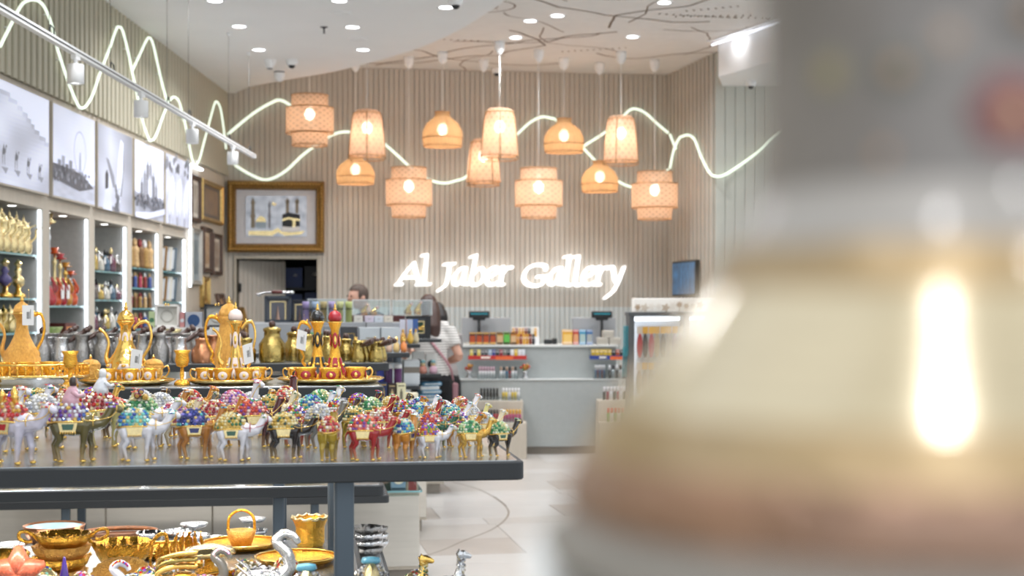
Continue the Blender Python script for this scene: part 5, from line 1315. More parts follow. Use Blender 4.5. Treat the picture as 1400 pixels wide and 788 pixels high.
# jewelled trinket boxes along the front
def encrust(mb, fn, n, pal, r, seed=1):
    rnd = random.Random(seed); cols_ = PAL[pal]
    for _ in range(n):
        p, nn = fn(rnd.random(), rnd.random()); mb.gem(p, r * rnd.uniform(.7, 1.2), rnd.choice(cols_), nn)
def ellfn(cx, cy, cz, a, b, c):
    def f(u, v):
        th_, ph = u * 6.2832, math.acos(1 - 1.9 * v); n = Vector((math.sin(ph) * math.cos(th_), math.sin(ph) * math.sin(th_), math.cos(ph)))
        return (cx + a * n.x, cy + b * n.y, cz + c * n.z), (n.x / a, n.y / b, n.z / c)
    return f
def swan(label, px, Y, s, pal, neck_m, body_m):
    t = thing('swan_trinket_box', label, 'trinket box', lowU(px, Y), TH + R(180), None, s)
    MB().lathe([(.3, 0), (.32, .04), (.2, .1)], 20).build('pedestal', gold_s, t)
    b = MB().ell(0, 0, .34, .42, .26, .27, 18, 10).build('swan_body', body_m, t)
    g = MB(); encrust(g, ellfn(0, 0, .34, .425, .265, .275), 220, pal, .028); g.build('body_gems', gems_m, b)
    n = spline([(-.3, 0, .45), (-.42, 0, .6), (-.38, 0, .82), (-.22, 0, 1.0), (-.34, 0, 1.12), (-.5, 0, 1.06), (-.56, 0, .96)], 5)
    MB().tube(n, [.12 - .07 * i / len(n) for i in range(len(n))], 10).build('swan_neck', neck_m, t)
    g = MB(); rnd = random.Random(9)
    for i, p in enumerate(n[2:-3]):
        for s_ in (-1, 0, 1): g.gem(p + Vector((0, s_ * .06, .05)), .03, rnd.choice(PAL[pal]), (0, s_, .6))
    g.build('neck_gems', gems_m, t)
    for s_ in (-1, 1): MB().tube(spline([(-.1, s_ * .24, .35), (.15, s_ * .3, .5), (.4, s_ * .22, .7)], 4), [.1, .12, .13, .12, .1, .08, .06, .04, .02], 8, flat=.35).build('wing', body_m, t)
    return t
swan('crystal swan trinket box with tall curved neck', 358, 3.08, .135, 'silver', silver, silver)
swan('white swan trinket box with pale curved neck beside the purple bottle', 140, 2.98, .095, 'mixed gem', cmats['white'], cmats['white'])
swan('grey swan trinket box beside the dragon handles', 278, 3.1, .1, 'pink', cmats['grey'], gold_pale)
def bag(label, px, Y, s, pal):
    t = thing('heart_trinket_bag', label, 'trinket box', lowU(px, Y), TH, None, s)
    MB().tube([(0, 0, 0), (0, 0, .15), (0, 0, .45), (0, 0, .75), (0, 0, .9)], [.34, .44, .46, .3, .16], 20, flat=.5).build('bag_body', gold_pale, t)
    g = MB(); rnd = random.Random(3)
    for k in range(300):
        a, z = rnd.uniform(0, 6.2832), rnd.uniform(.05, .86); r = .46 if z < .5 else .46 - (z - .5) * .75
        r *= min(1, .75 + z); g.gem((r * math.cos(a), r * .5 * math.sin(a), z), .03, rnd.choice(PAL[pal]), (math.cos(a), 2 * math.sin(a), .2))
    g.build('bag_gems', gems_m, t)
    MB().lathe([(.16, .88), (.2, .92), (.17, 1.0), (.05, 1.02)], 18, sy=.6).build('blue_lid', mat('enamel_sky', '#6fb6cf', .3, var=.15, scale=40, coat=.5), t)
    m = MB()
    for k in range(14): m.gem((-.5 + k * .0, 0, .1 + k * .035), .03, '#8e1226', (-1, -.3, 0)); m.gem((.5, 0, .1 + k * .035), .03, '#8e1226', (1, -.3, 0))
    m.build('ruby_edge', gems_m, t)
    return t
bag('heart-shaped crystal trinket bag with sky-blue lid before the steel post', 419, 2.96, .108, 'silver')
bag('crystal trinket bag with sky-blue lid right of the steel post', 507, 3.06, .105, 'silver')
# star fish, bottle, dragon handles, heads
t = thing('starfish_box', 'coral speckled starfish trinket box on the lower board', 'trinket box', lowU(25, 3.0), TH)
m = MB()
for k in range(5):
    a = k * 1.2566 + .3; m.tube([(0, 0, .085), (.03 * math.cos(a), 0, .085 + .03 * math.sin(a)), (.055 * math.cos(a), 0, .085 + .055 * math.sin(a))], [.03, .02, .007], 8)
cs = mat('coral_enamel', '#dd6d4c', .4, var=.35, scale=200, coat=.4); m.build('star_body', cs, t); MB().lathe([(.03, 0), (.03, .01), (.012, .02), (.012, .05)], 14).build('pedestal', gold_s, t)
t = thing('purple_bottle', 'slim purple enamel kohl bottle among the trinket boxes', 'bottle', lowU(88, 2.96), TH)
MB().lathe([(.015, 0), (.018, .02), (.013, .05), (.009, .07)], 14).build('bottle_body', mat('enamel_violet', '#3b1a7a', .2, var=.2, coat=.8), t); MB().lathe([(.009, .07), (.011, .08), (.006, .1), (.003, .12), (.001, .124)], 12).build('stopper', mat('enamel_violet', '#3b1a7a', .2, var=.2, coat=.8), t)
t = thing('dragon_handle_box', 'gilt enamel box with looping dragon handles', 'trinket box', lowU(250, 2.99), TH)
MB().ell(0, 0, .045, .045, .035, .045, 16, 10).build('box_body', gold, t)
for j in range(3): MB().tube(spline([(-.04, -.01 + .01 * j, .05), (-.05, -.01 + .01 * j, .085 + .01 * j), (-.015, -.01, .1 + .012 * j), (.03, -.01, .1 + .014 * j)], 5), .0055, 8).build('dragon_handle', brass if j % 2 else gold_s, t)
for lb, px, Y, H, m_ in (('gilt giraffe figurine with open mouth at the end of the lower board', 559, 3.0, .115, gold_s), ('crystal-studded giraffe figurine past the end of the steel post', 611, 3.06, .115, silver)):
    t = thing('giraffe_figurine', lb, 'figurine', lowU(px, Y), TH)
    b = MB()
    b.tube([(-.03, 0, .045), (0, 0, .05), (.02, 0, .055), (.028, 0, .08), (.03, 0, H - .02), (.03, 0, H - .006)], [.012, .018, .014, .009, .007, .007], 10)
    b.tube([(.02, 0, H - .006), (.035, 0, H - .003), (.052, 0, H - .01)], [.009, .009, .005], 8)
    for x_, y_ in ((-.025, -.008), (-.025, .008), (.018, -.008), (.018, .008)): b.tube([(x_, y_, .05), (x_, y_, .003)], [.008, .005], 7)
    for s_ in (-1, 1): b.tube([(.028, s_ * .004, H), (.024, s_ * .009, H + .01)], [.003, .002], 5)
    ob('giraffe_body', remesh(b, .0032, 2), m_, t)
    g = MB(); rnd = random.Random(4)
    for k in range(90):
        a = rnd.uniform(0, 6.28); z = rnd.uniform(.06, H - .01); g.gem((.03 + .0085 * math.cos(a), .0085 * math.sin(a), z), .0028, rnd.choice(PAL['silver' if m_ is silver else 'gold and green']), (math.cos(a), math.sin(a), 0))
    g.build('neck_gems', gems_m, t); MB().lathe([(.03, 0), (.03, .004)], 18).build('stand', gold_s, t)
tb = [('mixed gem', 'oval', 200), ('purple and silver', 'round', 226), ('coral and orange', 'domed', 302), ('turquoise and blue', 'egg-shaped', 60), ('pink', 'oval', 112), ('mixed gem', 'egg-shaped', 338), ('turquoise and blue', 'oval', 182), ('red', 'domed', 392), ('mixed gem', 'domed', 570), ('green', 'round', 533), ('silver', 'oval', 603)]
for j, (pal, shp, px) in enumerate(tb):
    t = thing('trinket_box', f'{shp} trinket box set with {pal} gems, ' + ['between the white swan and the napkin holders', 'beside the dragon-handled box', 'left of the crystal swan', 'beside the starfish', 'behind the purple bottle', 'behind the crystal swan', 'before the tilted plate', 'left of the heart-shaped bag', 'before the crystal giraffe', 'before the gilt giraffe', 'next to the crystal giraffe'][j], 'trinket box', lowU(px, (3.12, 3.19, 2.98, 3.07, 3.06, 3.16, 3.04, 3.2, 3.08, 2.95, 2.94)[j]), TH + j)
    r = .03; H = .072 + .008 * (j % 2)
    MB().lathe([(r * .7, 0), (r * .75, .006), (r, H * .4), (r * .98, H * .62)], 18).build('box_base', gold_s, t)
    d = MB().lathe([(r, H * .62), (r * .9, H * .85), (r * .4, H), (.001, H * 1.02)], 18).build('box_lid', gold_pale, t)
    g = MB(); encrust(g, ellfn(0, 0, H * .55, r * 1.02, r * 1.02, H * .48), 110, pal, .0042, j); g.build('lid_gems', gems_m, d)

# ------------------------------------------------------------------ silver dishes on the bottom board of the second table
def at2(px, y): return onU(2, px, y, .58)
t = thing('serving_bowl', 'wide copper bowl with sky-blue interior on a foot', 'bowl', at2(74, .45), TH)
MB().lathe([(.05, 0), (.055, .01), (.03, .03)], 24).build('foot_ring', copper, t); MB().lathe([(.03, .03), (.07, .05), (.1, .09), (.11, .125), (.107, .126), (.095, .09), (.06, .06), (.001, .05)], 36).build('bowl_body', copper, t); MB().lathe([(.104, .118), (.094, .092), (.06, .063), (.001, .053)], 36, cap=False).build('blue_lining', mat('sky_lining', '#8fb4c4', .3, var=.3, scale=12), t)
for k in range(3):
    p = at2(165, .5); p.z += .032 * k
    t = thing('wooden_tray', 'brown carved tray, %s of the stack behind the loop-handled bowl' % ['bottom', 'middle', 'top'][k], 'tray', p, TH)
    MB().slab(-.13, .13, -.1, .1, 0, .012, .03, .002, 4).build('tray_base', copper, t)
    MB().tube([(.13 * math.cos(k2 * 6.2832 / 30), .1 * math.sin(k2 * 6.2832 / 30), .022) for k2 in range(30)], .009, 6, closed=True).build('tray_rim', mat('carved_wood', '#7a4a26', .5, var=.4, scale=60), t)
sd_ = [(115, .3, .06, 2), (205, .32, .055, 4), (244, .52, .06, 3), (265, .4, .062, 3), (296, .5, .055, 2), (318, .35, .05, 2), (345, .5, .06, 3), (373, .37, .05, 2), (425, .5, .05, 2), (502, .35, .06, 4), (512, .5, .055, 3), (60, .3, .05, 1), (15, .45, .06, 2)]
for j, (px, dy, r, n) in enumerate(sd_):
    for k in range(n):
        p = at2(px, dy); p.z += .026 * k
        t = scallop_bowl('silver scalloped dish stacked on the bottom board of the coffee set table', p, r * (1 - .04 * k), .034, silver if (j + k) % 3 else silver_d, False, 'stacked silver dishes', waves=10)
        t.name = 'silver_dish'
    if j in (3, 6):
        p = at2(px, dy); p.z += .026 * n
        t = thing('silver_compote', 'silver footed compote on stacked dishes ' + ('nearer the brown trays' if j == 3 else 'nearer the steel post'), 'compote', p, TH)
        MB().lathe([(.025, 0), (.022, .006), (.008, .015), (.008, .03)], 16).build('stem', silver, t); MB().lathe([(.008, .03), (.04, .036), (.05, .05), (.047, .05), (.001, .04)], 30, wave=.05, waves=10).build('compote_bowl', silver, t)
for k, px in enumerate((60, 102, 150, 190, 385, 425)):
    p = onU(3, px, .15, .58)
    t = thing('brass_bowl', 'small brass bowl on the bottom board of the coffee pot table', 'bowl', p, TH, 'brass bowls on the bottom board')
    MB().lathe([(.02, 0), (.03, .008), (.04, .026), (.037, .027), (.001, .01)], 20).build('bowl_body', brass, t); MB().lathe([(.02, 0), (.02, .002)], 16).build('foot_ring', brass, t)

# ------------------------------------------------------------------ long-handled coffee pots on the third table
def cezve(label, p, r, H, m, hang=0.0, group=None, up=.3):
    t = thing('turkish_coffee_pot', label, 'coffee pot', p, hang, group)
    ob('pot_body', cached(('cz', round(r, 3), round(H, 3)), lambda: MB().lathe([(r * .9, 0), (r, H * .05), (r * 1.0, H * .3), (r * .8, H * .62), (r * .68, H * .78), (r * .8, H * .96), (r * .84, H), (r * .76, H), (r * .6, H * .78), (.001, H * .5)], 20), 'pot_body', None), m, t)
    ob('handle', cached(('czh', round(r, 3), round(H, 3), up), lambda: MB().tube([(r * .7, 0, H * .8), (r * 1.2, 0, H * .8 + .5 * r * up), (r * 2.0, 0, H * .8 + 1.3 * r * up), (r * 2.9, 0, H * .8 + 2.2 * r * up)], [.006, .011, .013, .01], 10), 'handle', None), wood_d, t)
    ob('knob', cached(('czk', round(r, 3), round(H, 3), up), lambda: MB().ell(r * 2.95, 0, H * .8 + 2.25 * r * up, .014, .014, .014, 12, 8), 'knob', None), wood_d, t)
    return t
def lid_pot(label, p, r, H, m, group=None):
    t = thing('lidded_coffee_pot', label, 'coffee pot', p, TH, group)
    ob('pot_body', cached(('lp', round(r, 3), round(H, 3)), lambda: MB().lathe([(r * .92, 0), (r, H * .06), (r, H * .45), (r * .62, H * .62), (r * .6, H * .74), (r * .7, H * .8), (r * .66, H * .84), (r * .3, H * .88)], 20), 'pot_body', None), m, t)
    ob('knob', cached(('lpk', round(r, 3), round(H, 3)), lambda: MB().ell(0, 0, H * .94, .017, .017, .017, 12, 8), 'knob', None), wood_d, t)
    return t
rn = random.Random(12)
Z3 = 1.227
for j, px in enumerate(range(58, 250, 27)):
    for row in range(3):
        p = onU(3, px + rn.uniform(-1, 1) + row * 8, .1 + .19 * row, Z3); k = (j + row) % 3
        if k == 0: lid_pot('aged silver lidded pot with wooden knob on the coffee pot table', p, .042, .17, silver_d, 'silver lidded pots')
        else: cezve('aged silver long-handled pot on the coffee pot table', p, .042, .11 + .015 * k, silver if k == 1 else silver_d, rn.uniform(.75, .95), 'silver long-handled pots', .6)
lid_pot('copper lidded pot with dark knob right of the silver pots', onU(3, 276, .1, Z3), .05, .14, copper)
cezve('copper long-handled pot behind the copper lidded pot', onU(3, 292, .3, Z3), .05, .13, copper, .5)
for j, (px, H, r, dy) in enumerate(((336, .14, .05, .12), (372, .2, .065, .14), (402, .17, .055, .32), (420, .16, .05, .12), (446, .15, .05, .3), (450, .15, .048, .12), (473, .13, .042, .3))):
    lid_pot('brass lidded pot with wooden knob on the coffee pot table' if j != 1 else 'largest brass lidded pot with ball knob on the coffee pot table', onU(3, px, dy, Z3), r, H, brass, 'brass lidded pots')
for j, (px, dy) in enumerate(((490, .1), (514, .1), (496, .25), (519, .25), (490, .4), (514, .4), (502, .53))):
    cezve('brass long-handled pot with wooden handle near the table end', onU(3, px, dy, Z3), .038, .1, brass, R(-50 + 2 * j), 'brass long-handled pots', .28)

# ------------------------------------------------------------------ cartons, cases and ornaments farther back
def zat(py, Y): return CZ + (HY - py) / FPX * Y
def carton(label, px0, px1, pyt, zb, Y, D, c, group=None, name='carton', cat='box', face=None, rz=TH):
    zt = zat(pyt, Y); cx = (px0 + px1) / 2; w = M_(px1 - px0, Y); p = PX(cx, 420, Y); p = Vector((p.x, p.y, zb)) + E2 * D / 2
    t = thing(name, label, cat, p, rz, group)
    h = zt - zb - .001
    MB().colr(c).slab(-w / 2 + .001, w / 2 - .001, -D / 2, D / 2, 0, h, .003, .002, 1).build('carton_body', card_m, t)
    if face:
        fc, kind = face
        m = MB().colr(fc)
        if kind == 'disc': m.lathe([(.001, 0), (w * .36, 0)], 24, cap=False); m.xf(Matrix.Translation((0, -D / 2 - .0012, h * .45)) @ Matrix.Rotation(R(90), 4, 'X'))
        elif kind == 'frame':
            for a, b, sx, sz in ((0, h * .72, w * .6, .004), (0, h * .22, w * .6, .004), (-w * .3, h * .47, .004, h * .5), (w * .3, h * .47, .004, h * .5)): m.box(a, -D / 2 - .001, b, sx, .002, sz)
        elif kind == 'panel': m.box(0, -D / 2 - .001, h * .5, w * .7, .002, h * .6)
        elif kind == 'bottle':
            m.box(0, -D / 2 - .001, h * .4, w * .3, .002, h * .4); m.box(0, -D / 2 - .001, h * .66, w * .14, .002, h * .12); m.box(0, -D / 2 - .001, h * .88, w * .7, .002, h * .05)
        elif kind == 'band': m.box(0, -D / 2 - .001, h * .6, w * .98, .002, h * .25)
        elif kind == 'mark':
            m.box(0, -D / 2 - .001, h * .55, w * .35, .002, h * .05); m.box(0, -D / 2 - .001, h * .42, w * .2, .002, h * .04)
        m.build('printed_motif', card_m, t)
    return t
ZT = 1.227
def open_case(label, px0, px1, pyt, pyb, Y, c, zb):
    w = M_(px1 - px0, Y); h = zat(pyt, Y) - zb; p = PX((px0 + px1) / 2, 420, Y); p.z = zb
    t = thing('presentation_case', label, 'case', p, TH)
    mm = mat('case_' + c.strip('#'), c, .4, var=.03)
    MB().box(0, .012, h / 2, w, .02, h).build('lid_back', mm, t)
    fw = w * .09
    for a, b, sx, sz in ((0, h - fw / 2, w, fw), (0, fw / 2, w, fw), (-w / 2 + fw / 2, h / 2, fw, h), (w / 2 - fw / 2, h / 2, fw, h)): MB().box(a, -.015, b, sx, .034, sz).build('lid_frame', mm, t)
    l = MB().box(0, -.002, h / 2, w * .82, .008, h * .82).build('lining', mat('case_lining', '#c9c8c2', .7, var=.03), t)
    MB().tube([(w * .24 * math.cos(k * 6.2832 / 28), -.008, h * .5 + w * .24 * math.sin(k * 6.2832 / 28)) for k in range(28)], .005, 6, closed=True).build('round_recess', mat('recess_rim', '#b4b3ad', .6), l)
    for s_ in (-1, 1): MB().ell(s_ * w * .06, -.03, h - .002, .009, .006, .008, 8, 6).build('gilt_clasp', gold_s, t)
    return t
# fourth table: white and silver cartons, cases
Y4 = 8.95
for j, (a, b) in enumerate(((196, 216), (216, 241), (241, 257), (266, 292), (292, 318))):
    carton('plain white carton in the row under the open cases', a, b, 448, ZT, Y4, .2, '#dcdbd8', 'white cartons under the cases')
carton('narrow dark blue carton with gilt clasp between white cartons', 257.5, 265.5, 448, ZT, Y4, .1, '#1e5378')
ztp = zat(448, Y4)
open_case('open white presentation case with round recess', 213, 245, 416.5, 448, Y4 + .08, '#e3e1de', ztp)
open_case('open black presentation case with round recess behind the gilt pots', 280, 314, 416.5, 448, Y4 + .08, '#23262c', ztp)
carton('pale green carton with dark disc beside the white case', 203, 212, 426, ztp, Y4 + .04, .1, '#a9b98d', face=('#3a6a4a', 'disc'))
carton('dusty pink carton right of the white case', 245.5, 252.6, 427, ztp, Y4 + .04, .1, '#b77f7f', face=('#c9cdd2', 'disc'))
carton('silver grey carton with large navy disc', 253.2, 276.4, 427, ztp, Y4 + .04, .1, '#a7aab4', face=('#20426f', 'disc'))
t = thing('crystal_decanter', 'crystal perfume decanter with flower stopper before the white case', 'bottle', PX(229, 470, 8.7) * 1.0, TH); t.location.z = 1.227; t.location.y = 8.86
MB().lathe([(.045, 0), (.05, .03), (.048, .06), (.02, .075), (.014, .1)], 10, smooth=False).build('decanter_body', silver, t); MB().lathe([(.014, .1), (.03, .11), (.045, .135), (.04, .14), (.001, .12)], 24, wave=.12, waves=8).build('flower_stopper', gold_pale, t)
sc4 = [(340, 376, 442, '#b4b7bb', None), (377, 422, 443, '#94979c', None), (424, 441, 455, '#5f9a63', None), (442, 465, 446, '#7d8288', ('#c9ccd0', 'mark')), (466, 489, 447, '#35383d', ('#a58a4a', 'frame')), (491, 520, 448, '#b9c0c6', ('#8b8578', 'mark')), (521, 547, 448, '#b9c0c6', ('#8b8578', 'mark'))]
sl4 = ['wide pale silver carton behind the largest brass pot', 'long grey silver carton behind the black enamel pot', 'low green carton between silver cartons', 'slate grey carton behind the red enamel pot', 'charcoal carton with thin gilt frame print', 'silver blue carton with script mark beside the charcoal one', 'silver blue carton with script mark at the end of the row']
for (a, b, yt, c, f), lb in zip(sc4, sl4): carton(lb, a, b, yt, ZT, Y4 + .1, .16, c, face=f)
for j, (px, c) in enumerate(((444, '#d8c97a'), (474, '#e0d06a'), (486, '#e3d989'), (512, '#c9b458'), (532, '#d9b7a0'), (542, '#e0c080'), (552, '#e2863f'))):
    t = thing('mini_perfume', ['pale gold', 'yellow', 'lemon', 'brass', 'blush', 'honey', 'orange'][j] + ' mini perfume bottle before the silver cartons', 'bottle', onU(4, px, .05, ZT), TH, None)
    MB().colr(c).lathe([(.016, 0), (.02, .02), (.018, .05), (.008, .06), (.008, .066)], 12).build('bottle_body', paint_m, t); MB().lathe([(.009, .066), (.012, .075), (.008, .09), (.001, .095)], 10).build('stopper', gold_s, t)
# fifth table: grey base cartons, shadow boxes, tubes, small gift boxes, wooden cases
Y5 = 10.95; zc5 = zat(441, Y5)
for j, (a, b) in enumerate(((345, 400), (401, 455), (456, 500), (501, 553))):
    carton(['light grey base carton under the tower shadow box', 'grey base carton under the pastel tubes', 'grey base carton under the green tubes', 'grey base carton under the small gift boxes'][j], a, b, 441, ZT, Y5, .3, '#aeb2b8')
def shadow_box(label, px0, px1, pyt, Y, zb, c):
    w = M_(px1 - px0, Y); h = zat(pyt, Y) - zb; p = PX((px0 + px1) / 2, 420, Y); p.z = zb
    t = thing('shadow_box', label, 'shadow box', p, TH); mm = mat('shadow_' + c.strip('#'), c, .45, var=.05); fw = w * .1
    MB().box(0, .02, h / 2, w, .03, h).build('box_back', mat('shadow_grey', '#777983', .7, var=.03), t)
    for a, b, sx, sz in ((0, h - fw / 2, w, fw), (0, fw / 2, w, fw), (-w / 2 + fw / 2, h / 2, fw, h), (w / 2 - fw / 2, h / 2, fw, h)): MB().box(a, -.01, b, sx, .06, sz).build('box_frame', mm, t)
    for a, b, sx, sz in ((0, h * .78, w * .56, .008), (-w * .28, h * .42, .008, h * .72), (w * .28, h * .42, .008, h * .72)): MB().box(a, .002, b, sx, .006, sz).build('gilt_line', gold_pale, t)
    MB().lathe([(w * .09, fw), (w * .06, h * .2), (w * .04, h * .36), (w * .02, h * .5), (.001, h * .62)], 8, y=-.005, smooth=False).build('tower_model', mat('rose_metal', '#c9a898', .3, metal=.6), t)
    return t
shadow_box('grey shadow box framing a slender tower model', 362, 398, 405, Y5 + .05, zc5, '#3d4652')
shadow_box('second dark shadow box half hidden beside the first', 399.5, 420, 410, Y5 + .2, zc5, '#33373d')
t = thing('ornate_dagger', 'curved silver dagger with red grip lying on the shadow box', 'dagger', PX(375, 402, Y5 + .05), TH); t.location.z = zat(405, Y5 + .05) + .012
MB().tube(spline([(-.12, 0, -.01), (-.08, 0, .012), (0, 0, .016), (.08, 0, .012), (.13, 0, .016)], 5), [.009] * 10 + [.011] * 11, 8).build('sheath', silver, t); MB().tube([(-.02, 0, .017), (.06, 0, .016)], .013, 8).build('grip', mat('red_grip', '#6a2f2a', .5, var=.2), t); MB().ell(.13, 0, .014, .02, .016, .014, 8, 6).build('pommel', silver, t); MB().ell(-.118, 0, -.002, .018, .014, .012, 8, 6).build('chape', silver, t)
tubes = [('#a99acb', 'lavender', 418), ('#a9c0dc', 'sky blue', 431), ('#b9a978', 'sand gold', 442.5), ('#b3a5d6', 'lilac', 453.7), ('#cfd39a', 'pale green', 465), ('#c4cf86', 'apple green', 477)]
for c, n_, px in tubes:
    p = PX(px, 420, Y5 + .04); p.z = zc5; H = zat(412.5, Y5) - zc5
    t = thing('gift_tube', n_ + ' cylindrical gift tube standing on the grey cartons', 'gift tube', p, TH)
    MB().colr(c).lathe([(.024, 0), (.024, H * .7), (.025, H * .7), (.025, H), (.001, H)], 20, smooth=True).build('tube_body', card_m, t)
    MB().lathe([(.0256, H * .62), (.0256, H * .66)], 20, cap=False).build('ribbon', black_m, t)
def vitrine(label, px0, px1, pyt, Y, D, zb, n=0):
    w = M_(px1 - px0, Y); h = zat(pyt, Y) - zb; p = PX((px0 + px1) / 2, 420, Y); p.z = zb
    t = thing('acrylic_case', label, 'acrylic case', p, TH)
    for nm, a in (('front_sheet', (0, -D / 2, h / 2, w, .003, h)), ('rear_sheet', (0, D / 2, h / 2, w, .003, h)), ('side_sheet', (-w / 2, 0, h / 2, .003, D, h)), ('side_sheet', (w / 2, 0, h / 2, .003, D, h)), ('top_sheet', (0, 0, h, w, D, .003))): MB().box(*a).build(nm, acrylic, t)
    for a in ((0, -D / 2, h, w, .006, .006), (0, D / 2, h, w, .006, .006), (-w / 2, 0, h, .006, D, .006), (w / 2, 0, h, .006, D, .006), (-w / 2, -D / 2, h / 2, .005, .005, h), (w / 2, -D / 2, h / 2, .005, .005, h)): MB().box(*a).build('polished_edge', mat('acrylic_edge', '#dfe6e8', .2, coat=.5), t)
    return t
for j, (px, c) in enumerate(((490, '#e4e1da'), (505, '#d8cfe0'), (518, '#d3dbe6'), (531, '#e4ddd0'))):
    carton(['ivory', 'pale lilac', 'pale blue', 'cream'][j] + ' small gift box with tiny emblem above the silver cartons', px - 6.3, px + 6.3, 432, zc5, Y5 + .03, .07, c, face=('#8a8680', 'mark'))
# sixth table: wooden cases with acrylic lids, framed calligraphy
Y6 = 12.7; z6 = ZT
carton('dark red wooden case under the left acrylic cover', 482, 519, 431.5, z6, Y6, .3, '#4a1a1c', face=('#2a2226', 'panel'))
carton('dark red wooden case with gilt plaque under the right acrylic cover', 520.5, 554, 431.5, z6, Y6, .3, '#4f1d20', face=('#a58a4a', 'frame'))
zc6 = zat(431.5, Y6)
vitrine('acrylic cover over gilt figurines on the left wooden case', 482, 532, 410.5, Y6 + .15, .26, zc6)
vitrine('acrylic cover over gilt figurines on the right wooden case', 536, 589, 411, Y6 + .19, .2, zc6)
vitrine('long acrylic cover behind the pastel gift tubes', 421, 473, 409.5, Y5 + .2, .14, zc5)
def gilt_bird(label, px, Y, zb, H):
    p = PX(px, 420, Y); p.z = zb
    t = thing('gilt_figurine', label, 'figurine', p, TH)
    b = MB(); b.tube([(-.013, 0, .009), (-.01, 0, H * .25), (.0, 0, H * .5), (.02, 0, H * .75), (.035, 0, H)], [.02, .026, .018, .01, .005], 10); b.tube([(.02, 0, .002), (.02, 0, H * .3), (.005, 0, H * .5)], [.008, .012, .012], 8)
    b.build('figurine_body', gold_s, t); MB().ell(.03, 0, H * .9, .016, .01, .012, 8, 6).build('pink_blossom', mat('pink_enamel', '#e0b0ae', .4), t); MB().lathe([(.03, -.0), (.03, .004)], 14).build('stand', gold, t)
for a in (('gilt leaping figurine on the left under the acrylic cover', 498, Y6 + .15, zc6, .1), ('small gilt figurine right of the leaping one', 511, Y6 + .16, zc6, .075), ('gilt figurine with pink blossom under the right cover', 558, Y6 + .2, zc6, .11), ('tall gilt figurine beside the striped-shirt woman', 571, Y6 + .2, zc6, .125)): gilt_bird(*a)
p = PX(572, 420, Y6 - .1); p.z = z6
t = thing('framed_calligraphy', 'black frame with gilt calligraphy on green resting on the table end', 'frame', p, TH)
w, h = M_(34, Y6), zat(432, Y6) - z6
MB().box(.0, .03, h / 2, w, .04, h).build('frame_body', black_m, t)
MB().prism([(0, 0), (.11, 0), (0, h)], w / 2 - .05, w / 2 - .005, 'x').build('easel_side', black_m, t)
m_ = mat('frame_inner', '#3b3f44', .6, var=.05); MB().box(0, .008, h / 2, w * .74, .008, h * .76).build('mat_board', m_, t)
pn = MB().box(0, .003, h * .5, w * .44, .006, h * .5).build('green_panel', mat('green_velvet', '#26402f', .7, var=.1), t)
for a, b, sx, sz in ((0, h * .75, w * .46, .006), (0, h * .25, w * .46, .006), (-w * .22, h * .5, .006, h * .5), (w * .22, h * .5, .006, h * .5)): MB().box(a, -.002, b, sx, .005, sz).build('gilt_line', gold_pale, pn)
MB().tube(spline([(-.06, -.003, h * .42), (-.02, -.003, h * .5), (.02, -.003, h * .48), (.05, -.003, h * .58), (0, -.003, h * .4), (.05, -.003, h * .42)], 5), .006, 6).build('script', gold_s, pn)
for j, (px, c1) in enumerate(((551, '#e2a63a'), (559.5, '#e8c04a'), (561, '#e7b93f'), (568.5, '#d9c9a0'))):
    t = thing('bottle_on_card', 'gold perfume bottle with %s figured card at the end of the fifth table' % ['lavender', 'pink', 'pale blue', 'navy'][j], 'bottle', onU(5, px, .05 + .13 * (j % 2), ZT), TH)
    MB().colr(c1).lathe([(.018, 0), (.024, .03), (.016, .07), (.007, .085)], 12).build('bottle_body', paint_m, t); MB().lathe([(.009, .085), (.011, .1), (.001, .11)], 10).build('stopper', gold_s, t)
    MB().colr(['#d7d9ea', '#d9b8c0', '#b7c6e2', '#3a5fa0'][j]).box(0, .05, .09, .04, .004, .18).build('figured_card', card_m, t)
# lower boards: cartons
Yl = 8.85
lowc = [(300, 330, '#dfe6ee', 'ice blue'), (332, 352, '#2a52a8', 'royal blue'), (355, 380, '#e8e2dc', 'ivory'), (400, 436, '#dce3ea', 'frosty'), (440, 460, '#ecebf0', 'white lilac'), (468, 492, '#d6cfdd', 'mauve'), (494, 516, '#e6e6ea', 'pearl')]
for a, b, c, n_ in lowc: carton(n_ + ' perfume carton on the lower board of the carton table', a, b, 533, .92, Yl, .12, c, face=('#9aa4c0', 'band'))
for a, b, yt, c, f, lb in ((518, 530, 523, '#1d2a55', ('#b99a4c', 'bottle'), 'dark navy perfume carton with gilt scroll'), (530.5, 542, 525, '#33241c', ('#c0a878', 'bottle'), 'dark brown perfume carton with bottle print'), (542.5, 555, 524.5, '#e0dab4', ('#6f6a58', 'bottle'), 'cream perfume carton with bottle print')):
    carton(lb, a, b, yt, .92, Yl - .04, .1, c, face=f)
for j, (px, c, n_) in enumerate(((508, '#22201f', 'black'), (521, '#2c3a9a', 'royal blue'), (532.5, '#4a2258', 'plum'), (545, '#5a2360', 'purple'))):
    p = onU(4, px - 1, .3, .92)
    p.z = .92; t = thing('perfume_tin', n_ + ' round perfume tin with white lid behind the perfume cartons', 'tin', p, TH)
    MB().colr(c).lathe([(.0235, 0), (.0235, .2), (.022, .202)], 16).build('tin_body', card_m, t); MB().lathe([(.0245, .2), (.0245, .225), (.001, .226)], 16).build('lid', paper_m, t)
t = carton('red and cream patterned tea box standing on the low cabinet', 556, 572, 538, .57, 9.9, .12, '#e6dfc6', face=('#c03a45', 'panel'))
t = carton('blue and white mosaic gift box on the glass cabinet top', 535, 555, 640, .51, 7.98, .1, '#7fa0b4', face=('#e8e2c8', 'disc'))
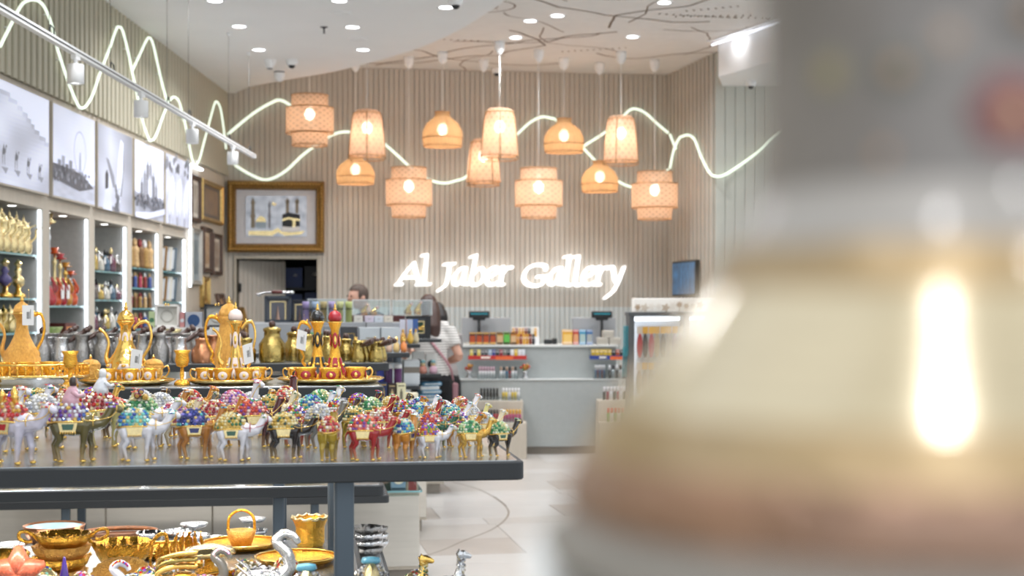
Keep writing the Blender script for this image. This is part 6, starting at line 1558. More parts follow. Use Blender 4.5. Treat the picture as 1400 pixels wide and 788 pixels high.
for j, (a, b, yt, zb, c, f) in enumerate(((529, 550, 497, .92, '#c3ccd2', ('#b9a258', 'frame')), (552, 574, 493, .92, '#cdd3d8', ('#7a7268', 'band')), (556, 574, 516, .95, '#d3d8dc', None))):
    if j < 2: carton(['silver carton with gilt frame print on the fifth table', 'silver carton with dark band on the fifth table'][j], a, b, yt, zb, 10.95, .2, c, face=f)
for j, (px, c, n_) in enumerate(((583, '#e7e6e2', 'upper'), (583, '#e2e4e2', 'lower'))):
    zb = .93 + (.09 if j == 0 else 0) 
    carton(f'white carton with black dot, {n_} one of a pair at the table end', 563, 580, zat(0, 1) if False else 482 - (0 if j == 0 else -14), zb + .135, 12.62, .1, c, face=('#2a2a2c', 'disc')) if False else None
for j, (px, yt) in enumerate(((572, 481), (590, 484))):
    carton(['white carton with black dot beside the round-topped one', 'white round-topped carton with black dot at the table end'][j], px - 8, px + 8, yt, .93, 12.68, .1, '#e3e3df', face=('#2a2a2c', 'disc'))
for j, (px, c) in enumerate(((579, '#b77a6a'), (593, '#c9a2b4'))):
    t = thing('snow_globe', ['brown', 'pink'][j] + ' small painted doll ornament on the sixth table', 'ornament', onU(6, px, .0, .93) + E2 * .04, TH)
    MB().colr(c).lathe([(.03, 0), (.036, .02), (.03, .05), (.018, .065)], 14).build('ornament_base', paint_m, t); MB().colr('#e0c79a').ell(0, 0, .085, .022, .022, .024, 12, 8).build('ornament_head', paint_m, t); MB().colr('#6fa0a8').lathe([(.024, .09), (.018, .11), (.001, .118)], 12).build('ornament_cap', paint_m, t)
for j in range(6):
    p = onU(6, 584 + 3 * (j % 2), .16, .65); p.z = .65 + .034 * j
    t = thing('folded_textile', 'blue and white folded textile in the stack on the lowest board', 'textile', p, TH + .06 * j, 'folded blue and white textiles')
    MB().colr(['#7fa3bd', '#dfe6ea', '#4f86a8'][j % 3]).slab(-.09, .09, -.08, .08, 0, .033, .02, .008, 3).build('folded_cloth', fabric_m, t); MB().colr('#e9ece8').box(0, -.081, .016, .15, .003, .008).build('stripe', fabric_m, t)
carton('blue and white tile patterned box behind the folded textiles', 575, 588, 522, .65, 12.85, .14, '#8fb0d2', face=('#e9eef2', 'frame'))
# ------------------------------------------------------------------ cash counter
CA = R(2)
CY = 14.85
cnt_m = mat('counter_solid_surface', '#a3a8a8', .5, var=.03, scale=20, bump=.02)
cc = PX(726, 620, CY); cW = M_(240, CY)
ct = thing('cash_counter', 'long pale grey two-level cash counter in front of the back wall', 'counter', (cc.x, cc.y, 0), CA)
MB().box(0, .32, .05, cW - .1, .56, .1).build('toe_kick', mat('plinth_grey', '#8d867d', .6), ct)
MB().slab(-cW / 2, cW / 2, 0, .75, .08, .757, .01, .004, 2).build('lower_counter', cnt_m, ct)
MB().slab(-cW / 2, cW / 2, .22, .75, .755, 1.085, .008, .003, 2).build('upper_counter', cnt_m, ct)
MB().slab(-cW / 2 - .01, cW / 2 + .01, .2, .77, 1.085, 1.11, .01, .004, 2).build('counter_top', mat('counter_top', '#cdd0cf', .35, var=.02), ct)
MB().slab(-cW / 2 - .005, cW / 2 + .005, -.01, .22, .757, .765, .006, .002, 2).build('ledge_top', mat('counter_top', '#cdd0cf', .35, var=.02), ct)
def onC(px, dy, z):
    k = (px - 700) / FPX; o = Vector((cc.x, cc.y, 0)) + Vector((-math.sin(CA), math.cos(CA), 0)) * dy; e = Vector((math.cos(CA), math.sin(CA), 0))
    s = (k * o.y - o.x) / (e.x - k * e.y); p = o + e * s; p.z = z; return p
g15 = M_(1, 14.9)
# stepped plinths in front
for lb, px0, px1, h, dy, D in (('low beige stepped plinth at the left of the counter', 647, 720, .355, -.42, .4), ('low beige stepped plinth at the right of the counter', 820, 905, .355, -.42, .4)):
    p = onC((px0 + px1) / 2, dy, 0); w = M_(px1 - px0, 14.5)
    t = thing('stepped_plinth', lb, 'plinth', p, CA)
    MB().slab(-w / 2, w / 2, 0, D, 0, h, .006, .003, 2).build('lower_step', frame_m, t); MB().slab(-w / 2, w / 2 - .03, .14, D, h, .565, .006, .003, 2).build('upper_step', frame_m, t)
def acr_tray(label, px0, px1, p, D, H):
    w = M_(px1 - px0, p.y)
    t = thing('acrylic_tray', label, 'tray', p, CA)
    MB().box(0, D / 2, .003, w, D, .006).build('tray_floor', acrylic, t)
    for a in ((0, 0, H / 2, w, .003, H), (-w / 2, D / 2, H / 2, .003, D, H), (w / 2, D / 2, H / 2, .003, D, H)): MB().box(*a).build('tray_wall', acrylic, t)
    return t
def stick_row(label, group, px0, px1, n, dy, zb, hpx, cols_, cap, cat='lipstick', name='lipstick'):
    for k in range(n):
        px = px0 + (px1 - px0) * (k + .5) / n; p = onC(px, dy, zb); r = M_((px1 - px0) / n, p.y) * .42; H = M_(hpx, p.y)
        t = thing(name, label, cat, p, CA, group); c = cols_[k % len(cols_)]
        MB().colr(c).lathe([(r, 0), (r, H * .62), (r * .8, H * .66)], 10).build('tube_body', paint_m, t)
        MB().colr(cap[k % len(cap)]).lathe([(r * .86, H * .6), (r * .86, H * .96), (r * .7, H), (.001, H)], 10).build('cap', paint_m, t)
L_ = [('plinth_a', 656, 682, 6, .565, ['#1c1a18', '#2a2418'], ['#1a1a1c'], 'black and gold pencil on the upper step of the left plinth'), ('plinth_b', 686, 711, 6, .565, ['#d8b93c', '#e2c84e', '#dcdce0'], ['#efeff2'], 'yellow or white pencil on the upper step of the left plinth')]
for nm, a, b, n, zb, cs_, cp, lb in L_:
    p = onC((a + b) / 2, -.24, zb); acr_tray(lb.split(' on the')[0].replace('pencil', 'pencils') + ' in a clear tray on the upper step', a - 1, b + 1, p, .07, .04); stick_row(lb, 'pencils on the upper step ' + nm, a, b, n, -.21, zb + .006, 16, cs_, cp)
for nm, a, b, n, cs_, cp, lb in (('c', 658, 682, 6, ['#5a2a72', '#4a3a8a', '#2aa0c0', '#2f8fb8', '#b8202f', '#a01a28'], ['#1a1a1c'], 'purple blue or red lipstick with black cap on the lower step of the left plinth'), ('d', 687, 713, 6, ['#b84a7a'], ['#e8b02c'], 'magenta lipstick with yellow cap on the lower step of the left plinth')):
    acr_tray(lb.split(' on the')[0] + ' tray on the lower step', a - 1, b + 1, onC((a + b) / 2, -.40, .355), .07, .04); stick_row(lb, 'lipsticks on the lower step ' + nm, a, b, n, -.37, .361, 17, cs_, cp)
for nm, a, b, cs_, cp, lb in (('e', 654, 677, ['#e9e6e8'], ['#d9b0c0'], 'white lipstick with pink cap on the left counter ledge'), ('f', 683, 707, ['#e9e9ea', '#cfd3d8', '#2a6a8a', '#8a1f2a'], ['#c9a58a', '#222226'], 'assorted lipstick on the left counter ledge')):
    acr_tray(lb.split(' on the')[0] + ' tray on the ledge', a - 1, b + 1, onC((a + b) / 2, .03, .765), .08, .06); stick_row(lb, 'lipsticks on the ledge ' + nm, a, b, 6, .07, .771, 16, cs_, cp)
for nm, a, b, cs_, cp, lb in (('g', 813, 827.5, ['#2a5f92', '#7a1f3a'], ['#e6e6ea'], 'blue or plum lipstick on the right counter ledge'), ('h', 831, 856, ['#20242c', '#cfd3da'], ['#e6e6ea', '#22242a'], 'navy or silver lipstick on the right counter ledge')):
    acr_tray(lb.split(' on the')[0] + ' tray on the ledge', a - 1, b + 1, onC((a + b) / 2, .03, .765), .1, .1); stick_row(lb, 'lipsticks on the right ledge ' + nm, a, b, 5, .07, .771, 18, cs_, cp)
stick_row('black and rose lipstick on the upper step of the right plinth', 'lipsticks on the right plinth', 824, 862, 8, -.2, .565, 18, ['#202024', '#8a1f3a', '#d8d8dc'], ['#d9d9de'])
stick_row('red-topped lip balm on the lower step of the right plinth', 'lip balms on the right plinth', 830, 855, 5, -.37, .355, 19, ['#5f9a4a', '#e0e0dc'], ['#d8402f'])
for lb, px in (('gilt and red flower bunch in a glass left of the lipsticks', 641), ('gilt and green flower bunch in a glass right of the lipsticks', 718)):
    t = thing('flower_bunch', lb, 'flowers', onC(px, .09, .765), CA)
    MB().lathe([(.03, 0), (.034, .02), (.014, .05), (.04, .085), (.038, .085), (.001, .06)], 14).build('glass_cup', silver, t)
    m = MB(); rnd = random.Random(px)
    for k in range(12): a = rnd.uniform(0, 6.28); r = rnd.uniform(0, .055); m.colr(rnd.choice(['#a8742a', '#c08a34', '#a83a24'])).ell(r * math.cos(a), r * math.sin(a) * .6, .12 + rnd.uniform(-.02, .025), .018, .018, .016, 7, 5)
    m.build('blossoms', paint_m, t); m = MB().colr('#b0242a' if px < 700 else '#2f9a5a')
    for k in range(5): m.tube([(0, 0, .03), (.03 * math.cos(k * 1.25), .02 * math.sin(k * 1.25), .11)], .004, 5)
    m.build('stems', paint_m, t)
# hooked trays on the counter face
for lb, px0, px1, sc_, items in (('clear shelf with red price strip hooked on the left of the counter', 640, 720, '#b82a22', ['#d8c65a', '#3a3d42', '#d8c65a', '#4a4d52', '#4a4d52', '#9ab0c4', '#2a3f8a', '#22262a', '#8a2030', '#6a6a60', '#1f2a2e', '#e0e2e6', '#d8b82c', '#dfe3ea', '#d9dfe8']), ('clear shelf with blue price strip hooked on the right of the counter', 806, 866, '#28408a', ['#c9a82a', '#d4b434', '#c9a82a', '#d4b434', '#c9a82a', '#22201e', '#a84a2c', '#22201e', '#b8582f', '#8a3a26'])):
    p = onC((px0 + px1) / 2, .05, .985); w = M_(px1 - px0, 14.9)
    t = thing('counter_shelf', lb, 'shelf', p, CA)
    MB().box(0, .08, .0, w, .14, .008).build('shelf_board', acrylic, t); MB().colr(sc_).box(0, .006, -.0, w, .006, .04).build('price_strip', card_m, t)
    for s_ in (-1, 1): MB().box(s_ * (w / 2 - .005), .075, .045, .006, .14, .088).build('bracket', acrylic, t)
    MB().colr('#e8e4da').box(-w * .2, .002, 0, w * .16, .003, .018).build('price_label', card_m, t)
    MB().colr('#d8642f').box(w * .12, .002, -.006, w * .3, .003, .034).build('orange_label', card_m, t)
    n = len(items)
    for k, c in enumerate(items):
        q = onC(px0 + 2 + (px1 - px0 - 4) * (k + .5) / n, .09, .989)
        b = thing('travel_carton', 'small upright souvenir carton on the hooked shelf at the %s of the counter' % ('left' if px0 < 700 else 'right'), 'box', q, CA, 'souvenir cartons on the %s hooked shelf' % ('left' if px0 < 700 else 'right'))
        ww = w / n * .82; MB().colr(c).slab(-ww / 2, ww / 2, -.02, .02, 0, .075, .004, .002, 1).build('carton_body', card_m, b); MB().colr(mixc(hexc(c), (1, 1, 1), .35)).box(0, -.0205, .055, ww * .8, .002, .016).build('carton_label', card_m, b)
# counter top: coffee boxes, chocolate, monitors
def cbox(label, px0, px1, hpx, dy, c1, c2, c3, group=None):
    p = onC((px0 + px1) / 2, dy, 1.11); w = M_(px1 - px0, p.y); H = M_(hpx, p.y)
    t = thing('souvenir_box', label, 'box', p, CA, group)
    MB().colr(c1).slab(-w / 2 + .002, w / 2 - .002, 0, .1, 0, H, .003, .002, 1).build('carton_body', card_m, t)
    MB().colr(c2).box(0, -.001, H * .45, w * .8, .003, H * .55).build('printed_panel', card_m, t); MB().colr(c3).box(0, -.0025, H * .12, w * .9, .003, H * .14).build('lower_band', card_m, t); MB().colr(c3).box(0, -.0025, H * .93, w * .9, .003, H * .1).build('upper_band', card_m, t)
for k in range(4): cbox('dark brown coffee box with amber label on the counter', 641.5 + 9.3 * k, 650.5 + 9.3 * k, 17, .24, '#4a1f14', '#a8441c', '#d0a860', 'coffee boxes on the counter')
for k, (c, n_) in enumerate((('#b98a3a', 'ochre'), ('#6fae3f', 'bright green'), ('#b8721f', 'caramel'))): cbox(n_ + ' tea box with dark windows on the counter', 679 + 9.3 * k, 688 + 9.3 * k, 17, .24, c, '#c9a67c' if k != 1 else '#58b04a', '#3a2a1c')
for r_, (dy, zz, x0, n) in enumerate(((.3, 1.11, 708, 6), (.42, 1.19, 702, 8))):
    for k in range(n):
        p = onC(x0 + 4.3 * k, dy, zz); c = ['#c98f2a', '#8a3a1c', '#d0a040', '#c08a28', '#7a3420', '#2a2c34', '#d8d4c8', '#c9983a'][k % 8]
        t = thing('chocolate_bar', 'upright gold or brown wrapped chocolate in the white rack', 'chocolate', p, CA, 'chocolates in the white rack')
        MB().colr(c).slab(-.014, .014, 0, .012, 0, .11 if r_ == 0 else .09, .003, .002, 1).build('wrapper', card_m, t); MB().colr(mixc(hexc(c), (1, 1, 1), .3)).box(0, -.001, .07, .02, .002, .02).build('label_band', card_m, t)
p = onC(719, .32, 1.11)
t = thing('chocolate_rack', 'white two-tier rack holding chocolates on the counter', 'rack', p, CA)
MB().box(0, .04, .04, .28, .02, .08).build('rack_step', white_m, t); MB().box(0, .1, .075, .28, .1, .006).build('rack_tier', white_m, t); MB().box(0, .15, .09, .28, .006, .18).build('rack_back', white_m, t)
for k, (c, n_, w_) in enumerate((('#e0a62a', 'yellow', 14), ('#c23a2a', 'red and yellow', 8), ('#3f9ac4', 'sky blue', 9), ('#2a6aa8', 'deep blue', 9))):
    x0 = (769, 783.5, 792, 801.5)[k]; cbox(n_ + ' souvenir carton left of the right-hand monitor', x0, x0 + w_, 20, .26, c, mixc(hexc(c), hexc('#f0e0a0'), .4), mixc(hexc(c), (1, 1, 1), .4))
for k in range(3):
    p = onC(824 + 17 * (k % 2), .23, 1.11) if k < 2 else onC(832, .23, 1.1835)
    t = thing('paper_stack', 'wrapped bundle of pale papers stacked by the right-hand pole display', 'papers', p, CA, 'paper bundles')
    MB().colr('#bdb8ae').slab(-.06, .06, 0, .12, 0, .073, .008, .004, 2).build('bundle', card_m, t); MB().colr('#a49f95').box(0, -.001, .036, .118, .002, .004).build('paper_edges', card_m, t)
for lb, px0, px1 in (('grey monitor back behind the coffee boxes', 631, 698), ('grey monitor back behind the paper bundles', 782, 842)):
    p = onC((px0 + px1) / 2, .55, 1.11); w = M_(px1 - px0, p.y); H = M_(36, p.y)
    t = thing('monitor', lb, 'monitor', p, CA)
    MB().slab(-w / 2, w / 2, 0, .04, .02, H, .01, .004, 2).build('monitor_back', mat('monitor_grey', '#a9abae', .4, metal=.3, var=.03), t); MB().box(0, .02, .012, .18, .12, .024).build('monitor_foot', mat('monitor_grey', '#a9abae', .4), t)
    MB().tube([(.03 * math.cos(k * 6.2832 / 18), -.002, H * .62 + .02 * math.sin(k * 6.2832 / 18)) for k in range(18)], .0025, 5, closed=True).build('round_emblem', mat('emblem_grey', '#8f9296', .4), t)
for lb, px in (('black pole display left of the coffee boxes screen', 655), ('black pole display beside the paper bundles', 823)):
    p = onC(px, .42, 1.11); t = thing('pole_display', lb, 'pole display', p, CA)
    MB().box(0, .02, .006, .12, .1, .012).build('pole_base', black_m, t); MB().tube([(0, .02, .01), (0, .02, .27)], .016, 10).build('pole', black_m, t)
    MB().prism([(-.06, .25), (.06, .25), (.07, .28), (-.07, .28)], 0, .05, 'y').build('pole_collar', black_m, t); b = MB().slab(-.108, .108, -.01, .05, .275, .345, .008, .004, 2).build('display_head', black_m, t)
    m = MB()
    for k in range(12): m.box(-.08 + k * .0145, -.0115, .318, .01, .002, .012)
    m.build('display_digits', emis('teal_digits', '#1f8fa0', .6), b)
p = onC(752, .4, 1.11); t = thing('card_terminal', 'small dark grey card terminal on the counter between the displays', 'terminal', p, CA)
MB().slab(-.06, .02, 0, .1, 0, .05, .01, .004, 2).build('terminal_body', steel_m, t); MB().box(.05, .05, .03, .05, .06, .06).build('receipt_printer', steel_m, t)

# ------------------------------------------------------------------ wall screen
p = fwp([(938, 381)], 1, 0, 0)[0]
fa = math.atan2(F1.y - F0.y, F1.x - F0.x)
t = thing('wall_screen', 'dark wall-mounted screen showing a deep blue image on the fin wall', 'screen', (p.x, p.y, p.z), fa)
LW = .8; LH = M_(48, p.y)
MB().slab(-LW / 2, LW / 2, -.03, .02, -LH / 2, LH / 2, .008, .004, 2).build('screen_case', black_m, t)
m = MB()
for i in range(16):
    for j in range(12):
        f = .5 + .5 * noise.noise(Vector((i * .9, j * .35, 7))); m.colr(mixc(hexc('#16283c'), hexc('#3f78a8'), f))
        x0_, z0_ = -LW / 2 + .02 + i * (LW - .04) / 16, -LH / 2 + .02 + j * (LH - .04) / 12
        m.add([(x0_, -.0315, z0_), (x0_ + (LW - .04) / 16, -.0315, z0_), (x0_ + (LW - .04) / 16, -.0315, z0_ + (LH - .04) / 12), (x0_, -.0315, z0_ + (LH - .04) / 12)], [(0, 1, 2, 3)])
m.build('screen_image', colmat('screen_glow', .3, 0, .3, emit=.5), t)

# ------------------------------------------------------------------ jewellery stand
JY = 12.5
def jx(px): return (px - 700) / FPX * JY
x0_, x1_, x2_ = jx(864), jx(940), jx(1016)
t = thing('jewellery_stand', 'dark framed lit jewellery stand with floral header', 'display stand', (x0_, JY, 0), 0)
for xx in (0, x1_ - x0_, x2_ - x0_): MB().slab(xx - .022, xx + .022, 0, .4, 0, 1.45, .004, .002, 1).build('stand_post', mat('stand_dark', '#55585a', .5, var=.05), t)
MB().slab(-.03, x2_ - x0_ + .03, -.01, .41, 1.425, 1.455, .004, .002, 1).build('top_beam', mat('stand_dark', '#55585a', .5), t)
MB().box((x2_ - x0_) / 2, .2, .06, x2_ - x0_, .38, .12).build('stand_base', mat('stand_dark', '#55585a', .5), t)
MB().box((x2_ - x0_) / 2, .38, .77, x2_ - x0_, .02, 1.3).build('peg_panel', mat('peg_white', '#d9dadb', .5, var=.02), t)
for a, b in ((0, x1_ - x0_), (x1_ - x0_, x2_ - x0_)):
    MB().box((a + b) / 2, .3, 1.395, b - a - .06, .03, .03).build('light_bar', led_m, t)
    MB().box(a + .035, .34, .75, .02, .02, 1.2).build('light_bar', led_m, t)
hd = MB().slab(.02, x2_ - x0_ - .02, .02, .3, 1.456, 1.575, .02, .006, 4).build('header_box', emis('header_white', '#f2efe9', .25), t)
m = MB(); rnd = random.Random(8)
for k in range(16):
    cx, cz = .05 + k * .06, 1.5 + rnd.uniform(-.01, .03); n = rnd.choice([5, 6, 8]); r = rnd.uniform(.03, .046)
    m.colr(rnd.choice(['#b79f86', '#d9cdbd', '#c9b8a4', '#efe9e0']))
    pts = []
    for j in range(n * 2): a = j * math.pi / n; rr = r if j % 2 == 0 else r * .5; pts.append((cx + rr * math.cos(a), cz + rr * math.sin(a)))
    m.prism(pts, .012, .019, 'y'); m.box(cx, .016, 1.475, .004, .004, .05)
m.build('flower_cutouts', card_m, t)
hooks = MB()
scol = ['#b01f26', '#d8c9cc', '#3a2a2c', '#1f1a1c', '#a81f2a', '#cfc6c4', '#b03a4a', '#7a9a6a', '#8a6a9a', '#c9b48a']
rnd = random.Random(10)
for row, pz in enumerate((447, 497, 547)):
    z = zat(pz, JY - .05)
    for bay in range(2):
        n = 8 if bay == 0 else 7
        for k in range(n):
            px = (874.5 if bay == 0 else 952) + k * 8.1 + rnd.uniform(-.1, .1); q = Vector((jx(px), JY - .02 + .03 * (k % 2), z))
            c = '#e0ab3c' if (row == 0 and 0 < k < 7 or row == 1 and k in (1, 2)) and bay == 0 else '#c9bba8'
            n_ = ['top', 'middle', 'lower'][row]
            s = thing('necklace_card', ('yellow' if c == '#e0ab3c' else 'beige') + f' bead card in the {n_} row of the jewellery stand', 'necklace', q, 0, f'{n_} row necklaces')
            ob('card', cached(('ncard', c), lambda: MB().colr(c).prism([(-.024, -.06), (-.012, -.06), (-.012, -.085), (.012, -.085), (.012, -.06), (.024, -.06), (.024, 0), (-.024, 0)], -.001, .001, 'y'), 'card', card_m), None, s)
            cc_ = scol[(k * 3 + row) % 10] if row == 0 else rnd.choice(['#a89a8a', '#c9c4be', '#8a7f76', '#b5a088'])
            def strand(cc_=cc_):
                m = MB().colr(cc_)
                for j in range(16):
                    a = j / 15; 
                    for s_ in (-1, -.5, 0, .5, 1): m.ell(s_ * .019 * max(.25, math.sin(a * math.pi) ** .5), -.004 - .004 * (s_ == 0), -.07 - .19 * a, .0075, .0075, .0085, 6, 4)
                return m
            ob('bead_strand', cached(('strand', cc_), strand, 'bead_strand', paint_m), None, s)
            ob('hook', cached(('jhook', k % 2), lambda: MB().tube([(0, -.004, -.006), (0, .01, -.004), (0, .391 - .03 * (k % 2), -.002)], .0025, 5), 'hook', None), silver, s)
for k in range(2):
    z = zat(452 + 30 * k, JY); q = Vector((jx(856.4), JY + .06 + .1 * k, z + .05))
    s = thing('bead_hank', ['long turquoise bead hank on the side of the jewellery stand', 'shorter teal bead hank hanging behind it'][k], 'beads', q)
    m = MB().colr('#2f9fae' if k == 0 else '#3a8f9a')
    for j in range(20):
        for dx in (-.015, 0, .015): m.ell(dx, 0, -.02 - j * .013, .008, .008, .008, 6, 4)
    m.build('bead_strand', paint_m, s); MB().tube([(0, 0, -.015), (.01, 0, -.002), (.0262, 0, -.002)], .003, 5).build('hook', silver, s)

# ------------------------------------------------------------------ people
skin_m = mat('skin', '#c79a86', .5, var=.06, scale=10)
def stripes():
    m = mat('striped_knit', '#d6d3d0', .85)
    nt = m.node_tree; b = nt.nodes['Principled BSDF']; tc = nt.nodes.new('ShaderNodeTexCoord'); sp_ = nt.nodes.new('ShaderNodeSeparateXYZ'); nt.links.new(tc.outputs['Object'], sp_.inputs[0])
    mu = nt.nodes.new('ShaderNodeMath'); mu.operation = 'MULTIPLY'; mu.inputs[1].default_value = 6.2832 / .024; nt.links.new(sp_.outputs[2], mu.inputs[0])
    sn = nt.nodes.new('ShaderNodeMath'); sn.operation = 'SINE'; nt.links.new(mu.outputs[0], sn.inputs[0])
    cr = nt.nodes.new('ShaderNodeValToRGB'); cr.color_ramp.elements[0].position = .1; cr.color_ramp.elements[0].color = (*hexc('#dddad6'), 1); cr.color_ramp.elements[1].position = .5; cr.color_ramp.elements[1].color = (*hexc('#8d8a88'), 1)
    nt.links.new(sn.outputs[0], cr.inputs[0]); nt.links.new(cr.outputs[0], b.inputs['Base Color']); return m
def person(label, loc, rz, H, shirt_m, legs_m, hair_m, hair, arms, lean=0.0, extra=None):
    t = thing('person', label, 'person', loc, rz, None)
    s = H / 1.60
    def S(p): return Vector((p[0], p[1] + lean * max(0, p[2] - .85) ** 1.3, p[2])) * s
    hip, chest, neck, head = (0, 0, .86), (0, .0, 1.2), (0, .02, 1.36), (0, .06, 1.485)
    sh = [(-.165, 0, 1.29), (.165, 0, 1.29)]
    b = MB()
    b.tube([S(p) for p in ((0, 0, .8), (0, 0, .9), (0, -.005, 1.02), (0, 0, 1.18), (0, 0, 1.3), (0, .015, 1.36), (0, .03, 1.43))], [x * s for x in (.13, .15, .115, .135, .1, .052, .05)], 14)
    b.ell(*S((0, .06, 1.5)), .074 * s, .092 * s, .11 * s, 16, 12)
    b.tube([S((0, .13, 1.51)), S((0, .165, 1.485)), S((0, .155, 1.475))], [.012 * s, .013 * s, .01 * s], 8)
    for k in (-1, 1): b.ell(*S((k * .076, .05, 1.495)), .014 * s, .022 * s, .03 * s, 8, 6)
    b.tube([S(sh[0]), S((0, .0, 1.31)), S(sh[1])], [.062 * s, .075 * s, .062 * s], 10)
    fing = []
    for k, (el, wr_) in enumerate(arms):
        b.tube([S(sh[k]), (S(sh[k]) + S(el)) / 2, S(el)], [.055 * s, .047 * s, .039 * s], 10); b.tube([S(el), S(el).lerp(S(wr_), .4), S(wr_)], [.039 * s, .04 * s, .026 * s], 10)
        d = (S(wr_) - S(el)).normalized(); u = d.cross(Vector((0, 0, 1))).normalized(); pc_ = S(wr_) + d * .045 * s
        b.tube([S(wr_), pc_, pc_ + d * .035 * s], [.026 * s, .036 * s, .034 * s], 10, flat=.55)
        for q in range(4):
            a = pc_ + d * .03 * s + u * (q - 1.5) * .018 * s; L = (.065, .075, .07, .055)[q] * s
            b.tube([a, a + d * L * .5, a + d * L * .85 - Vector((0, 0, L * .35))], [.0095 * s, .009 * s, .007 * s], 6)
        b.tube([S(wr_) + d * .02 * s - u * .03 * s, S(wr_) + d * .055 * s - u * .055 * s, S(wr_) + d * .09 * s - u * .055 * s], [.012 * s, .01 * s, .008 * s], 6)
    for k in (-1, 1): b.tube([S((k * .085, 0, .86)), S((k * .09, .0, .48)), S((k * .09, -.01, .1)), S((k * .09, .0, .04))], [.1 * s, .06 * s, .042 * s, .045 * s], 10); b.tube([S((k * .09, -.03, .035)), S((k * .09, .14, .03))], [.036 * s, .03 * s], 8)
    ob('body', remesh(b, .011 * s, 3), skin_m, t)
    c = MB()
    c.tube([S(p) for p in ((0, 0, .84), (0, 0, .92), (0, -.005, 1.03), (0, .0, 1.18), (0, 0, 1.28), (0, .012, 1.345))], [x * s for x in (.175, .17, .14, .16, .125, .075)], 16)
    c.tube([S(sh[0]), S((0, 0, 1.3)), S(sh[1])], [.078 * s, .09 * s, .078 * s], 10)
    for k, (el, wr_) in enumerate(arms): c.tube([S(sh[k]), S(sh[k]).lerp(S(el), .62)], [.076 * s, .066 * s], 12)
    ob('shirt', remesh(c, .012 * s, 3), shirt_m, t)
    l = MB(); l.tube([S((0, 0, .72)), S((0, 0, .82)), S((0, 0, .96))], [.17 * s, .19 * s, .15 * s], 14)
    for k in (-1, 1): l.tube([S((k * .08, 0, .82)), S((k * .095, 0, .5)), S((k * .1, 0, .08))], [.12 * s, .115 * s, .125 * s], 12)
    ob('trousers', remesh(l, .014 * s, 3), legs_m, t)
    h = MB()
    h.ell(*S((0, .045, 1.525)), .085 * s, .098 * s, .1 * s, 16, 10)
    if hair == 'long':
        h.tube([S((0, -.02, 1.52)), S((0, -.06, 1.42)), S((.0, -.1, 1.3)), S((.02, -.11, 1.16))], [.085 * s, .09 * s, .08 * s, .04 * s], 12)
    elif hair == 'bob':
        h.tube([S((0, -.01, 1.52)), S((0, -.03, 1.44)), S((0, -.04, 1.38))], [.085 * s, .09 * s, .06 * s], 12)
    hm = remesh(h, .012 * s, 3)
    # trim the cap off the face
    bm = bmesh.new(); bm.from_mesh(hm)
    fz = S((0, .09, 1.52)); 
    dl = [v for v in bm.verts if v.co.y > fz.y - .0 * s and v.co.z < S((0, .06, 1.555)).z]
    bmesh.ops.delete(bm, geom=dl, context='VERTS'); bm.to_mesh(hm); bm.free()
    ob('hair', hm, hair_m, t)
    for k in (-1, 1):
        e = MB().ell(*S((k * .03, .143, 1.51)), .012 * s, .007 * s, .008 * s, 8, 6).build('eye', mat('eye_dark', '#2a2422', .2), t)
        MB().tube([S((k * .09, -.05, .035)), S((k * .09, .05, .04)), S((k * .09, .15, .03))], [.045 * s, .046 * s, .038 * s], 10, flat=.8).build('shoe', black_m, t)
    MB().tube([S((-.022, .143, 1.448)), S((0, .152, 1.446)), S((.022, .143, 1.448))], [.004 * s, .007 * s, .004 * s], 6).build('mouth', mat('lips', '#9c5f58', .5), t)
    if extra == 'strap':
        q = spline([S((-.13, .03, 1.36)), S((-.1, -.12, 1.28)), S((.02, -.165, 1.12)), S((.14, -.14, .95)), S((.19, -.02, .82))], 6)
        MB().tube(q, .016 * s, 8, flat=.4).build('bag_strap', mat('rose_strap', '#a0757c', .6, var=.1), t); MB().slab(.17 * s, .23 * s, -.08 * s, .1 * s, .62 * s, .8 * s, .02, .008, 3).build('bag', mat('rose_strap', '#a0757c', .6), t)
    return t
blk = mat('black_cloth', '#121316', .9, var=.15)
person('woman seen from behind with long brown hair, striped T-shirt and black trousers', (PX(591, 420, 13.45).x, 13.45, 0), R(14), 1.60, stripes(), blk, mat('brown_hair', '#3b241c', .5, var=.3, scale=40, stretch=(6, 6, 1)), 'long', [((-.25, .05, 1.05), (-.16, .26, 1.08)), ((.255, -.04, 1.04), (.17, .2, .98))], .25, 'strap')
person('dark-haired person mostly hidden behind the woman in stripes', (PX(604, 420, 14.2).x, 14.2, 0), R(20), 1.53, mat('grey_shirt', '#8f8b8a', .85, var=.1), blk, mat('black_hair', '#171213', .5, var=.2), 'bob', [((-.2, .06, 1.05), (-.08, .25, 1.1)), ((.2, .06, 1.05), (.08, .25, 1.1))], .2)
person('short-haired man in dark clothes bending his head behind the display cases', (PX(520, 420, 14.1).x, 14.1, 0), R(125), 1.70, mat('navy_jacket', '#23272f', .85, var=.15), blk, mat('short_brown_hair', '#4a3c34', .7, var=.2, scale=60), 'short', [((-.22, .05, 1.04), (-.1, .26, 1.02)), ((.22, .05, 1.04), (.1, .26, 1.02))], .3)

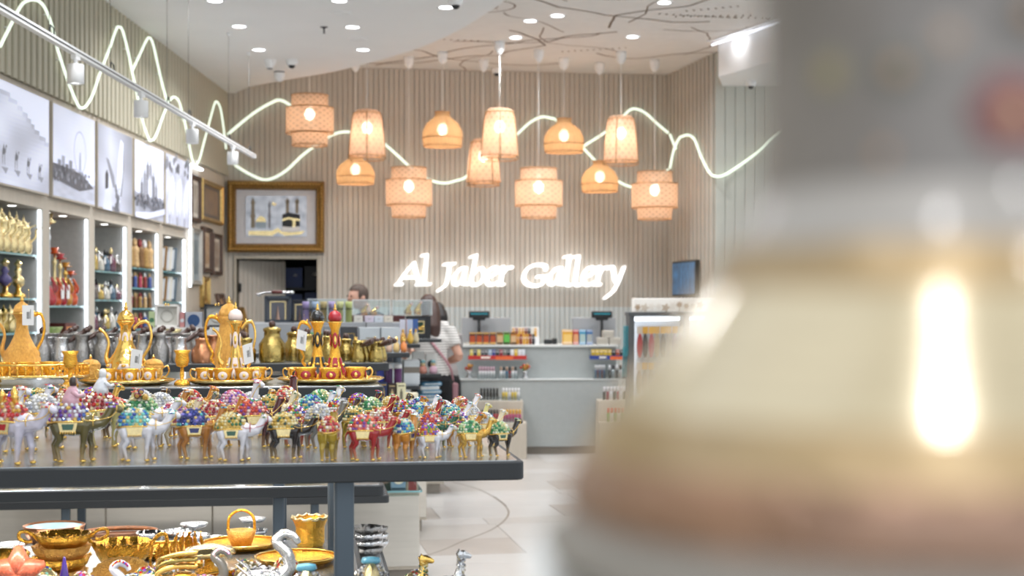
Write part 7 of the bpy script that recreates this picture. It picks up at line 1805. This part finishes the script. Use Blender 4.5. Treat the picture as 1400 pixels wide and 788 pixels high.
# ------------------------------------------------------------------ out-of-focus vase on a plinth right before the lens
VX, VY = .0925, .32
pl_ = thing('display_plinth', 'tall white display plinth carrying the painted gilt vase', 'plinth', (VX, VY, 0))
MB().slab(-.075, .075, -.075, .075, .04, 1.42, .01, .004, 3).build('plinth_column', white_m, pl_); MB().slab(-.11, .11, -.11, .11, 0, .04, .01, .002, 3).build('plinth_foot', mat('plinth_grey', '#8d867d', .6), pl_); MB().slab(-.088, .088, -.088, .088, 1.42, 1.44, .012, .004, 3).build('plinth_top', white_m, pl_)
va = thing('painted_vase', 'bell-skirted gilt vase with cream neck painted with flowers', 'vase', (VX, VY, 1.44))
def vz(py): return CZ + (HY - py) / FPX * VY - 1.44
def vr(px): return (1290 - px) / FPX * VY
pearl = mat('vase_pearl_gold', '#c2b394', .2, metal=.2, var=.12, scale=50, coat=.6, stretch=(1, 1, 12))
rose = mat('vase_rose_gold', '#97755f', .3, metal=.4, var=.25, scale=60, coat=.5, bump=.3, bscale=120)
ivory = mat('vase_ivory', '#9b958f', .4, var=.05, scale=30, coat=.3)
grey_i = mat('vase_grey_glaze', '#7c7672', .4, var=.12, scale=40, coat=.3)
tan_i = mat('vase_tan_glaze', '#9d855f', .35, metal=.3, var=.2, scale=60, coat=.4)
MB().lathe([(.07, 0), (.084, .004), (.0865, .009), (vr(775), vz(730)), (vr(790), vz(700))], 64).build('vase_foot', mat('vase_foot_grey', '#878179', .5, var=.05), va)
MB().lathe([(vr(790), vz(700)), (vr(782), vz(680)), (vr(793), vz(645)), (vr(806), vz(620))], 64, cap=False).build('lower_band', rose, va)
MB().lathe([(vr(806), vz(620)), (vr(830), vz(585)), (vr(848), vz(560))], 64, cap=False).build('tan_band', tan_i, va)
MB().lathe([(vr(848), vz(560)), (vr(890), vz(505)), (vr(935), vz(450)), (vr(968), vz(405))], 64, cap=False).build('skirt', pearl, va)
MB().lathe([(vr(968), vz(405)), (vr(985), vz(380)), (vr(1003), vz(345))], 64, cap=False).build('upper_band', tan_i, va)
MB().lathe([(vr(1003), vz(345)), (vr(1030), vz(310)), (vr(1050), vz(270))], 64, cap=False).build('shoulder', ivory, va)
MB().lathe([(vr(1050), vz(270)), (vr(1058), vz(200)), (vr(1058), vz(60)), (vr(1050), vz(-80)), (vr(1020), vz(-200)), (vr(1000), vz(-260)), (vr(1015), vz(-262)), (vr(1060), vz(-100)), (.001, vz(0))], 64, cap=False).build('neck', grey_i, va)
def flower(px, py, rp, c, n=6):
    R_ = vr(1057); x = (px - 1290) / FPX * (VY - R_ * .9); x = max(-R_ * .97, min(R_ * .97, x)); a = math.atan2(-math.sqrt(R_ ** 2 - x * x), x); z = CZ + (HY - py) / FPX * (VY - R_ * .9) - 1.44; r = rp / FPX * (VY - R_ * .9)
    f = thing('flower', None, None, (math.cos(a) * R_, math.sin(a) * R_, z), a + R(90)); f.parent = va
    m = mat('flower_' + c.strip('#'), c, .4, var=.15, coat=.3)
    for k in range(n): b = k * 6.2832 / n; MB().ell(.52 * r * math.cos(b), .0002, .52 * r * math.sin(b), r * .5, r * .09, r * .5, 10, 6).build('petal', m, f)
    MB().ell(0, -.0004, 0, r * .35, r * .12, r * .35, 10, 6).build('flower_heart', mat('flower_heart', '#b08a68', .4), f)
for a in ((1322, 165, 62, '#7d4b4a'), (1155, 215, 30, '#a8705f'), (1172, 100, 36, '#6b6a62'), (1092, 95, 26, '#8a8768'), (1345, 30, 40, '#5f5c58'), (1235, 60, 26, '#9a9088'), (1270, 250, 26, '#a8977f')): flower(*a)

# look-alikes in a row are told apart by their place from a neighbour
ORD = ['first', 'second', 'third', 'fourth', 'fifth', 'sixth', 'seventh', 'eighth', 'ninth']
REFS = {'brass lidded pots': ('x', 'the copper pots'), 'brass coffee pots in the niche': ('y', 'the crystal bottle'), 'low brass coffee pots in the niche': ('-y', 'the light strip'), 'lowest coffee pots in the niche': ('-y', 'the light strip'),
        'tagged bottles in the niche': ('-y', 'the light strip'), 'robed figurines in the niche': ('-y', 'the light strip'), 'incense burners in the niche': ('-y', 'the light strip'), 'top row necklaces': ('x', 'the turquoise hank'), 'middle row necklaces': ('x', 'the turquoise hank'), 'lower row necklaces': ('x', 'the turquoise hank'),
        'coffee boxes on the counter': ('-x', 'the ochre tea box'), 'trays on the lower board': ('-x', 'the table end'), 'lipsticks on the ledge e': ('x', 'the red flowers'), 'lipsticks on the ledge f': ('-x', 'the green flowers')}
sets = {}
for o in list(col.objects):
    if o.parent is None and o.get('group') in REFS: sets.setdefault((o['group'], o['label']), []).append(o)
for (g, lb), os_ in sets.items():
    if 2 <= len(os_) <= 9:
        key, ref = REFS[g]; sg_ = -1 if key[0] == '-' else 1; ax = 0 if key[-1] == 'x' else 1
        for k, o in enumerate(sorted(os_, key=lambda q: sg_ * q.location[ax])): o['label'] = f'{lb}, {ORD[k]} from {ref}'

# every loose thing rests a hair above what carries it
FURN = {'display_table', 'low_cabinet', 'cash_counter', 'stepped_plinth', 'display_niche', 'jewellery_stand', 'chocolate_rack', 'storage_rack', 'person', 'display_plinth', 'counter_shelf', 'lightbox_picture', 'framed_picture', 'framed_relief', 'wall_sign', 'neon_tube', 'pendant_lamp', 'downlight', 'lighting_track', 'track_spotlight', 'wall_screen', 'frame_bench', 'wall_light_strip'}
for o in list(col.objects):
    if o.parent is None and 'category' in o and o.name.split('.')[0] not in FURN: o.location.z += .0008
